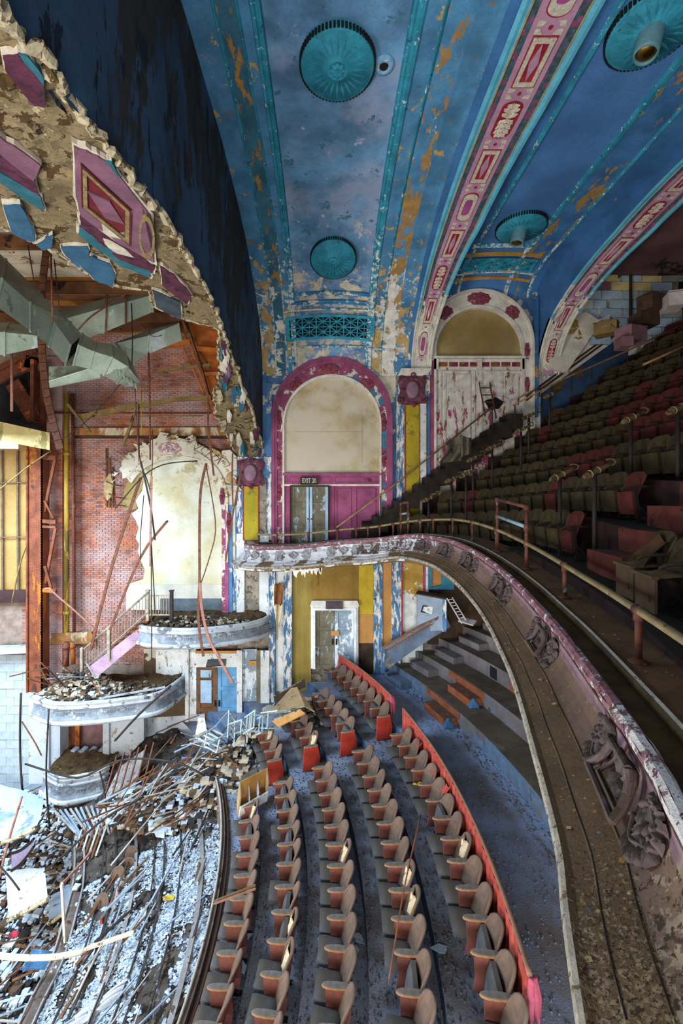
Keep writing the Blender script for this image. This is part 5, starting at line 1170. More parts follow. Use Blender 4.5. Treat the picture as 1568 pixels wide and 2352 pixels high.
# ------------------------------------------------------------------ seats
m_sfab = mat('seat_fabric_tan', '#665143', .95, .2, 6, [('#44362b', .64, 3)], bump=.4, bscale=50, rand=.25, dust=('#6a5848', .5)); m_sshell = mat('seat_shell_red', '#6a2f27', .6, .25, 4, rand=.3, bump=.1)
m_cush = mat('seat_cushion_grey', '#4e5054', .9, .25, 5, [('#3f5f70', .62, 3)], bump=.4, bscale=40, rand=.35, dust=('#4f4538', .85)); m_armp = mat('arm_panel_red_wood', '#74443a', .6, .25, 3, rand=.35, bump=.1, streak=.15); m_pad = mat('arm_pad_orange', '#96704c', .5, .2, 4, dust=('#756a5e', .95)); m_endp = mat('end_panel_red', '#a83626', .5, .2, 3, rand=.2)
def o_back(bent=0.0):
    def fn(u, v):
        x = 2 * u - 1; w = .20 + .035 * math.sin(math.pi * min(1, v * 1.05)); zt_ = (1 - abs(x) ** 2.6) ** .5 if v > 0 else 1
        vv = v * (0.62 + .38 * zt_) ; z = .30 + .58 * vv
        return Vector((x * w * (1 - .10 * (1 - v)), -.12 + .17 * vv ** 1.2 + .0 - .055 * x * x + bent * x * v, z))
    mb = MB(); mb.grid(fn, 12, 9, 0)
    mb.grid(lambda u, v: fn(u, v) + Vector((0, .045, 0)), 12, 9, 1)
    e = [fn(0, i / 9) for i in range(10)] + [fn(i / 12, 1) for i in range(1, 13)] + [fn(1, 1 - i / 9) for i in range(1, 10)]
    mb.tube([p + Vector((0, .022, 0)) for p in e], .024, 6, 0, caps=False); return mb
def o_cush(tip=False):
    mb = MB()
    def fn(u, v, top):
        x = 2 * u - 1; y = 2 * v - 1; rx = .215 * (1 - .06 * abs(y) ** 6); ry = .215
        k = (1 - abs(x) ** 5) * (1 - abs(y) ** 5); p = Vector((x * rx, y * ry, (.05 * k + .012 if top else -.055)))
        if tip: return Vector((p.x * .92, -.13 - p.z - .05 + .06 * (v - .5), .42 + p.y * 1.0))
        return Vector((p.x, -.30 + p.y, .36 + p.z + .02 * -y))
    mb.grid(lambda u, v: fn(u, v, 1), 8, 8); mb.grid(lambda u, v: fn(u, v, 0), 4, 4)
    for u in (0, 1): mb.grid(lambda a, v: fn(u, v, 1).lerp(fn(u, v, 0), a), 1, 4)
    for v in (0, 1): mb.grid(lambda u, a: fn(u, v, 1).lerp(fn(u, v, 0), a), 4, 1)
    return mb
def o_arm(x=.25, big=False):
    mb = MB(); pr = [(-.36, .16), (-.33, .30), (-.345, .63), (-.02, .645), (.02, .35), (-.02, .10)] if not big else [(-.42, .02), (-.40, .30), (-.38, .63), (.0, .645), (.06, .35), (.04, .02)]
    mb.slab([Vector((x - .03, a, b)) for a, b in pr], (.06, 0, 0)); return mb
def o_pad(x=.25):
    mb = MB(); n = 12; pts = [(x + .048 * math.cos(2 * math.pi * i / n) * 1.0, -.19 + .205 * math.copysign(abs(math.sin(2 * math.pi * i / n)) ** .7, math.sin(2 * math.pi * i / n))) for i in range(n)]
    mb.slab([Vector((a, b, .642)) for a, b in pts], (0, 0, .030), 0); mb.slab([Vector((x + (a - x) * .88, -.19 + (b + .19) * .95, .671)) for a, b in pts], (0, 0, .006), 1); return mb
def o_leg():
    mb = MB(); mb.bar((.25, -.10, 0), (.25, -.12, .3), .03, .09); mb.box((.21, -.22, 0), (.29, .02, .012)); return mb
ob = [o_back(b).mesh('backrest', [m_sfab, m_sshell], True) for b in (0, .02, -.02)]; oc = o_cush().mesh('seat_cushion', m_cush, True); oct_ = o_cush(True).mesh('seat_cushion', m_cush, True)
oa = o_arm().mesh('arm_panel', m_armp); m_padt = mat('arm_pad_dusty', '#6f675e', .9, .25, 6, bump=.3)
op_ = o_pad().mesh('arm_pad', [m_pad, m_padt]); ol = o_leg().mesh('leg', m_std); oe = o_arm(-.25).mesh('arm_panel', m_armp); oeb = o_arm(.25, True).mesh('end_panel', m_endp); opb = o_pad(-.25).mesh('arm_pad', [m_pad, m_padt])
m_foam = mat('torn_foam', '#c7b08c', .95, .3, 8, [('#8a6a44', .58, 10)], bump=.9)
def foam():
    mb = MB(); r3 = random.Random(3)
    mb.grid(lambda u, v: Vector(((u - .5) * .30 + .03 * math.sin(v * 9), -.075 + .09 * v - .05 * math.sin(math.pi * u) * abs(math.sin(7 * v + 3 * u)), .55 + .27 * v + .02 * math.sin(u * 12))), 10, 10); return mb
fo = foam().mesh('torn_foam', m_foam, True)
ROWN = {5: 'row by red curtain', 4: 'second row from red curtain', 3: 'third row from red curtain', 2: 'second row from tier edge', 1: 'front row at tier edge'}
REF = {1: 7.36, 2: 6.70, 3: 6.24, 4: 5.84, 5: 5.49}
rs = random.Random(5)
TIPS = {(5, 1), (5, 0), (4, 0), (2, 4), (2, 5), (2, 7), (2, 8), (2, 1), (2, 2), (3, 10), (1, 5), (1, 8), (2, 10), (2, 9), (5, 6)}
FOAM = {(4, 2), (4, 3), (3, 4), (2, 1), (5, 4), (2, 0), (1, 6), (3, 12)}
def stall(k, th, label, tip, torn, far_arm, end):
    r = root('auditorium_chair', pol(RR[k], th, ZF[k]), label, 'seat', 'padded theatre seats on the lower tier'); r.rotation_euler = (0, 0, th - math.pi / 2 + rs.uniform(-.03, .03))
    L = [('backrest', rs.choice(ob)), ('seat_cushion', oct_ if tip else oc), ('arm_panel', oeb if end else oa), ('arm_pad', op_), ('leg', ol)]
    if far_arm: L += [('arm_panel', oe), ('arm_pad', opb)]
    if torn: L.append(('torn_foam', fo))
    for nm, me in L: o = link(nm, me); o.parent = r
    return r
for k in range(1, 6):
    ylo = {1: 5.6, 2: 5.3, 3: 5.1, 4: 4.7, 5: 4.5}[k]; y1 = {1: 10.8, 2: 10.85, 3: 11.0, 4: 11.15, 5: 11.35}[k]; y2 = {1: 11.9, 2: 11.97, 3: 12.1, 4: 12.25, 5: 12.4}[k]; y3 = {1: 11.8, 2: 13.05, 3: 13.75, 4: 14.3, 5: 15.3}[k]
    t0 = th_of(RR[k], REF[k]); step_ = .5 / RR[k]; near = []; far = []
    for i in range(-6, 30):
        t = t0 + i * step_; y = CY + RR[k] * math.sin(t)
        if ylo < y < y1: near.append((i, t))
        elif y2 < y < y3: far.append((i, t))
    for blk_, L in (('near', near), ('far', far)):
        for j, (i, t) in enumerate(L):
            idx = len(L) - j if blk_ == 'near' else j + 1
            tip = (k, i) in TIPS or (blk_ == 'far' and rs.random() < .12); torn = (k, i) in FOAM or (blk_ == 'far' and k < 4 and rs.random() < .2)
            stall(k, t, '%s seat, %s block of %s, %s from aisle' % ('tipped-up' if tip else 'padded', blk_, ROWN[k], ORD[idx]), tip, torn, (blk_ == 'near' and j == len(L) - 1) or (blk_ == 'far' and j == len(L) - 1), (blk_ == 'far' and j == 0))

# ------------------------------------------------------------------ red curtain on a rail behind the last row
m_cur = mat('curtain_red', '#9c3a2e', .95, .25, 3, [('#b85845', .58, 4, None, (3, 3, .2)), ('#6a1c18', .66, 3)], bump=.3); m_crail = mat('curtain_rail_brown', '#8a5a44', .7, .25, 4, [('#6b4a34', .6, 5)], dust=('#7d6450', .9)); m_pinkc = mat('curtain_pink', '#a84a5a', .95, .2, 4)
def curtain(y0, y1, label, knot):
    r_ = 17.16; ta, tb = th_of(r_, y0), th_of(r_, y1); c = root('curtain_rail', pol(r_, ta, 1.65), label, 'curtain'); n = int((y1 - y0) / .035)
    mb = MB(); mb.tube([pol(r_, ta + (tb - ta) * i / 60, 2.42) for i in range(61)], .032, 8, flat=.8); mb.build('rail', m_crail, c, True)
    def fn(u, v):
        t = ta + (tb - ta) * u; w_ = .018 * math.sin(u * n * 1.25) + .012 * math.sin(u * n * .41 + 2); return pol(r_ - .03 + w_ * (.4 + .8 * v), t + .0006 * math.sin(u * n * .7), 2.41 - (.86 + .04 * math.sin(u * 40)) * v)
    mb = MB(); mb.grid(fn, n * 2, 6); mb.build('curtain', m_cur, c, True)
    for i in range(7): mb = MB(); p = pol(r_, ta + (tb - ta) * i / 6, 1.66); mb.tube([p, p + Vector((0, 0, .75))], .022, 6); mb.build('post', m_crail, c)
    mb = MB(); p = pol(r_ + .02, ta if knot == 'a' else tb, 2.42); sg = -1 if knot == 'a' else 1
    for q in range(5): mb.tube([p + Vector((.03 * math.cos(q), .02 * q * .4 * sg, 0)), p + Vector((.05 * math.cos(q * 1.3) + .02, sg * .03 * math.sin(q), -.22)), p + Vector((.06 * math.cos(q * 1.3) + .03, sg * .04 * q * .3, -.45 - .05 * (q % 3)))], [.03, .045, .02], 6)
    mb.build('bunched_end', m_pinkc, c, True)
    for q in range(6):
        u = rs.random(); t = ta + (tb - ta) * u; p = pol(r_ - .08, t, 2.35 - rs.random() * .3); s = rs.uniform(.08, .18)
        mb = MB(); mb.grid(lambda a, b: p + Vector((-.10 * b + .02 * math.sin(a * 5), (a - .5) * s, -s * b * .9 + .03 * math.sin(a * 7))), 5, 4); mb.build('torn_flap', m_cur, c, True)
curtain(5.1, 11.7, 'long pleated red curtain on a rail beside the grey aisle', 'a'); curtain(12.45, 15.75, 'shorter far red curtain on a rail, ending in front of the lower doors', 'a')
# ------------------------------------------------------------------ sloping blue stair wall and the box beside it
m_spar = mat('stair_wall_blue', '#687788', .9, .25, 1.5, [('#b9aa86', .64, 3, ('z', 3.0, 1.9, .16)), ('#7d6f80', .60, 3)]); m_cap = mat('rail_cap_wood', '#8a6a58', .7, .25, 4, [('#5a4a55', .58, 4)])
sw = root('stair_wall', P(880, 1530, 15.2), 'sloping blue stair wall with wooden cap left of the stepped tiers', 'wall')
Y = 15.25
mb = MB(); mb.slab([P(880, 1545, Y), P(880, 1492, Y), P(1022, 1408, Y), P(1034, 1440, Y), P(985, 1470, Y), P(940, 1500, Y)], (0, .12, 0)); mb.build('panel', m_spar, sw)
mb = MB(); mb.bar(P(876, 1491, Y), P(1024, 1406, Y), .2, .08); mb.bar(P(880, 1500, Y - .02), P(1024, 1415, Y - .02), .04, .03); mb.build('cap_rail', m_cap, sw)
mb = MB(); mb.bar(P(879, 1545, Y - .03), P(879, 1488, Y - .03), .12, .16); mb.build('newel_post', m_bluestrip, sw)
bx = root('stair_box', P(990, 1445, 15.3), 'blue boarded box front with sagging white notice beside the stepped tiers', 'box')
mb = MB(); mb.slab([P(958, 1450, 15.4), P(1018, 1448, 15.1), P(1018, 1376, 15.1), P(958, 1364, 15.4)], (0, .1, 0)); mb.build('front_panel', mat('box_front_blue', '#8d9aa6', .85, .15, 2), bx)
mb = MB(); mb.slab([P(955, 1365, 15.35), P(1026, 1378, 15.0), P(1030, 1372, 15.2), P(960, 1359, 15.6)], (0, 0, .05)); mb.build('top_board', m_dkwood, bx)
mb = MB(); mb.slab([P(1017, 1452, 15.05), P(1025, 1450, 15.0), P(1025, 1378, 15.0), P(1017, 1376, 15.05)], (0, .1, 0)); mb.build('corner_post', m_bluestrip, bx)
mb = MB(); mb.slab([P(968, 1405, 15.3), P(992, 1411, 15.2), P(994, 1394, 15.2), P(972, 1392, 15.3)], (0, .02, 0)); mb.build('notice', m_whstrip, bx)
mb = MB(); mb.ring([P(a, b, 15.26) for a, b in ((966, 1406), (994, 1412), (996, 1393), (971, 1391), (966, 1406))], [P(a, b, 15.26) for a, b in ((969, 1404), (992, 1409), (993.5, 1395.5), (972.5, 1393), (969, 1404))], (0, .03, 0)); mb.build('notice_frame', m_iron, bx)
# small things left on the tiers
def junkbox(name, c, s, mt, label, cat, rz_=.3):
    r = root(name, c, label, cat); mb = MB(); ca, sa = math.cos(rz_), math.sin(rz_)
    mb.obox(Vector(c) + Vector((0, 0, s[2])), (s[0] * ca, s[0] * sa, 0), (-s[1] * sa, s[1] * ca, 0), (0, 0, s[2])); mb.build('side_panel', mt, r)
    mb = MB(); mb.obox(Vector(c) + Vector((0, 0, 2 * s[2] + .012)), (s[0] * ca * 1.06, s[0] * sa * 1.06, .02), (-s[1] * sa, s[1] * ca, 0), (0, 0, .012)); mb.build('flap', mt, r); return r
m_bluec = mat('cloth_blue', '#3a5f80', .95, .3, 4, [('#87a3b8', .6, 6)])
for c, lb in ((pol(18.60, th_of(18.6, 12.22), 1.65), 'crumpled blue rag on the end of the lowest brown step'), (pol(19.45, th_of(19.4, 12.5), 2.07), 'crumpled blue rag on the end of the upper brown step')):
    r = root('rag', c, lb, 'rag'); mb = MB(); mb.grid(lambda u, v: Vector(c) + Vector((.30 * (u - .5), .26 * (v - .5), .02 + .22 * math.sin(math.pi * u) ** .6 * math.sin(math.pi * v) ** .6 + .03 * math.sin(9 * u) * math.sin(11 * v))), 12, 12); mb.build('fold', m_bluec, r, True)
wc = root('folding_chair', P(1045, 1430, 14.7), 'broken white folding chair among litter on the upper tiers', 'chair'); m_wch = mat('chair_white', '#b8aca8', .7, .2, 4)
mb = MB()
for k in range(7): mb.bar(P(1028 + k * 4, 1378 + k * 7, 14.7), P(1040 + k * 4, 1376 + k * 7, 14.6), .05, .02)
mb.build('back_slats', m_wch, wc); mb = MB(); mb.bar(P(1026, 1374, 14.7), P(1060, 1432, 14.6), .04, .04); mb.bar(P(1038, 1372, 14.7), P(1070, 1425, 14.6), .04, .04); mb.build('side_rail', m_wch, wc); mb = MB(); mb.slab([P(1052, 1428, 14.6), P(1086, 1438, 14.4), P(1094, 1428, 14.6), P(1062, 1420, 14.8)], (0, 0, .04)); mb.build('seat_board', m_wch, wc)
# ================================================================== LEFT SIDE: stage house, boxes, stair, ducts
m_col = mat('column_steel_rust', '#7a3f24', .75, .35, 2.5, [('#b0651e', .56, 1.2, None, (1, 1, .25)), ('#4a3430', .60, 1.6), ('#8f7a5a', .72, 4)], bump=.4)
C0 = P(80, 1580, 15.2)
co = root('steel_column', C0, 'tall rusty riveted steel column at the left of the brick wall', 'column'); Y = 15.2
def cx(px): return P(px, 1300, Y).x
zt_, zb_ = P(80, 1020, Y).z, P(80, 1590, Y).z
mb = MB(); mb.box((cx(64), Y, zb_), (cx(84), Y + .3, zt_)); mb.box((cx(70), Y - .02, zb_), (cx(81), Y, zt_)); mb.build('web_plate', m_col, co)
mb = MB(); mb.box((cx(62), Y - .06, zb_), (cx(66), Y + .35, zt_)); mb.build('flange', m_col, co); mb = MB(); mb.box((cx(83), Y - .06, zb_), (cx(99), Y - .03, zt_)); mb.box((cx(96), Y - .06, zb_), (cx(99), Y + .35, zt_)); mb.build('flange', m_col, co)
riv = MB()
for k in range(95):
    for x in (86, 97): riv.lathe((cx(x), Y - .06, zb_ + .05 + k * .092), [(.014, 0), (.009, .014)], 6, 'y')
stuff(riv.build('rivet', m_col, co))
lt = root('lattice_brace', P(115, 1360, Y), 'zigzag rusty lattice brace fixed to the right of the steel column', 'brace')
for a, b in (((127, 1052), (102, 1175)), ((102, 1150), (122, 1190)), ((128, 1212), (104, 1340)), ((103, 1300), (118, 1352))): mb = MB(); mb.bar(P(a[0], a[1], Y), P(b[0], b[1], Y + .1), .09, .06); mb.build('diagonal', m_col, lt)
for y0, y1 in ((1044, 1056), (1192, 1202), (1206, 1212), (1352, 1360)): mb = MB(); mb.bar(P(98, (y0 + y1) / 2, Y), P(129, (y0 + y1) / 2 + 2, Y), .1, (y1 - y0) * .013); mb.build('gusset', m_col, lt)
def pipe(name, px0, py0, px1, py1, y, r_, mt, label, n=10, collars=()):
    g = root(name, P(px1, py1, y), label, 'pipe'); mb = MB(); mb.tube([P(px0, py0, y), P(px1, py1, y)], r_, n); mb.build('tube', mt, g, True)
    for c in collars:
        mb = MB(); q = P(px0, py0, y).lerp(P(px1, py1, y), c); d = (P(px1, py1, y) - P(px0, py0, y)).normalized() * .06; mb.tube([q - d, q + d], r_ * 1.25, n); mb.build('collar', mt, g, True)
m_py = mat('pipe_ochre', '#a8862c', .6, .25, 2, [('#6f5a20', .58, 1.5, None, (1, 1, .3)), ('#7a4a20', .68, 2)]); m_pb = mat('pipe_red_brown', '#6a3826', .7, .3, 3, [('#9a8a6a', .68, 2, None, (1, 1, .3))])
pipe('wall_pipe', 153, 905, 153, 1452, 15.75, .085, m_py, 'thick ochre wall pipe running down the brick beside the column', 12, (.25, .92)); pipe('wall_pipe', 167, 905, 170, 1452, 15.85, .055, m_pb, 'thinner red-brown wall pipe to the right of the ochre pipe', 8, (.62,)); pipe('wall_pipe', 152, 1475, 152, 1530, 15.7, .10, m_pb, 'short red-brown pipe stub below the stone ledge', 10, (.2,)); pipe('wall_pipe', 166, 1475, 168, 1525, 15.8, .08, m_steelr, 'second pipe stub below the stone ledge, nearer the stair', 10, (.2,))
# roof truss gusset, concrete beam and bent strap
tr = root('roof_truss', P(60, 1020, 14.6), 'black and rusty riveted roof truss corner above the concrete beam', 'truss'); m_trs = mat('truss_rust_dark', '#5a2c14', .8, .4, 2, [('#a8581a', .58, 1.2), ('#17100c', .60, 1.0)], bump=.5)
for a, b, wd in (((-40, 880), (90, 815), .55), ((30, 880), (80, 960), .5), ((60, 830), (98, 840), .4), ((85, 830), (84, 970), .5), ((100, 850), (100, 1010), .14)): mb = MB(); mb.bar(P(a[0], a[1], 14.7), P(b[0], b[1], 14.7), .12, wd); mb.build('member', m_trs, tr)
riv = MB()
for k in range(22): riv.lathe(P(-30 + k * 5.2, 868 - k * 2.6, 14.6), [(.03, 0), (.02, .03)], 6, 'y'); riv.lathe(P(94, 850 + k * 5, 14.55), [(.025, 0), (.015, .025)], 6, 'y')
stuff(riv.build('rivet', m_trs, tr)); mb = MB(); mb.slab([P(-60, 1000, 15.3), P(105, 1000, 15.3), P(105, 840, 15.3), P(-60, 900, 15.3)], (0, .05, 0)); mb.build('back_plate', m_dark, tr)
bm = root('concrete_beam', P(50, 1030, 13.2), 'pale yellowed concrete beam end jutting in front of the column head', 'beam'); m_conc = mat('concrete_yellowed', '#b3a06a', .95, .25, 1.5, [('#8a7a4a', .58, 1.5, None, (1, 1, .3)), ('#d0c8b0', .66, 1.5)])
mb = MB(); mb.hexa([P(-60, 1000, 13.0), P(114, 1034, 13.4), P(114, 1034, 14.4), P(-60, 1000, 14.0), P(-60, 955, 13.0), P(114, 994, 13.4), P(114, 994, 14.4), P(-60, 955, 14.0)]); mb.build('beam_body', m_conc, bm)
mb = MB(); mb.hexa([P(-60, 1030, 13.1), P(42, 1031, 13.3), P(42, 1031, 14.0), P(-60, 1030, 13.9), P(-60, 1004, 13.1), P(42, 1012, 13.3), P(42, 1012, 14.0), P(-60, 1004, 13.9)]); mb.build('corbel', m_wmould, bm)
sp = root('bent_strap', P(138, 1035, 10.5), 'long bent brown steel strap hanging down across the ducts', 'strap'); mb = MB(); pts = crom([P(107, 570, 10.5), P(98, 650, 10.5), P(94, 740, 10.5), P(98, 830, 10.5), P(108, 910, 10.5), P(122, 970, 10.5), P(138, 1030, 10.5)], 24)
for a, b in zip(pts, pts[1:]): mb.bar(a, b + (b - a) * .05, .03, .17, up=(1, 0, 0))
mb.build('flat_bar', mat('strap_brown', '#54311f', .7, .3, 4, [('#2f2018', .6, 4)]), sp); mb = MB(); mb.lathe(pts[0], [(.05, 0), (.05, .04), (.02, .05)], 8, 'y'); mb.build('bolt', m_iron, sp)
# roof deck above the stage house
DK = struct(bpy.data.objects.new('ceiling_deck', None)); COL.objects.link(DK); DK.location = (-6, 12, 14.4)
m_dk = [mat('deck_brown', '#5f3a1c', .9, .35, 2, [('#2a1a10', .60, 1.0)]), mat('deck_whitewashed', '#a89c86', .9, .3, 2, [('#6a4a28', .56, 1.5)]), mat('deck_orange', '#8f5a20', .9, .3, 2)]
for k in range(-14, 26):
    y0 = 7.2 + k * .36; mb = MB(); mb.box((-16.9, y0, 14.25 + R.uniform(0, .03)), (-2.64, y0 + .33, 14.33)); mb.build('plank', m_dk[1] if 8 <= k <= 13 and R.random() < .8 else R.choice((m_dk[0], m_dk[0], m_dk[2])), DK)
mb = MB(); mb.box((-17, 2, 14.36), (-2.62, 16.0, 14.5)); mb.build('roof_board', m_dkwood, DK)
for y0 in (10.2, 12.4, 14.4): mb = MB(); mb.bar((-11, y0, 14.05), (-2.66, y0, 14.05), .16, .28); mb.build('joist', m_dk[0], DK)
# timber framing behind the arch leg
fr = root('timber_framing', P(470, 900, 15.0), 'orange timber framing exposed behind the broken foot of the arch', 'framing'); m_tim = mat('timber_orange', '#a85a1c', .8, .3, 2, [('#7a3a14', .58, 1.5), ('#c9954a', .66, 2)])
for i, q in enumerate((((420, 720), (500, 745), (503, 880), (452, 800)), ((452, 800), (503, 885), (500, 950), (470, 900)))): mb = MB(); mb.slab([P(a, b, 15.2 - .1 * i) for a, b in q], (0, .08, 0)); mb.build('sheathing_board', m_tim, fr)
for a, b, w_ in (((415, 735), (500, 760), .08), ((448, 800), (502, 805), .14), ((462, 860), (502, 858), .12), ((412, 730), (478, 905), .07), ((395, 738), (492, 960), .05)): mb = MB(); mb.bar(P(a[0], a[1], 14.9), P(b[0], b[1], 14.9), .08, w_); mb.build('stud', m_tim, fr)
lb = root('loose_beam', P(380, 795, 14.5), 'loose orange timber jutting level from the framing below the small duct', 'beam'); mb = MB(); mb.bar(P(322, 802, 14.3), P(442, 785, 14.6), .14, .16); mb.build('timber', m_tim, lb); mb = MB(); mb.bar(P(322, 802.5, 14.28), P(326, 801.5, 14.29), .15, .17); mb.build('sawn_end', m_ply, lb)

# ------------------------------------------------------------------ sheet-metal ducts
m_duct = mat('duct_galvanised', '#9aa896', .5, .2, 1.0, [('#bcc9c4', .60, 1.2, None, (1, 1, .3)), ('#7f8a78', .60, 1.0)], metal=.15, bump=.1); m_ductd = mat('duct_inside', '#20221f', .7, .3, 3)
def duct(name, secs, label, open_end=True):
    """rectangular duct: list of 4-corner rings (top-right, bottom-right, bottom-left, top-left)"""
    g = root(name, secs[0][0], label, 'duct'); mb = MB(); vs = [p for s in secs for p in s]; fs = []
    for i in range(len(secs) - 1):
        for j in range(4): fs.append((i * 4 + j, i * 4 + (j + 1) % 4, (i + 1) * 4 + (j + 1) % 4, (i + 1) * 4 + j))
    mb.add(vs, fs); mb.build('sheet_metal', m_duct, g)
    for i, s in enumerate(secs):
        mb = MB(); c = sum((Vector(p) for p in s), Vector()) / 4; q = [c + (Vector(p) - c) * 1.035 for p in s] ; d = ((sum((Vector(p) for p in secs[min(i + 1, len(secs) - 1)]), Vector()) - sum((Vector(p) for p in secs[max(i - 1, 0)]), Vector()))).normalized() * .02
        for a, b in zip(q, q[1:] + q[:1]): mb.bar(a, b, .025, .04, up=d)
        mb.build('flange_seam', m_duct, g)
    mb = MB(); s = secs[-1]; c = sum((Vector(p) for p in s), Vector()) / 4; pv = sum((Vector(p) for p in secs[-2]), Vector()) / 4; d = (pv - c).normalized()
    mb.slab([c + (Vector(p) - c) * .93 + d * .03 for p in s], d * .02); mb.build('dark_inside', m_ductd, g); return g
def sec(tr_, br, bl, dy): return [P(*tr_), P(*br), P(*bl), Vector(P(*bl)) + (Vector(P(*tr_)) - Vector(P(*br)))]
duct('air_duct', [sec((-40, 545, 9.0), (-40, 622, 9.0), (-60, 690, 8.2), 1), sec((14, 596, 9.6), (0, 653, 9.6), (-10, 702, 8.8), 1), sec((90, 670, 10.4), (90, 730, 10.4), (70, 760, 9.7), 1), sec((163, 740, 11.2), (150, 790, 11.2), (112, 795, 10.5), 1), sec((188, 768, 11.6), (176, 812, 11.6), (150, 838, 11.0), 1)], 'large grey-green duct slanting down from the left frame edge')
g = duct('air_duct', [sec((190, 766, 11.65), (178, 810, 11.65), (168, 838, 11.1), 1), sec((222, 785, 11.8), (212, 824, 11.8), (205, 848, 11.3), 1), sec((255, 790, 11.9), (236, 830, 11.9), (238, 862, 11.4), 1), sec((287, 806, 12.0), (262, 842, 11.8), (268, 880, 11.4), 1), sec((304, 838, 12.0), (276, 850, 11.8), (290, 886, 11.5), 1)], 'crumpled duct elbow with a torn open end at the lower tip of the big duct')
for k in range(7):
    mb = MB(); x0 = 246 + k * 9; y0 = 838 + 6 * k + R.uniform(-4, 4); mb.slab([P(x0, y0, 11.5), P(x0 + 12, y0 + 3, 11.5), P(x0 + 16, y0 + R.uniform(12, 26), 11.45), P(x0 + 5, y0 + R.uniform(8, 18), 11.45)], (0, .02, 0)); mb.build('torn_metal', m_duct, g)
duct('air_duct', [sec((345, 662, 13.6), (350, 698, 13.6), (352, 716, 13.1), 1), sec((240, 686, 13.4), (236, 742, 13.4), (238, 764, 12.9), 1), sec((135, 714, 13.2), (130, 775, 13.2), (128, 800, 12.7), 1)], 'green-grey duct running level behind the big slanting duct')
duct('air_duct', [sec((408, 738, 14.6), (414, 776, 14.6), (416, 782, 14.2), 1), sec((340, 758, 14.4), (336, 800, 14.4), (338, 814, 14.0), 1), sec((262, 788, 14.2), (300, 836, 14.2), (302, 838, 13.8), 1)], 'shorter dim duct just below the level green duct')
duct('air_duct', [sec((95, 750, 11.4), (95, 775, 11.4), (90, 798, 10.6), 1), sec((20, 742, 11.0), (20, 790, 11.0), (10, 815, 10.2), 1), sec((-40, 738, 10.8), (-40, 795, 10.8), (-50, 818, 10.0), 1)], 'pale duct section at the left frame edge under the big duct')
tr2 = root('duct_trough', P(165, 880, 11.8), 'curved open metal trough below the duct elbow', 'duct'); mb = MB(); mb.grid(lambda u, v: P(112 + 118 * u, 842 + 26 * math.sin(math.pi * v) * 1.2 + 34 * v - 30 * u * v + (-6) * u, 12.2 - .7 * v), 12, 10); mb.build('sheet_metal', m_duct, tr2, True); mb = MB(); mb.tube([P(112 + 118 * i / 10, 876 - 36 * i / 10, 11.5) for i in range(11)], .025, 6); mb.build('rolled_edge', m_duct, tr2)

# ------------------------------------------------------------------ theatre boxes
m_box = mat('box_white_plaster', '#b4b9bd', .9, .2, 2, [('#77797a', .56, 2.8), ('#a05a68', .74, 3.0)], bump=.4); m_boxg = mat('box_frieze_grey', '#7f858b', .9, .25, 5, [('#b4b9bd', .56, 2.4), ('#5e5a54', .66, 4)], bump=.6); m_fill = mat('box_debris_brown', '#4f3a1e', .95, .4, 4, [('#8a6f3e', .60, 5), ('#241a0e', .60, 4)], bump=1.0, bscale=14)
BPROF = [(-.10, -.06, 0), (-.10, .0, 0), (.0, .01, 0), (.035, -.02, 0), (.03, -.06, 0), (.0, -.075, 0), (.0, -.13, 0), (.03, -.15, 0), (.03, -.18, 0), (-.01, -.2, 1), (-.005, -.32, 1), (.03, -.44, 1), (.08, -.50, 0), (.12, -.53, 0), (.125, -.58, 0), (.08, -.63, 0), (.0, -.68, 0), (-.5, -.72, 0)]
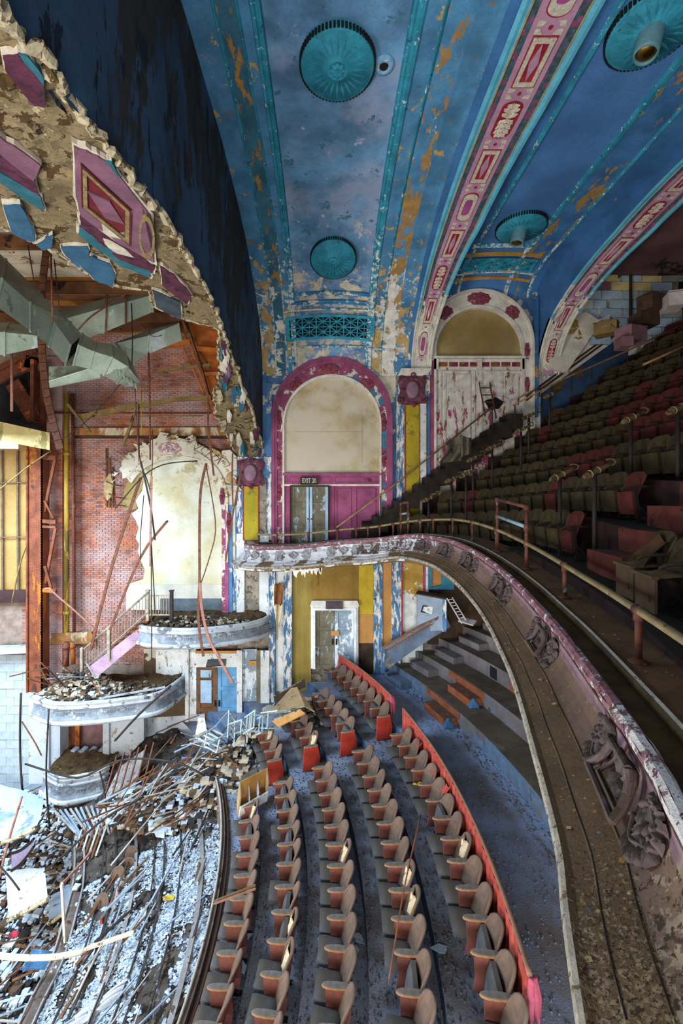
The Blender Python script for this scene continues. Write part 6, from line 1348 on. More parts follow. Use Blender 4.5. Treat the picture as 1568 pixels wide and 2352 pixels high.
def tbox(label, rim, zr_, fill_lift, back_y, n=60, sc=1.0):
    pts = crom([PZ(a, b, zr_) for a, b in rim], n); g = root('theatre_box', (sum(p.x for p in pts) / n, 15.2, zr_ - .7), label, 'box')
    def nrm(i): d = pts[min(n - 1, i + 1)] - pts[max(0, i - 1)]; d.z = 0; d.normalize(); return Vector((d.y, -d.x, 0))
    mb = MB()
    for k in range(len(BPROF) - 1):
        (s0, z0, mi), (s1, z1, _) = BPROF[k], BPROF[k + 1]; vs = []; fs = []
        for i in range(n): q = nrm(i); vs += [pts[i] + q * s0 + Vector((0, 0, z0 * sc)), pts[i] + q * s1 + Vector((0, 0, z1 * sc))]
        for i in range(n - 1): fs.append((2 * i, 2 * i + 1, 2 * i + 3, 2 * i + 2))
        mb.add(vs, fs, mi)
    mb.build('parapet', [m_box, m_boxg], g)
    mb = MB(); vs = []; fs = []; m = 8
    for i in range(n):
        a = pts[i] - nrm(i) * .1; b = Vector((a.x, back_y, a.z))
        for j in range(m + 1):
            p = a.lerp(b, j / m); p.z = zr_ - .14 + fill_lift * (j / m) + .09 * mnoise.noise(Vector((p.x * 2.3, p.y * 2.3, zr_))) * (0 < j) + .05 * mnoise.noise(Vector((p.x * 7, p.y * 7, zr_))); vs.append(p)
    for i in range(n - 1):
        for j in range(m): fs.append((i * (m + 1) + j, i * (m + 1) + j + 1, (i + 1) * (m + 1) + j + 1, (i + 1) * (m + 1) + j))
    mb.add(vs, fs); mb.build('rubble_fill', m_fill, g)
    for f, wd in ((.28, .5), (.52, .5), (.78, .45)):          # diamond ornaments in the frieze
        i = int(f * n); q = nrm(i); tg = Vector((-q.y, q.x, 0)); c = pts[i] + q * .012 + Vector((0, 0, -.31 * sc)); mb = MB()
        for a, b in (((-1, 0), (0, 1)), ((0, 1), (1, 0)), ((1, 0), (0, -1)), ((0, -1), (-1, 0))): mb.bar(c + tg * .14 * a[0] + Vector((0, 0, .10 * a[1])), c + tg * .14 * b[0] + Vector((0, 0, .10 * b[1])), .02, .02, up=q)
        for sg in (-1, 1):
            for j in range(4):
                for e in (-1, 1): p = c + tg * sg * (.16 + .07 * j); mb.add([p, p + tg * sg * .05 + Vector((0, 0, e * .03)) + q * .02, p + tg * sg * .10 + Vector((0, 0, e * .075)), p + tg * sg * .03 + Vector((0, 0, e * .06)) + q * .012], [(0, 1, 2, 3)])
        mb.build('frieze_ornament', m_boxg, g)
    return g, pts
b1, bp1 = tbox('upper white theatre box filled with brown rubble, under the plaster arch', [(320, 1436), (345, 1441), (420, 1444), (480, 1441), (540, 1435), (580, 1428), (612, 1418), (626, 1404)], 3.84, .30, 15.98)
b2, bp2 = tbox('lower white theatre box with rubble heaped at its left end', [(76, 1598), (119, 1613), (170, 1614), (218, 1611), (277, 1605), (356, 1593), (396, 1573), (430, 1546)], 1.60, .22, 15.9, sc=1.1)
b3, bp3 = tbox('lowest small white theatre box half buried in the debris', [(98, 1766), (118, 1781), (145, 1790), (198, 1782), (236, 1772), (250, 1762)], -.80, .10, 15.4, sc=1.25)
mb = MB(); mb.tube([p + Vector((0, 0, .06)) for p in bp3[6:]], .04, 8); o = mb.build('rim_rail', m_box, b3, True)
mb = MB(); mb.bar(bp2[24] + Vector((0, .1, .04)), bp2[44] + Vector((0, .15, .05)), .06, .05); mb.build('fallen_moulding', m_box, b2)
# walls below the boxes
WL = struct(bpy.data.objects.new('wall_lower', None)); COL.objects.link(WL); WL.location = (-8, 15.6, -2)
m_lw = mat('lower_wall_white', '#b5bcc2', .9, .15, .8, [('#a3957a', .58, 1.4), ('#7d7262', .62, 4)])
def lw(name, pts, y, mt, th=.12): mb = MB(); mb.slab([P(a, b, y) for a, b in pts], (0, th, 0)); return mb.build(name, mt, WL)
lw('wall_panel', [(66, 1800), (112, 1800), (112, 1640), (66, 1600)], 15.0, m_lw, .3); lw('wall_panel', [(112, 1800), (138, 1800), (138, 1665), (112, 1660)], 15.1, m_lw, .5); lw('wall_panel', [(236, 1790), (250, 1785), (250, 1660), (236, 1660)], 15.2, m_lw, .3); lw('wall_panel', [(250, 1780), (330, 1700), (330, 1640), (250, 1650)], 15.3, m_lw, .2)
lw('wall_panel', [(330, 1700), (450, 1700), (450, 1490), (330, 1490)], 15.95, mat('niche_stained', '#b9b0a2', .9, .2, 1.0, [('#5a4630', .52, .5, ('z', 2.6, 1.6, .2)), ('#8a4630', .66, 1.2)]), .1); lw('niche_back', [(138, 1800), (238, 1800), (238, 1655), (138, 1655)], 15.9, mat('niche_brick', '#7a5a58', .9, .3, 3), .1)
for x0, x1, mt in ((138, 152, m_dkwood), (152, 162, m_tim), (162, 172, m_pb), (172, 182, m_tim)): lw('niche_board', [(x0, 1760), (x1, 1760), (x1, 1660), (x0, 1660)], 15.7, mt, .08)
for k in range(14): lw('loose_block', [(146 + k * 7, 1750 - 6 * (k % 3)), (158 + k * 7, 1752 - 6 * (k % 3)), (157 + k * 7, 1738 - 6 * (k % 3)), (148 + k * 7, 1736 - 6 * (k % 3))], 15.35 - .02 * (k % 4), m_lw, .3)
lw('wall_panel', [(110, 2010), (165, 2010), (165, 1845), (105, 1835)], 15.4, m_dkwood, .1); lw('wall_panel', [(60, 1990), (250, 1960), (250, 1850), (60, 1830)], 15.8, mat('pit_wall_lilac', '#a9a3bd', .9, .2, 1.2, [('#7a6070', .6, 1.2)]), .1)
for x0 in (150, 205, 262): lw('stud', [(x0, 1960), (x0 + 9, 1960), (x0 + 9, 1850), (x0, 1850)], 15.5, m_tim, .1)
lw('wall_panel', [(330, 1800), (470, 1760), (470, 1640), (330, 1650)], 15.9, m_lw, .1)
# pale concrete blocks at the far left
CB = struct(bpy.data.objects.new('wall_block', None)); COL.objects.link(CB); CB.location = P(30, 1800, 16.2); m_cb = [mat('concrete_block_pale', '#adb6ba', .95, .12, 2), mat('concrete_block_grey', '#a6b0b3', .95, .15, 2)]
cbm = [MB().box((-.302, -.09, -.1545), (.302, .09, .1545)).mesh('block', m) for m in m_cb]
for j in range(18):
    for i in range(4):
        o = link('block', R.choice(cbm), CB); o.location = P(-20 + i * 37.5 + (18 if j % 2 else 0) - 18, 1512 + j * 19.4, 16.2 - R.uniform(0, .03)); o.scale = (.99, 1, .99)
mb = MB(); mb.slab([P(-60, 1880, 16.3), P(66, 1880, 16.3), P(66, 1500, 16.3), P(-60, 1500, 16.3)], (0, .05, 0)); mb.build('mortar_bed', m_cb[1], CB)
lw('ledge_slab', [(-40, 1506), (64, 1500), (64, 1488), (-40, 1492)], 15.6, m_lw, .4)

# ------------------------------------------------------------------ stair between the boxes
sr = root('box_stair', P(250, 1520, 14.9), 'iron-railed stair with pink stringer climbing to the upper box', 'stair'); m_str = mat('stringer_pink', '#a98a9c', .8, .25, 2, [('#9c5a3a', .60, 1.5), ('#d5d8e2', .66, 1.5)]); m_bal = mat('baluster_tan', '#9c8f7a', .7, .3, 5, [('#6a4a30', .6, 6)])
A, Bq = (196, 1566), (324, 1448); YS = 14.75
mb = MB(); mb.slab([P(A[0], A[1], YS), P(A[0] + 16, A[1] - 2, YS), P(Bq[0], Bq[1] + 22, YS), P(Bq[0] - 4, Bq[1] - 6, YS), P(A[0] - 2, A[1] - 26, YS)], (0, .08, 0)); mb.build('stringer', m_str, sr)
for k in range(11):
    f = k / 10; px = A[0] + (Bq[0] - A[0]) * f; py = A[1] - 22 + (Bq[1] - A[1]) * f; c = P(px, py, YS); mb = MB(); mb.box((c.x - .02, YS + .05, c.z - .08), (c.x + .22, 15.7, c.z + .02)); mb.build('tread', m_lath, sr)
def pcx(f): return A[0] - 4 + (Bq[0] - A[0] + 20) * f
for nm, dy, rr_ in (('hand_rail', -78, .035), ('lower_rail', -32, .02)): mb = MB(); mb.tube([P(pcx(0) , A[1] + dy + 4, YS), P(pcx(1), Bq[1] + dy + 2 - 12, YS)], rr_, 8); mb.build(nm, m_bal, sr, True)
for k in range(1, 22): f = k / 22; x = pcx(f); yb = A[1] - 30 + (Bq[1] - 44 - A[1] + 30 + 0) * f; mb = MB(); mb.tube([P(x, yb, YS), P(x, yb - 44, YS)], .012, 5); mb.build('baluster', m_bal, sr)
for x, y0, y1 in ((188, 1564, 1492), (250, 1515, 1445)): mb = MB(); mb.bar(P(x, y0, YS - .03), P(x, y1, YS - .03), .09, .09); mb.lathe(P(x, y1, YS - .03), [(.06, 0), (.06, .04), (.02, .08)], 8); mb.build('newel_post', m_bal, sr)
lr = root('landing_rail', P(366, 1430, 14.9), 'iron balustrade with square newels on the upper box landing', 'balustrade')
for x in (339, 394): mb = MB(); mb.bar(P(x, 1426, 14.8), P(x, 1358, 14.8), .1, .1); mb.box(tuple(P(x, 1358, 14.8) - Vector((.07, .07, 0))), tuple(P(x, 1358, 14.8) + Vector((.07, .07, .04)))); mb.build('newel_post', m_iron if x > 350 else m_bal, lr)
for y in (1368, 1412): mb = MB(); mb.bar(P(339, y, 14.8), P(394, y, 14.8), .04, .04); mb.build('rail', m_bal, lr)
for k in range(8): x = 346 + k * 6; mb = MB(); mb.tube([P(x, 1368, 14.8), P(x, 1412, 14.8)], .012, 5); mb.build('baluster', m_bal, lr)

# ------------------------------------------------------------------ hanging rods, wires and fallen timbers
m_rod = mat('rod_rust', '#6e3f28', .7, .35, 6, [('#3f2a20', .6, 5)]); m_rodd = mat('rod_dark', '#2c241f', .7, .3, 6); m_rodp = mat('rod_pinkish', '#9a6a58', .7, .25, 5); m_tmb = mat('timber_grey_brown', '#7a6238', .9, .3, 2, [('#4a3820', .58, 2), ('#a8925a', .64, 2)])
RODS = [
 ('steel_bar', [(322, 1100, 14.4), (260, 1290, 14.5), (208, 1492, 14.6)], .055, m_rod, 'long rusty flat bar leaning from the arch down to the stair'),
 ('steel_bar', [(383, 1198, 14.2), (322, 1281, 14.4), (253, 1445, 14.6)], .045, m_rod, 'second rusty bar leaning onto the newel post of the stair'),
 ('bent_rod', [(266, 1167, 14.3), (322, 1100, 14.3), (362, 1072, 14.3), (403, 1062, 14.3), (453, 1059, 14.3)], .02, m_rodd, 'thin dark rod bowed across the top of the plaster arch'),
 ('bent_rod', [(370, 1046, 14.6), (413, 1047, 14.6), (459, 1056, 14.6)], .03, m_apw, 'short pale rod bowed just under the arch crown'),
 ('hanging_bar', [(473, 1067, 13.8), (461, 1123, 13.8), (458, 1210, 13.8), (458, 1342, 13.8), (455, 1388, 13.8), (458, 1452, 13.7), (467, 1507, 13.6)], .045, m_rod, 'thick brown bar hanging straight down before the arch panel'),
 ('hanging_bar', [(459, 1342, 13.7), (464, 1401, 13.7), (479, 1465, 13.6), (505, 1515, 13.5), (533, 1568, 13.4)], .05, m_rodp, 'pinkish curved bar sweeping down past the upper box to the door'),
 ('bent_rod', [(473, 1070, 13.7), (495, 1207, 13.7), (479, 1286, 13.7), (461, 1340, 13.7)], .018, m_rod, 'thin rod bent like an elbow beside the thick hanging bar'),
 ('hanging_bar', [(420, 738, 14.0), (460, 850, 14.0), (478, 912, 14.0), (478, 980, 13.9), (491, 1092, 13.9)], .035, m_rod, 'long rod from the timber framing to the right arch shoulder'),
 ('hanging_rod', [(428, 738, 14.1), (466, 850, 14.1), (480, 905, 14.1)], .022, m_rodd, 'short dark rod close beside the framing rod'),
 ('hanging_rod', [(319, 930, 13.9), (321, 1056, 13.9), (344, 1123, 13.9), (347, 1235, 13.9), (354, 1363, 13.9), (356, 1408, 13.9)], .018, m_rodd, 'thin dark wire kinked at the left side of the arch panel'),
 ('hanging_rod', [(350, 990, 13.8), (350, 1064, 13.8), (343, 1124, 13.8)], .016, m_rod, 'short thin rod above the kinked dark wire'),
 ('hanging_bar', [(324, 1062, 13.6), (345, 1160, 13.6), (356, 1240, 13.6)], .03, m_rodd, 'black flat bar slanting across the left of the arch panel'),
 ('hanging_bar', [(348, 1097, 13.5), (346, 1200, 13.5), (345, 1300, 13.5)], .035, m_rodp, 'upright brown bar in front of the black slanting bar'),
 ('hanging_rod', [(347, 1255, 13.4), (348, 1400, 13.4), (348, 1550, 13.3)], .016, m_rodd, 'thin upright wire passing down before the upper box'),
 ('hanging_rod', [(330, 1140, 13.7), (322, 1240, 13.7), (323, 1285, 13.7)], .014, m_rodd, 'thin bent wire left of the upright brown bar'),
 ('steel_bar', [(556, 1069, 14.6), (535, 1180, 14.7), (518, 1288, 14.8)], .03, m_rod, 'rusty rod leaning across the pink jamb of the arch'),
 ('steel_bar', [(534, 1044, 14.7), (533, 1100, 14.7), (535, 1163, 14.7)], .028, m_rod, 'short upright rod at the right shoulder of the arch'),
 ('hanging_rod', [(27, 812, 12.0), (27, 945, 12.0)], .035, m_rodp, 'reddish rod hanging in front of the truss corner'),
 ('hanging_rod', [(289, 658, 12.8), (289, 750, 12.8)], .03, m_rod, 'short rusty rod hanging before the level duct'),
 ('hanging_rod', [(246, 655, 12.6), (244, 760, 12.6)], .028, m_rod, 'rusty rod hanging before the middle of the level duct'),
 ('hanging_rod', [(117, 585, 9.6), (121, 742, 9.6)], .02, m_rod, 'thin rod hanging just right of the bent strap'),
 ('hanging_rod', [(65, 567, 9.4), (80, 658, 9.4)], .012, m_rodd, 'thin wire hanging left of the bent strap'),
 ('hanging_rod', [(125, 600, 9.7), (137, 715, 9.7)], .012, m_rodd, 'thin dark wire hanging over the big duct'),
 ('hanging_rod', [(341, 812, 13.4), (344, 940, 13.4), (345, 1056, 13.4)], .028, m_rod, 'long rusty rod hanging in front of bare brick above the arch'),
 ('hanging_rod', [(309, 880, 13.3), (315, 980, 13.3), (319, 1060, 13.3)], .016, m_rod, 'thin rod hanging below the torn duct end'),
 ('hanging_rod', [(302, 700, 13.0), (304, 770, 13.0), (303, 838, 13.0)], .016, m_rodd, 'thin dark wire with a hook beside the small duct'),
 ('hanging_rod', [(325, 895, 13.5), (325, 1000, 13.5)], .014, m_py, 'thin yellow rod hanging before the upper brick'),
 ('wire', [(282, 876, 13.0), (235, 930, 13.2), (190, 975, 13.4), (138, 1012, 13.6)], .014, m_rodd, 'wire slanting from the torn duct across the brick'),
 ('wire', [(-20, 1140, 13.4), (60, 1075, 13.6), (118, 1035, 13.8)], .022, m_tmb, 'brown cable slanting across the yellow plaster to the column'),
 ('wire', [(300, 725, 13.2), (345, 770, 13.5), (372, 770, 13.6)], .012, m_rod, 'thin sagging wire between the two small ducts'),
 ('wire', [(182, 755, 12.0), (208, 728, 12.0), (250, 700, 12.2), (300, 668, 12.4)], .022, m_rod, 'rusty cable with a knot crossing the level duct'),
 ('tie_rod', [(102, 1352, 14.6), (112, 1350, 14.6), (122, 1360, 14.6), (180, 1410, 14.7), (234, 1460, 14.8)], .03, m_rodp, 'hooked tie rod running from the column down to the stair'),
 ('tie_rod', [(28, 1380, 14.5), (45, 1300, 14.5), (60, 1256, 14.5)], .022, m_tmb, 'thin brace leaning on the left side of the column'),
 ('wall_conduit', [(122, 948, 15.7), (300, 949, 15.7), (484, 948, 15.7)], .04, m_pb, 'level dark pipe crossing the upper brick'),
 ('wall_conduit', [(316, 956, 15.6), (465, 955, 15.6)], .025, m_tmb, 'short level pipe just under the crossing dark pipe'),
 ('fallen_timber', [(190, 958, 14.6), (250, 945, 14.6), (315, 930, 14.7)], .10, m_tmb, 'long weathered timber lying slanted against the upper brick, left half'),
 ('fallen_timber', [(312, 934, 14.5), (400, 918, 14.6), (484, 914, 14.7)], .085, m_tmb, 'tapering weathered timber reaching to the arch leg, right half'),
 ('loose_stick', [(156, 929, 14.6), (206, 992, 14.6)], .05, m_tmb, 'pale stick leaning at the left end of the long timber'),
 ('loose_stick', [(308, 951, 14.4), (295, 990, 14.4), (282, 1022, 14.4)], .05, m_tmb, 'broken stick hanging under the long timber'),
 ('loose_stick', [(362, 853, 14.4), (480, 838, 14.6)], .05, m_tmb, 'pale batten lying on the brick below the framing'),
 ('fallen_rod', [(265, 1700, 13.2), (320, 1640, 13.0), (392, 1575, 12.8)], .035, m_rodd, 'dark rod leaning diagonally across the lower box front'),
 ('hanging_rod', [(112, 1632, 13.2), (106, 1780, 13.2), (114, 1905, 13.2)], .025, m_rodd, 'dark rod hanging from the lower box past the white wall'),
 ('hanging_rod', [(48, 1595, 13.0), (46, 1700, 13.0), (50, 1800, 13.0), (62, 1880, 13.0)], .03, m_rodd, 'long bent rod hanging at the far left before the pale blocks'),
 ('hanging_rod', [(52, 1660, 12.9), (80, 1705, 12.9), (95, 1735, 12.9)], .02, m_rod, 'short rusty rod jutting left of the lower box'),
 ('bent_rod', [(60, 1755, 12.9), (140, 1780, 12.7), (190, 1785, 12.6), (280, 1745, 12.4), (400, 1750, 12.2), (470, 1782, 12.0)], .028, m_rodd, 'long bowed rod arching over the rubble from the lowest box'),
 ('hanging_rod', [(230, 1775, 12.6), (240, 1820, 12.5), (245, 1880, 12.4)], .022, m_rodd, 'dark rod dangling before the broken ribbed slab'),
 ('fallen_rod', [(105, 2000, 10.8), (150, 1960, 11.0), (240, 1880, 11.4), (330, 1830, 11.8)], .03, m_rodd, 'dark rod leaning over the dark doorway in the pit'),
 ('fallen_rod', [(0, 2010, 11.0), (20, 1930, 11.2), (50, 1830, 11.4)], .03, m_rodp, 'bent brown rod at the far left above the white sheet'),
 ('fallen_rod', [(0, 1990, 10.9), (25, 2018, 10.8), (45, 2045, 10.7)], .02, m_rodd, 'short dark rod crossing the bent brown rod'),
 ('curved_pipe', [(-20, 2192, 8.9), (40, 2199, 8.9), (110, 2199, 9.0), (160, 2192, 9.1), (200, 2182, 9.2)], .055, m_apw, 'pale curved pipe entering from the left frame edge'),
 ('loose_stick', [(142, 2032, 9.9), (146, 2100, 9.6), (149, 2165, 9.4)], .03, m_apw, 'pale upright stick standing above the curved pipe'),
 ('loose_stick', [(140, 2034, 9.9), (185, 1985, 10.4), (210, 1955, 10.8)], .03, m_rodp, 'brown stick leaning on top of the pale upright stick'),
 ('loose_stick', [(200, 2178, 9.0), (305, 2142, 9.1)], .035, m_apw, 'pale round stick lying on the white flakes near the curved pipe'),
 ('loose_stick', [(498, 2068, 7.6), (584, 2034, 7.9)], .018, m_tmb, 'tan stick lying across the front row of seats'),
 ('loose_stick', [(496, 2074, 7.55), (584, 2042, 7.85)], .016, m_rodp, 'second tan stick beside the one across the front row'),
 ('fallen_rod', [(893, 2248, 5.1), (930, 2030, 5.9), (966, 1872, 6.8)], .010, m_rod, 'very long thin rusty rod leaning over the second curtain-side row'),
]
for nm, pl, r_, mt, lb_ in RODS:
    pts = [P(*q) for q in pl]; pts = crom(pts, 3 * len(pts)) if len(pts) > 2 else pts
    g = root(nm, pts[-1], lb_, nm.split('_')[-1]); mb = MB()
    if nm in ('fallen_timber', 'loose_stick', 'steel_bar', 'hanging_bar'):
        for a, b in zip(pts, pts[1:]): mb.bar(a, b + (b - a) * .03, r_ * 1.7, r_ * (1.5 if nm in ('fallen_timber', 'loose_stick') else .7), up=(0, 1, 0))
        mb.build('length', mt, g)
    else: mb.tube(pts, r_, 7); mb.build('length', mt, g, True)
    mb = MB(); d = (pts[0] - pts[1]).normalized(); mb.bar(pts[0], pts[0] + d * .05, r_ * 1.9, r_ * 1.2, taper=.5); mb.build('broken_end', mt, g)
# ================================================================== COLLAPSED SEATING AND RUBBLE
RE = random.Random(21)
def gz(x, y):
    r = math.hypot(x - CX, y - CY)
    if r > 12.42: return -.05
    if r > 8.95: return -.75 - .36 * (12.42 - r) + .05 * mnoise.noise(Vector((x * .8, y * .8, 0))) + .25 * max(0, y - 12.2) * .5
    return -3.0 + .35 * mnoise.noise(Vector((x * .5, y * .5, 2))) + max(0, (y - 12.5)) * .35
m_grd = mat('rubble_ground', '#4b4138', .95, .4, 2.0, [('#7f8c98', .58, 6.0), ('#1f1914', .54, 4)], bump=1.0, bscale=18)
mb = MB()
def gfn(u, v):
    r = 1.5 + 10.9 * u; y0, y1 = 2.5, 16.3; t = th_of(13.2, y0) + (th_of(13.2, y1) - th_of(13.2, y0)) * v * 1.25; p = pol(r, t, 0)
    q = .10 * mnoise.noise(Vector((p.x * 2.2, p.y * 2.2, 5))) + .06 * mnoise.noise(Vector((p.x * 5.5, p.y * 5.5, 9))); return (p.x, p.y, gz(p.x, p.y) + q)
mb.grid(gfn, 110, 130); struct(mb.build('ground', m_grd))
# low wall along the edge of the lower tier
m_edge = mat('tier_edge_wall', '#6a5a50', .9, .3, 3, [('#8f97a0', .60, 6), ('#4a3228', .6, 3)])
te = root('tier_edge', pol(12.45, 0, -.8), 'long low curved edge wall between the front row and the white rubble', 'parapet')
mb = MB()
for r0, z0, r1, z1 in ((12.40, -1.2, 12.40, .14), (12.40, .14, 12.50, .14), (12.50, .14, 12.50, -.06)): sector(mb, r0, z0, r1, z1, 3.0, 12.3, 0)
mb.build('wall_face', m_edge, te); ta, tb = th_of(12.45, 3.0), th_of(12.45, 12.3)
mb = MB(); mb.tube([pol(12.42, ta + (tb - ta) * i / 60, .17) for i in range(61)], .025, 6); mb.build('top_rail', m_wedge, te, True); mb = MB(); mb.tube([pol(12.56, ta + (tb - ta) * i / 60, .02) for i in range(61)], .03, 6); mb.build('foot_rail', m_crail, te, True)
# curved rails of the buried rows
m_rail = mat('row_rail_dark', '#33302e', .8, .3, 5, [('#8a8f96', .62, 5)]); m_railp = mat('row_rail_grey', '#8f8a86', .85, .2, 4, [('#5a4a40', .6, 4)])
for k, (r_, wd, mt, lb) in enumerate(((11.95, .10, m_railp, 'first wide grey strip in the white rubble beside the tier edge'), (11.45, .03, m_rail, 'thin dark rail in the white rubble next to the wide grey strip'), (11.05, .05, m_rail, 'curved dark rail across the middle of the white rubble'), (10.80, .03, m_rail, 'thinner dark rail paired with the middle rail'), (10.35, .07, m_railp, 'grey curved strip towards the pit side of the rubble'), (9.85, .05, m_rail, 'dark curved rail by the buried seats'), (9.55, .035, m_rail, 'last dark rail before the fallen edge beam'))):
    g = root('row_rail', pol(r_, 0, gz(CX + r_, CY)), lb, 'rail'); ta, tb = th_of(r_, 2.6), th_of(r_, 12.2 + .1 * k); mb = MB()
    pts = [pol(r_, ta + (tb - ta) * i / 50, 0) for i in range(51)]; pts = [Vector((p.x, p.y, gz(p.x, p.y) + .10 + .02 * mnoise.noise(p))) for p in pts]
    for a, b in zip(pts, pts[1:]): mb.bar(a, b, wd, .04)
    mb.build('strip', mt, g)
    for i in range(2, 50, 6): mb = MB(); mb.bar(pts[i] - Vector((0, 0, .12)), pts[i], .04, .04); mb.build('bracket', m_rail, g)
g = root('edge_beam', pol(8.95, 0, -2.2), 'thick flake-covered fallen beam along the pit edge of the rubble', 'beam'); ta, tb = th_of(8.95, 2.6), th_of(8.95, 12.6); mb = MB(); pts = [pol(8.95, ta + (tb - ta) * i / 50, 0) for i in range(51)]; pts = [Vector((p.x, p.y, -1.98 + .06 * math.sin(i * .7))) for i, p in enumerate(pts)]
mb.tube(pts, [.16 + .03 * math.sin(i * 1.9) for i in range(51)], 8, flat=.8); mb.build('beam_body', m_edge, g); mb = MB()
for rr_ in (.16, -.1): mb.tube([p + Vector((rr_, 0, .14)) for p in pts], .028, 6)
mb.build('edge_trim', m_railp, g)
# white paint and plaster flakes: nobody could count them
m_flk = mat('flake_white', '#b9c2ca', .9, .25, 5); m_flkd = mat('flake_grey', '#616b75', .9, .3, 5)
mb = MB(); n_ = 0
while n_ < 34000:
    r_ = 8.8 + 3.6 * RE.random() ** .8; t = th_of(12.4, 3.2) + RE.random() * (th_of(12.4, 12.35) - th_of(12.4, 3.2)); p = pol(r_, t, 0)
    if p.y < 4.8: continue
    den = .34 + 1.0 * mnoise.noise(Vector((p.x * 1.1, p.y * .6, 3))) + .8 * mnoise.noise(Vector((p.x * 3, p.y * 2, 8)))
    if RE.random() > den + .12: continue
    n_ += 1; s = RE.uniform(.010, .040) * (1.6 if RE.random() < .08 else 1); a = RE.random() * 6.28; z = gz(p.x, p.y) + .10 * mnoise.noise(Vector((p.x * 2.2, p.y * 2.2, 5))) + .06 * mnoise.noise(Vector((p.x * 5.5, p.y * 5.5, 9))) + .02
    e1 = Vector((math.cos(a) * s, math.sin(a) * s, RE.uniform(-.4, .4) * s)); e2 = Vector((-math.sin(a) * s, math.cos(a) * s, RE.uniform(-.4, .4) * s)) * RE.uniform(.5, 1); c = Vector((p.x, p.y, z + RE.uniform(0, .02)))
    mb.add([c - e1 - e2 * .6, c + e1 * .7 - e2, c + e1 + e2 * .5, c - e1 * .5 + e2], [(0, 1, 2, 3)], 0 if RE.random() < .85 else 1)
fl = stuff(mb.build('plaster_flakes', [m_flk, m_flkd])); fl['label'] = 'white paint and plaster flakes covering the collapsed sloping seating'
# grit on the floor of the lower tier and aisle
mb = MB()
for k in range(9000):
    if k < 6500: r_ = RE.uniform(12.6, 17.0); y = RE.uniform(4.6, 12.5)
    else: r_ = RE.uniform(17.3, 18.85) if k % 3 else RE.uniform(18.5, 18.88); y = RE.uniform(4.0, 15.0)
    t = th_of(max(r_, 12.6), y); p = pol(r_, t, 0); row = 1
    if r_ > 17.2: z = 1.65
    else:
        for q in range(2, 6):
            if r_ > RR[q] - .74: row = q
        z = ZF[row]
    s = RE.uniform(.006, .022); a = RE.random() * 6.28; e1 = Vector((math.cos(a) * s, math.sin(a) * s, .3 * s)); e2 = Vector((-math.sin(a) * s, math.cos(a) * s, .2 * s)); c = Vector((p.x, p.y, z + .012))
    mb.add([c - e1, c - e2, c + e1, c + e2, c + Vector((0, 0, s))], [(0, 1, 4), (1, 2, 4), (2, 3, 4), (3, 0, 4)], 0 if k % 3 else 1)
gr = stuff(mb.build('floor_grit', [m_flkd, m_bstep])); gr['label'] = 'fine grit and plaster crumbs scattered over the tier floor and aisle'
# chunks and crumbs of rubble in the pit and heaps
m_rb = [mat('rubble_pale_blue', '#b8c6d2', .95, .2, 3), mat('rubble_brown', '#5f4a34', .95, .35, 3), mat('rubble_dark', '#2f2a28', .95, .35, 3), mat('rubble_cream', '#b0a48e', .95, .25, 3)]
def chunk(mb, c, s, mi):
    vs = [Vector(c) + Vector((RE.uniform(.6, 1) * a * s, RE.uniform(.6, 1) * b * s, RE.uniform(.5, 1) * d * s * .6)) for a, b, d in ((-1, -1, -1), (1, -1, -1), (1, 1, -1), (-1, 1, -1), (-1, -1, 1), (1, -1, 1), (1, 1, 1), (-1, 1, 1))]; mb.hexa(vs, mi)
def scatter(label, nm, n, fn, smin, smax, wts):
    mb = MB()
    for k in range(n): c = fn(); chunk(mb, c, RE.uniform(smin, smax) * RE.random() ** .6, RE.choices((0, 1, 2, 3), wts)[0])
    o = stuff(mb.build(nm, m_rb)); o['label'] = label; return o
def pitpt():
    while True:
        x, y = RE.uniform(-12, -4.5), RE.uniform(6, 15.2); r_ = math.hypot(x - CX, y - CY)
        if r_ < 9.0: return Vector((x, y, gz(x, y) + RE.uniform(0, .15)))
scatter('jumble of broken plaster and wood chips in the pit at the left', 'pit_rubble', 11000, pitpt, .02, .13, (6, 2, 3, 1))
def heap(cx_, cy_, z0, rx, ry, h):
    def f():
        a = RE.random() * 6.28; q = RE.random() ** .5; return Vector((cx_ + rx * q * math.cos(a), cy_ + ry * q * math.sin(a), z0 + h * (1 - q) * RE.random() ** .4))
    return f
q = P(600, 1660, 13.6); scatter('brown and grey rubble heap in front of the lower doors', 'rubble_heap', 1900, heap(q.x - .3, 13.3, gz(q.x, 13.3) - .1 if q.x < -2.2 else -.3, 2.0, 1.7, 1.25), .03, .17, (1, 4, 3, 3))
scatter('rubble mound sliding off the left end of the lower box', 'rubble_mound', 1500, heap(P(190, 1580, 14.7).x, 14.8, 1.45, 1.5, .75, 1.0), .03, .13, (1, 4, 2, 5)); scatter('loose rubble on the floor of the upper box', 'box_rubble', 700, heap(-4.6, 15.2, 3.80, 1.9, .6, .2), .03, .1, (0, 5, 3, 3)); scatter('loose rubble on the floor of the lower box', 'box_rubble', 600, heap(-7.4, 14.9, 1.55, 2.1, .75, .12), .03, .1, (0, 5, 4, 1))
scatter('plaster lumps over the end of the far seat blocks', 'rubble_heap', 420, heap(-.35, 14.3, 1.0, 1.0, .8, .75), .04, .15, (0, 3, 1, 5))
q = P(470, 1700, 13.0); scatter('rubble ridge at the top of the white flakes', 'rubble_heap', 1500, heap(-4.4, 12.9, -1.0, 2.2, 1.1, .8), .03, .16, (4, 4, 3, 1))
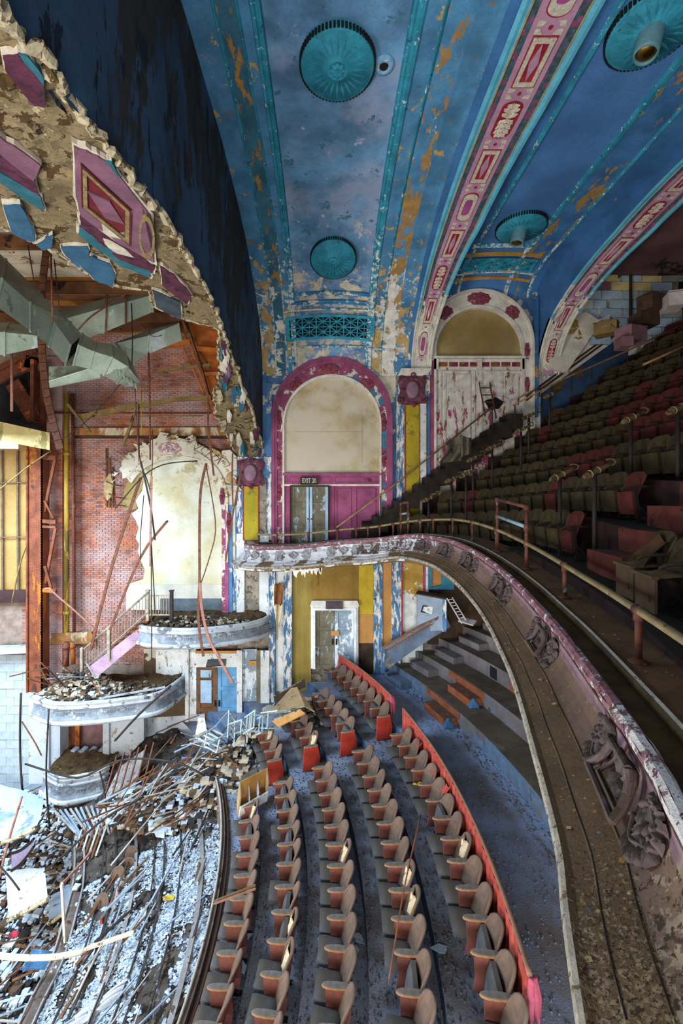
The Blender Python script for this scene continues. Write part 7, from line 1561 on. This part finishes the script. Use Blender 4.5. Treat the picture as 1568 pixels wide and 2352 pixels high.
# splintered laths and boards lying in the rubble
m_lt = [m_lath, m_rod, mat('lath_pale', '#a8a096', .9, .25, 4), mat('lath_blue_grey', '#8fa0b0', .9, .25, 4), m_rodd]
def lathset(n, fn, lo, hi, group, label, wts=(3, 2, 3, 2, 1)):
    base = {}
    for i, m in enumerate(m_lt): b = MB(); b.bar((-.5, 0, 0), (.5, 0, .02), .045, .022, taper=.55); base[i] = b.mesh('lath', m)
    for k in range(n):
        c, az, el = fn(); L = RE.uniform(lo, hi); q = RE.choices(range(5), wts)[0]; o = link('splintered_lath', base[q], None, c); o.scale = (L, RE.uniform(.7, 1.4), RE.uniform(.8, 1.5)); o.rotation_euler = (RE.uniform(-.4, .4), -el, az); tag(o, '%s %s %s' % ('long' if L > .35 * lo + .65 * hi else 'short' if L < .65 * lo + .35 * hi else 'medium', ('brown', 'rusty', 'pale', 'blue-grey', 'dark')[q], label), 'lath', group)
lathset(70, lambda: (Vector((RE.gauss(-4.3, .9), RE.gauss(12.7, .6), -0.55 + RE.uniform(-.3, .55))), RE.gauss(.7, .5), RE.gauss(.15, .25)), .5, 2.3, 'laths on the rubble ridge', 'splintered lath in the tangle at the top of the white rubble')
lathset(50, lambda: (Vector((RE.gauss(-3.1, .8), RE.gauss(13.6, .5), .35 + RE.uniform(-.4, .6))), RE.gauss(.6, .8), RE.gauss(.2, .4)), .4, 1.5, 'laths before the lower doors', 'splintered lath in the heap before the lower doors')
def slp():
    r_ = RE.uniform(9.2, 12.2); t = RE.uniform(th_of(12, 5.5), th_of(12, 12)); p = pol(r_, t, 0); return Vector((p.x, p.y, gz(p.x, p.y) + .16)), RE.gauss(1.35, .35), RE.gauss(0, .06)
lathset(46, slp, .4, 1.8, 'laths lying in the white flakes', 'splintered lath lying in the white flakes', (2, 1, 4, 3, 3))
def ptl():
    c = pitpt(); return c + Vector((0, 0, .2)), RE.uniform(-.4, 1.4), RE.gauss(.05, .15)
lathset(80, ptl, .5, 2.2, 'laths in the pit', 'splintered lath lying in the dark pit', (3, 1, 3, 4, 3))
lathset(26, lambda: (Vector((RE.gauss(-8.6, .5), RE.gauss(14.5, .3), 1.95 + RE.uniform(-.1, .5))), RE.gauss(.4, .7), RE.gauss(-.5, .4)), .4, 1.4, 'laths on the rubble mound', 'splintered lath poking out of the mound on the lower box', (4, 3, 2, 1, 2))
# broken ribbed slab with its bars, fans of laths below it
rb = root('ribbed_slab', P(285, 1790, 13.4), 'broken ribbed plaster slab leaning beside the lowest box', 'slab'); mb = MB(); mb.grid(lambda u, v: P(228 + 70 * u + 45 * v * (1 - .2 * u), 1860 - 130 * v * (.75 + .25 * u) - 10 * u, 13.0 + 1.4 * v + .1 * mnoise.noise(Vector((u * 5, v * 5, 1)))), 14, 14); mb.build('slab_face', mat('slab_speckled', '#9a928c', .95, .3, 3, [('#6a4a38', .56, 2), ('#d5dce2', .62, 3)], bump=.8), rb)
for k in range(6): mb = MB(); mb.tube([P(232 + 17 * k, 1858 - 3 * k, 12.9), P(252 + 17 * k, 1790 - 4 * k, 13.5), P(268 + 17 * k, 1735 - 6 * k, 14.1)], .03, 6); mb.build('rib_bar', m_rod, rb)
for k in range(12):
    g = root('fan_lath', P(262, 1900, 12.6), 'fanned pale lath hanging below the ribbed slab, %s from the left' % ORD[k + 1], 'lath', 'laths fanned below the slab'); x0 = 125 + k * 12; mb = MB(); mb.bar(P(x0, 1862 - 1.6 * k, 13.2), P(x0 + 48 - k * 3.5, 1912 + 6 * (k % 3), 12.6), .05, .025); mb.build('strip', m_lt[3] if k % 3 else m_lt[2], g); mb = MB(); mb.bar(P(x0 + 48 - k * 3.5, 1912 + 6 * (k % 3), 12.6), P(x0 + 51 - k * 3.5, 1917 + 6 * (k % 3), 12.55), .03, .02, taper=.3); mb.build('split_end', m_lt[2], g)
for k in range(7):
    g = root('leaning_lath', P(200, 2000, 11.8), 'brown lath leaning upright in the dark pit doorway, %s from the left' % ORD[k + 1], 'lath', 'laths leaning in the pit'); x0 = 160 + k * 10; mb = MB(); mb.bar(P(x0, 1996 - 5 * k, 12.0), P(x0 + 28, 1905 - 3 * k, 12.6), .05, .03); mb.build('strip', m_lt[0] if k % 2 else m_lt[2], g); mb = MB(); mb.bar(P(x0 + 28, 1905 - 3 * k, 12.6), P(x0 + 30, 1898 - 3 * k, 12.65), .03, .02, taper=.3); mb.build('split_end', m_lt[0], g)
# fallen white plaster shells at the far left
def sheet(name, label, fn, mt, nu=16, nv=14, cat='plaster'):
    g = root(name, fn(.5, .9), label, cat); mb = MB(); mb.grid(lambda u, v: Vector(fn(u, v)) + Vector((0, 0, .05 * mnoise.noise(Vector((u * 4, v * 4, len(label)))))), nu, nv); mb.build('shell', mt, g, True); mb = MB(); mb.tube([Vector(fn(i / 20, 1)) + Vector((0, -.01, RE.uniform(-.03, .02))) for i in range(21)], .05, 6); mb.build('broken_edge', m_crust, g); return g
m_shw = mat('shell_white_blue', '#a9b5c0', .9, .15, .8, [('#8295a5', .58, 1.8), ('#3f484f', .64, 3.5, None, (.5, 1, 1.6))], bump=.4)
sheet('plaster_shell', 'big rounded white plaster shell lying at the far left', lambda u, v: P(-40 + 140 * u * (1 - .12 * v * v), 1790 + 40 * u * (1 - v) + 150 * v - 40 * u * v * u, 12.8 - 1.6 * v), m_shw)
g = sheet('plaster_shell', 'lower white plaster slab standing on the pit rubble', lambda u, v: P(12 + 90 * u + 8 * v, 2000 - 8 * u + 112 * v * (1 - .35 * u), 11.6 - .9 * v - .2 * u), m_lw)
sheet('plaster_shell', 'grey-blue plaster slab sloping behind the fallen edge beam', lambda u, v: P(112 + 110 * u, 2060 - 55 * u + 60 * v * (1 - .3 * u), 11.9 - .9 * v), mat('shell_blue_grey', '#93a7ba', .9, .2, 1.2, [('#5a5f66', .60, 1.5)]))
dr = root('cast_frame', P(70, 1970, 12.0), 'curved lilac panel in a black frame under the white shell', 'panel'); mb = MB(); mb.grid(lambda u, v: P(26 + 52 * u, 1960 - 28 * u * u - 6 * u + 40 * v - 22 * u * v, 11.6), 10, 5); mb.build('panel', mat('panel_lilac', '#9a94b8', .85, .2, 2), dr); mb = MB(); mb.tube([P(26 + 52 * i / 10, 1960 - 28 * (i / 10) ** 2 - 6 * i / 10, 11.55) for i in range(11)], .035, 6); mb.tube([P(26 + 52 * i / 10, 2000 - 28 * (i / 10) ** 2 - 28 * i / 10, 11.55) for i in range(11)], .035, 6); mb.build('frame', m_iron, dr)
# white cloth at the bottom
g = root('white_cloth', PZ(240, 2300, -1.3), 'crumpled white cloth lying on the flakes at the bottom left', 'cloth'); m_wc = mat('cloth_white', '#bcc2ca', .9, .1, 3, bump=.2)
def wcl(u, v):
    px, py = 178 + 118 * u + 10 * v - 60 * v * (1 - u) * .6, 2352 - 85 * u + 46 * v - 30 * v * u; q = PZ(px, py, -1.35 - .3 * (1 - u)); return q + Vector((0, 0, .08 + .10 * abs(math.sin(7 * v + 3 * u)) + .05 * math.sin(13 * v - 5 * u)))
mb = MB(); mb.grid(wcl, 26, 26); mb.build('fold', m_wc, g, True); mb = MB(); mb.tube([wcl(i / 20, 0) for i in range(21)], .02, 6); mb.build('hem', m_wc, g, True)
# seats still standing in the collapsed rows
for i, (px, py, z, rz_, lb) in enumerate(((336, 1905, -1.7, 1.2, 'red-sided seat standing alone in the white rubble'), (412, 1880, -1.15, .9, 'red tipped-over seat near the top of the white rubble'), (318, 1975, -1.75, .3, 'brown half-buried seat below the red-sided seat'), (303, 2000, -1.75, .2, 'half-buried seat beside the fallen beam, lower of a pair'), (282, 2035, -1.8, .1, 'grey seat almost buried in flakes beside the fallen beam'), (240, 2110, -1.85, .1, 'blue-grey seat buried in flakes lower along the beam'))):
    p = PZ(px, py, z); r = root('auditorium_chair', p - Vector((0, 0, .45)), lb, 'seat', 'padded theatre seats on the lower tier'); r.rotation_euler = (RE.uniform(-.2, .2), RE.uniform(-.2, .2), -.2 + rz_ * .3)
    for nm, me in (('backrest', ob[i % 3]), ('seat_cushion', oct_ if i % 2 else oc), ('arm_panel', oeb), ('arm_pad', op_)): o = link(nm, me); o.parent = r
# broken white chairs in the heap, crate, plywood sheets, loose seat slabs
m_bch = mat('chair_paint_pale', '#aab8b4', .8, .25, 4, [('#5a5a50', .6, 4)])
def bchair(c, rx, ry, rz_, label):
    r = root('broken_chair', c, label, 'chair'); r.rotation_euler = (rx, ry, rz_); mb = MB()
    def part(nm, bars):
        b = MB()
        for a, q in bars: b.bar(a, q, .035, .035)
        o = b.mesh(nm, m_bch); o_ = link(nm, o); o_.parent = r
    for x in (-.22, .22):
        part('leg', [((x, -.2, 0), (x, -.2, .45))]); part('leg', [((x, .2, 0), (x, .26, .95))])
    part('seat_frame', [((-.22, -.2, .44), (.22, -.2, .44)), ((-.22, .2, .44), (.22, .2, .44)), ((-.22, -.2, .44), (-.22, .2, .44)), ((.22, -.2, .44), (.22, .2, .44))]); part('back_rail', [((-.22, .25, .9), (.22, .25, .9)), ((-.22, .23, .65), (.22, .23, .65))]); part('stretcher', [((-.22, -.2, .2), (.22, -.2, .2)), ((-.22, .2, .22), (.22, .2, .22))])
bchair(P(612, 1655, 13.2), 1.2, .3, .6, 'upturned pale chair frame on top of the heap by the doors'); bchair(P(575, 1668, 13.0), .5, -.9, 1.6, 'pale broken chair frame lying left of the upturned chair'); bchair(P(508, 1690, 12.9), 1.5, .2, -.4, 'flattened pale chair frame at the left of the heap'); bchair(P(545, 1700, 12.6), -.7, 1.0, .9, 'pale chair frame half buried below the heap')
m_card = mat('board_tan', '#9c7f58', .9, .2, 2, [('#6f5636', .58, 1.5)])
def board(label, pts, mt, name='loose_board', cat='board', th=.03):
    g = root(name, pts[0], label, cat); mb = MB(); mb.slab(pts, (0, 0, -th)); mb.build('sheet', mt, g); mb = MB(); mb.bar(pts[0], pts[1], .02, th * 1.4); mb.build('chipped_edge', m_crust, g)
board('large bowed tan board lying on the heap before the doors', [P(615, 1640, 13.0), P(700, 1622, 12.9), P(722, 1634, 12.8), P(682, 1578, 13.9), P(668, 1580, 14.0)], m_card); board('orange board lying below the large tan board', [P(625, 1655, 12.7), P(690, 1630, 12.7), P(700, 1638, 12.6), P(640, 1668, 12.5)], m_ply); board('long dark board slanting against the wall behind the heap', [P(628, 1600, 14.9), P(700, 1560, 15.2), P(702, 1575, 15.0), P(632, 1612, 14.7)], m_dkwood)
board('round-cornered grey board on the tangle', [P(602, 1640, 13.1), P(628, 1634, 13.1), P(632, 1622, 13.3), P(616, 1618, 13.4), P(602, 1626, 13.3)], mat('board_grey', '#8a8278', .9, .2, 3)); board('pale plaster slab leaning at the left end of the heap', [P(448, 1690, 13.2), P(475, 1680, 13.2), P(470, 1650, 13.4), P(455, 1648, 13.5)], m_lw)
for i, (px, py, w_, h_, a) in enumerate(((590, 1680, 18, 26, .3), (560, 1720, 17, 34, .4), (605, 1700, 15, 18, -.3), (582, 1745, 14, 24, .5), (555, 1770, 20, 16, .2), (620, 1730, 14, 20, .0), (575, 1790, 22, 20, .6))):
    z = .25; c = PZ(px, py, z); ca, sa = math.cos(a), math.sin(a); k = c.y / F; u = Vector((ca, sa * .3, sa * .6)) * w_ * k; v = Vector((-sa * .5, ca, .45)) * h_ * k * .8; g = root('fallen_cushion', c, 'dusty loose seat slab fallen beside the front row, %s from the heap' % ORD[i + 1], 'seat', 'loose seat slabs'); mb = MB(); n = u.cross(v).normalized() * .05; mb.obox(c, u, v, n); mb.build('cushion_slab', m_cush, g); mb = MB(); mb.obox(c - n * 1.2, u * .9, v * .9, n * .25); mb.build('base_board', m_sshell, g)
cr = root('open_crate', PZ(570, 1850, .35), 'open wooden crate with dividers and a white panel, beside the front row', 'crate'); e1 = (PZ(606, 1795, .75) - PZ(543, 1828, .75)); o_ = PZ(546, 1838, .55); e2 = Vector((.10, -.42, -.10)); e3 = Vector((.05, .12, .40)); m_crin = mat('crate_inside', '#b5823f', .8, .2, 3)
def quadb(nm, a, u, v, mt, th): mb = MB(); n = u.cross(v).normalized() * th; mb.slab([a, a + u, a + u + v, a + v], n); mb.build(nm, mt, cr)
quadb('bottom', o_, e1, e3 * .02 + e2, m_crin, .03); quadb('back_panel', o_ , e1, e3, m_crin, .03); quadb('side_panel', o_, e2, e3, m_card, .03); quadb('side_panel', o_ + e1, e2, e3, m_card, .03); quadb('front_panel', o_ + e2, e1, e3 * .5, m_whstrip, .03)
for f in (.33, .66): quadb('divider', o_ + e1 * f, e2, e3 * .7, m_wch, .015)
for i, (px, py, z, s, mt, lb, nm, cat) in enumerate(((957, 1803, 1.75, (.10, .05, .04), m_yboard, 'crushed yellow carton on a cushion in the row against the curtain', 'carton', 'carton'), (830, 1888, .95, (.07, .09, .012), m_yboard, 'flat yellow card on a cushion in the second row', 'card', 'card'), (388, 2062, -1.05, (.12, .05, .03), m_yboard, 'yellow-green wrapper lying on the white flakes', 'wrapper', 'wrapper'), (33, 2147, -2.2, (.10, .07, .03), m_red, 'small red scrap in the dark pit', 'scrap', 'scrap'), (95, 2205, -2.4, (.35, .2, .04), m_bluec, 'crumpled blue tarp scrap in the dark pit', 'scrap', 'scrap'))):
    c = PZ(px, py, z); r = root(nm, c, lb, cat); mb = MB(); mb.grid(lambda u, v: c + Vector((s[0] * (2 * u - 1), s[1] * (2 * v - 1), s[2] * (.4 + math.sin(5 * u + i) * math.sin(4 * v)))), 7, 7); mb.build('crease', mt, r); mb = MB(); mb.bar(c + Vector((-s[0], -s[1], 0)), c + Vector((s[0], -s[1], .01)), .012, .012); mb.build('folded_edge', mt, r)
# glass shards and scraps on the near tier floor
m_gl = mat('glass_shard', '#9db8cf', .15, .1, 3, spec=.8)
for i, (px, py, z) in enumerate(((800, 2165, .66), (815, 2185, .66), (824, 2155, .66), (568, 2150, .32), (556, 2222, .32), (1010, 2180, 1.36), (735, 2160, .66))):
    c = PZ(px, py, z); g = root('glass_shard', c, 'pale glass shard on the tier floor, %s counted from the middle row' % ORD[i + 1], 'shard', 'shards on the tier floor'); mb = MB(); a = i * 1.3; s = .09 + .02 * (i % 3); mb.slab([c + Vector((math.cos(a + q) * s * f, math.sin(a + q) * s * f, 0)) for q, f in ((0, 1), (1.4, .6), (2.8, 1.1), (4.2, .5), (5.2, .7))], (0, 0, .008)); mb.build('pane_piece', m_gl, g); mb = MB(); mb.bar(c + Vector((math.cos(a), math.sin(a), 0)) * s, c + Vector((math.cos(a + 1.4), math.sin(a + 1.4), 0)) * s * .6, .01, .012); mb.build('bright_edge', m_flk, g)
# junk at the top of the balcony
for i, (px, py, y, s, mt, lb) in enumerate(((1448, 778, 12.6, .35, m_blk[1], 'mauve box thrown on the top balcony rows'), (1432, 790, 12.4, .22, m_blk[1], 'smaller mauve box leaning on the larger one'), (1392, 760, 13.4, .30, m_tmb, 'old brown crate on the top rows below the block wall'), (1500, 705, 12.6, .34, m_dkwood, 'dark crate on the highest rows by the doorway'), (1545, 700, 12.2, .30, m_wch, 'pale carton on the highest rows at the right edge'), (1385, 745, 13.8, .22, m_wch, 'pale block lying by the drain pipe'), (1480, 740, 12.8, .3, m_dkwood, 'black trunk between the drain pipe and the doorway'))):
    junkbox('junk_box', P(px, py + 10, y), (s, s * .7, s * .6), mt, lb, 'box', .4 + i)

# flakes and leaves of plaster lying on the balcony ledge
mb = MB()
for k in range(700):
    t = RE.uniform(.13, .62); s_ = RE.choice((RE.uniform(.16, .29), RE.uniform(.31, .40), RE.uniform(-.95, -.4))); z = -.49 - .09 * (s_ - .16) / .15 if s_ > 0 else .002
    c = BP(t, s_, z + .012); e = RE.uniform(.004, .016) * (1.8 if RE.random() < .08 else 1); a = RE.random() * 6.28; e1 = Vector((math.cos(a) * e, math.sin(a) * e, .3 * e)); e2 = Vector((-math.sin(a) * e, math.cos(a) * e, .4 * e)) * .7
    mb.add([c - e1, c - e2, c + e1, c + e2], [(0, 1, 2, 3)], RE.choice((0, 0, 1, 2)))
lf = stuff(mb.build('ledge_flakes', [m_rubble, m_flkd, m_ply])); lf['label'] = 'small plaster flakes and leaf scraps scattered along the balcony ledge'
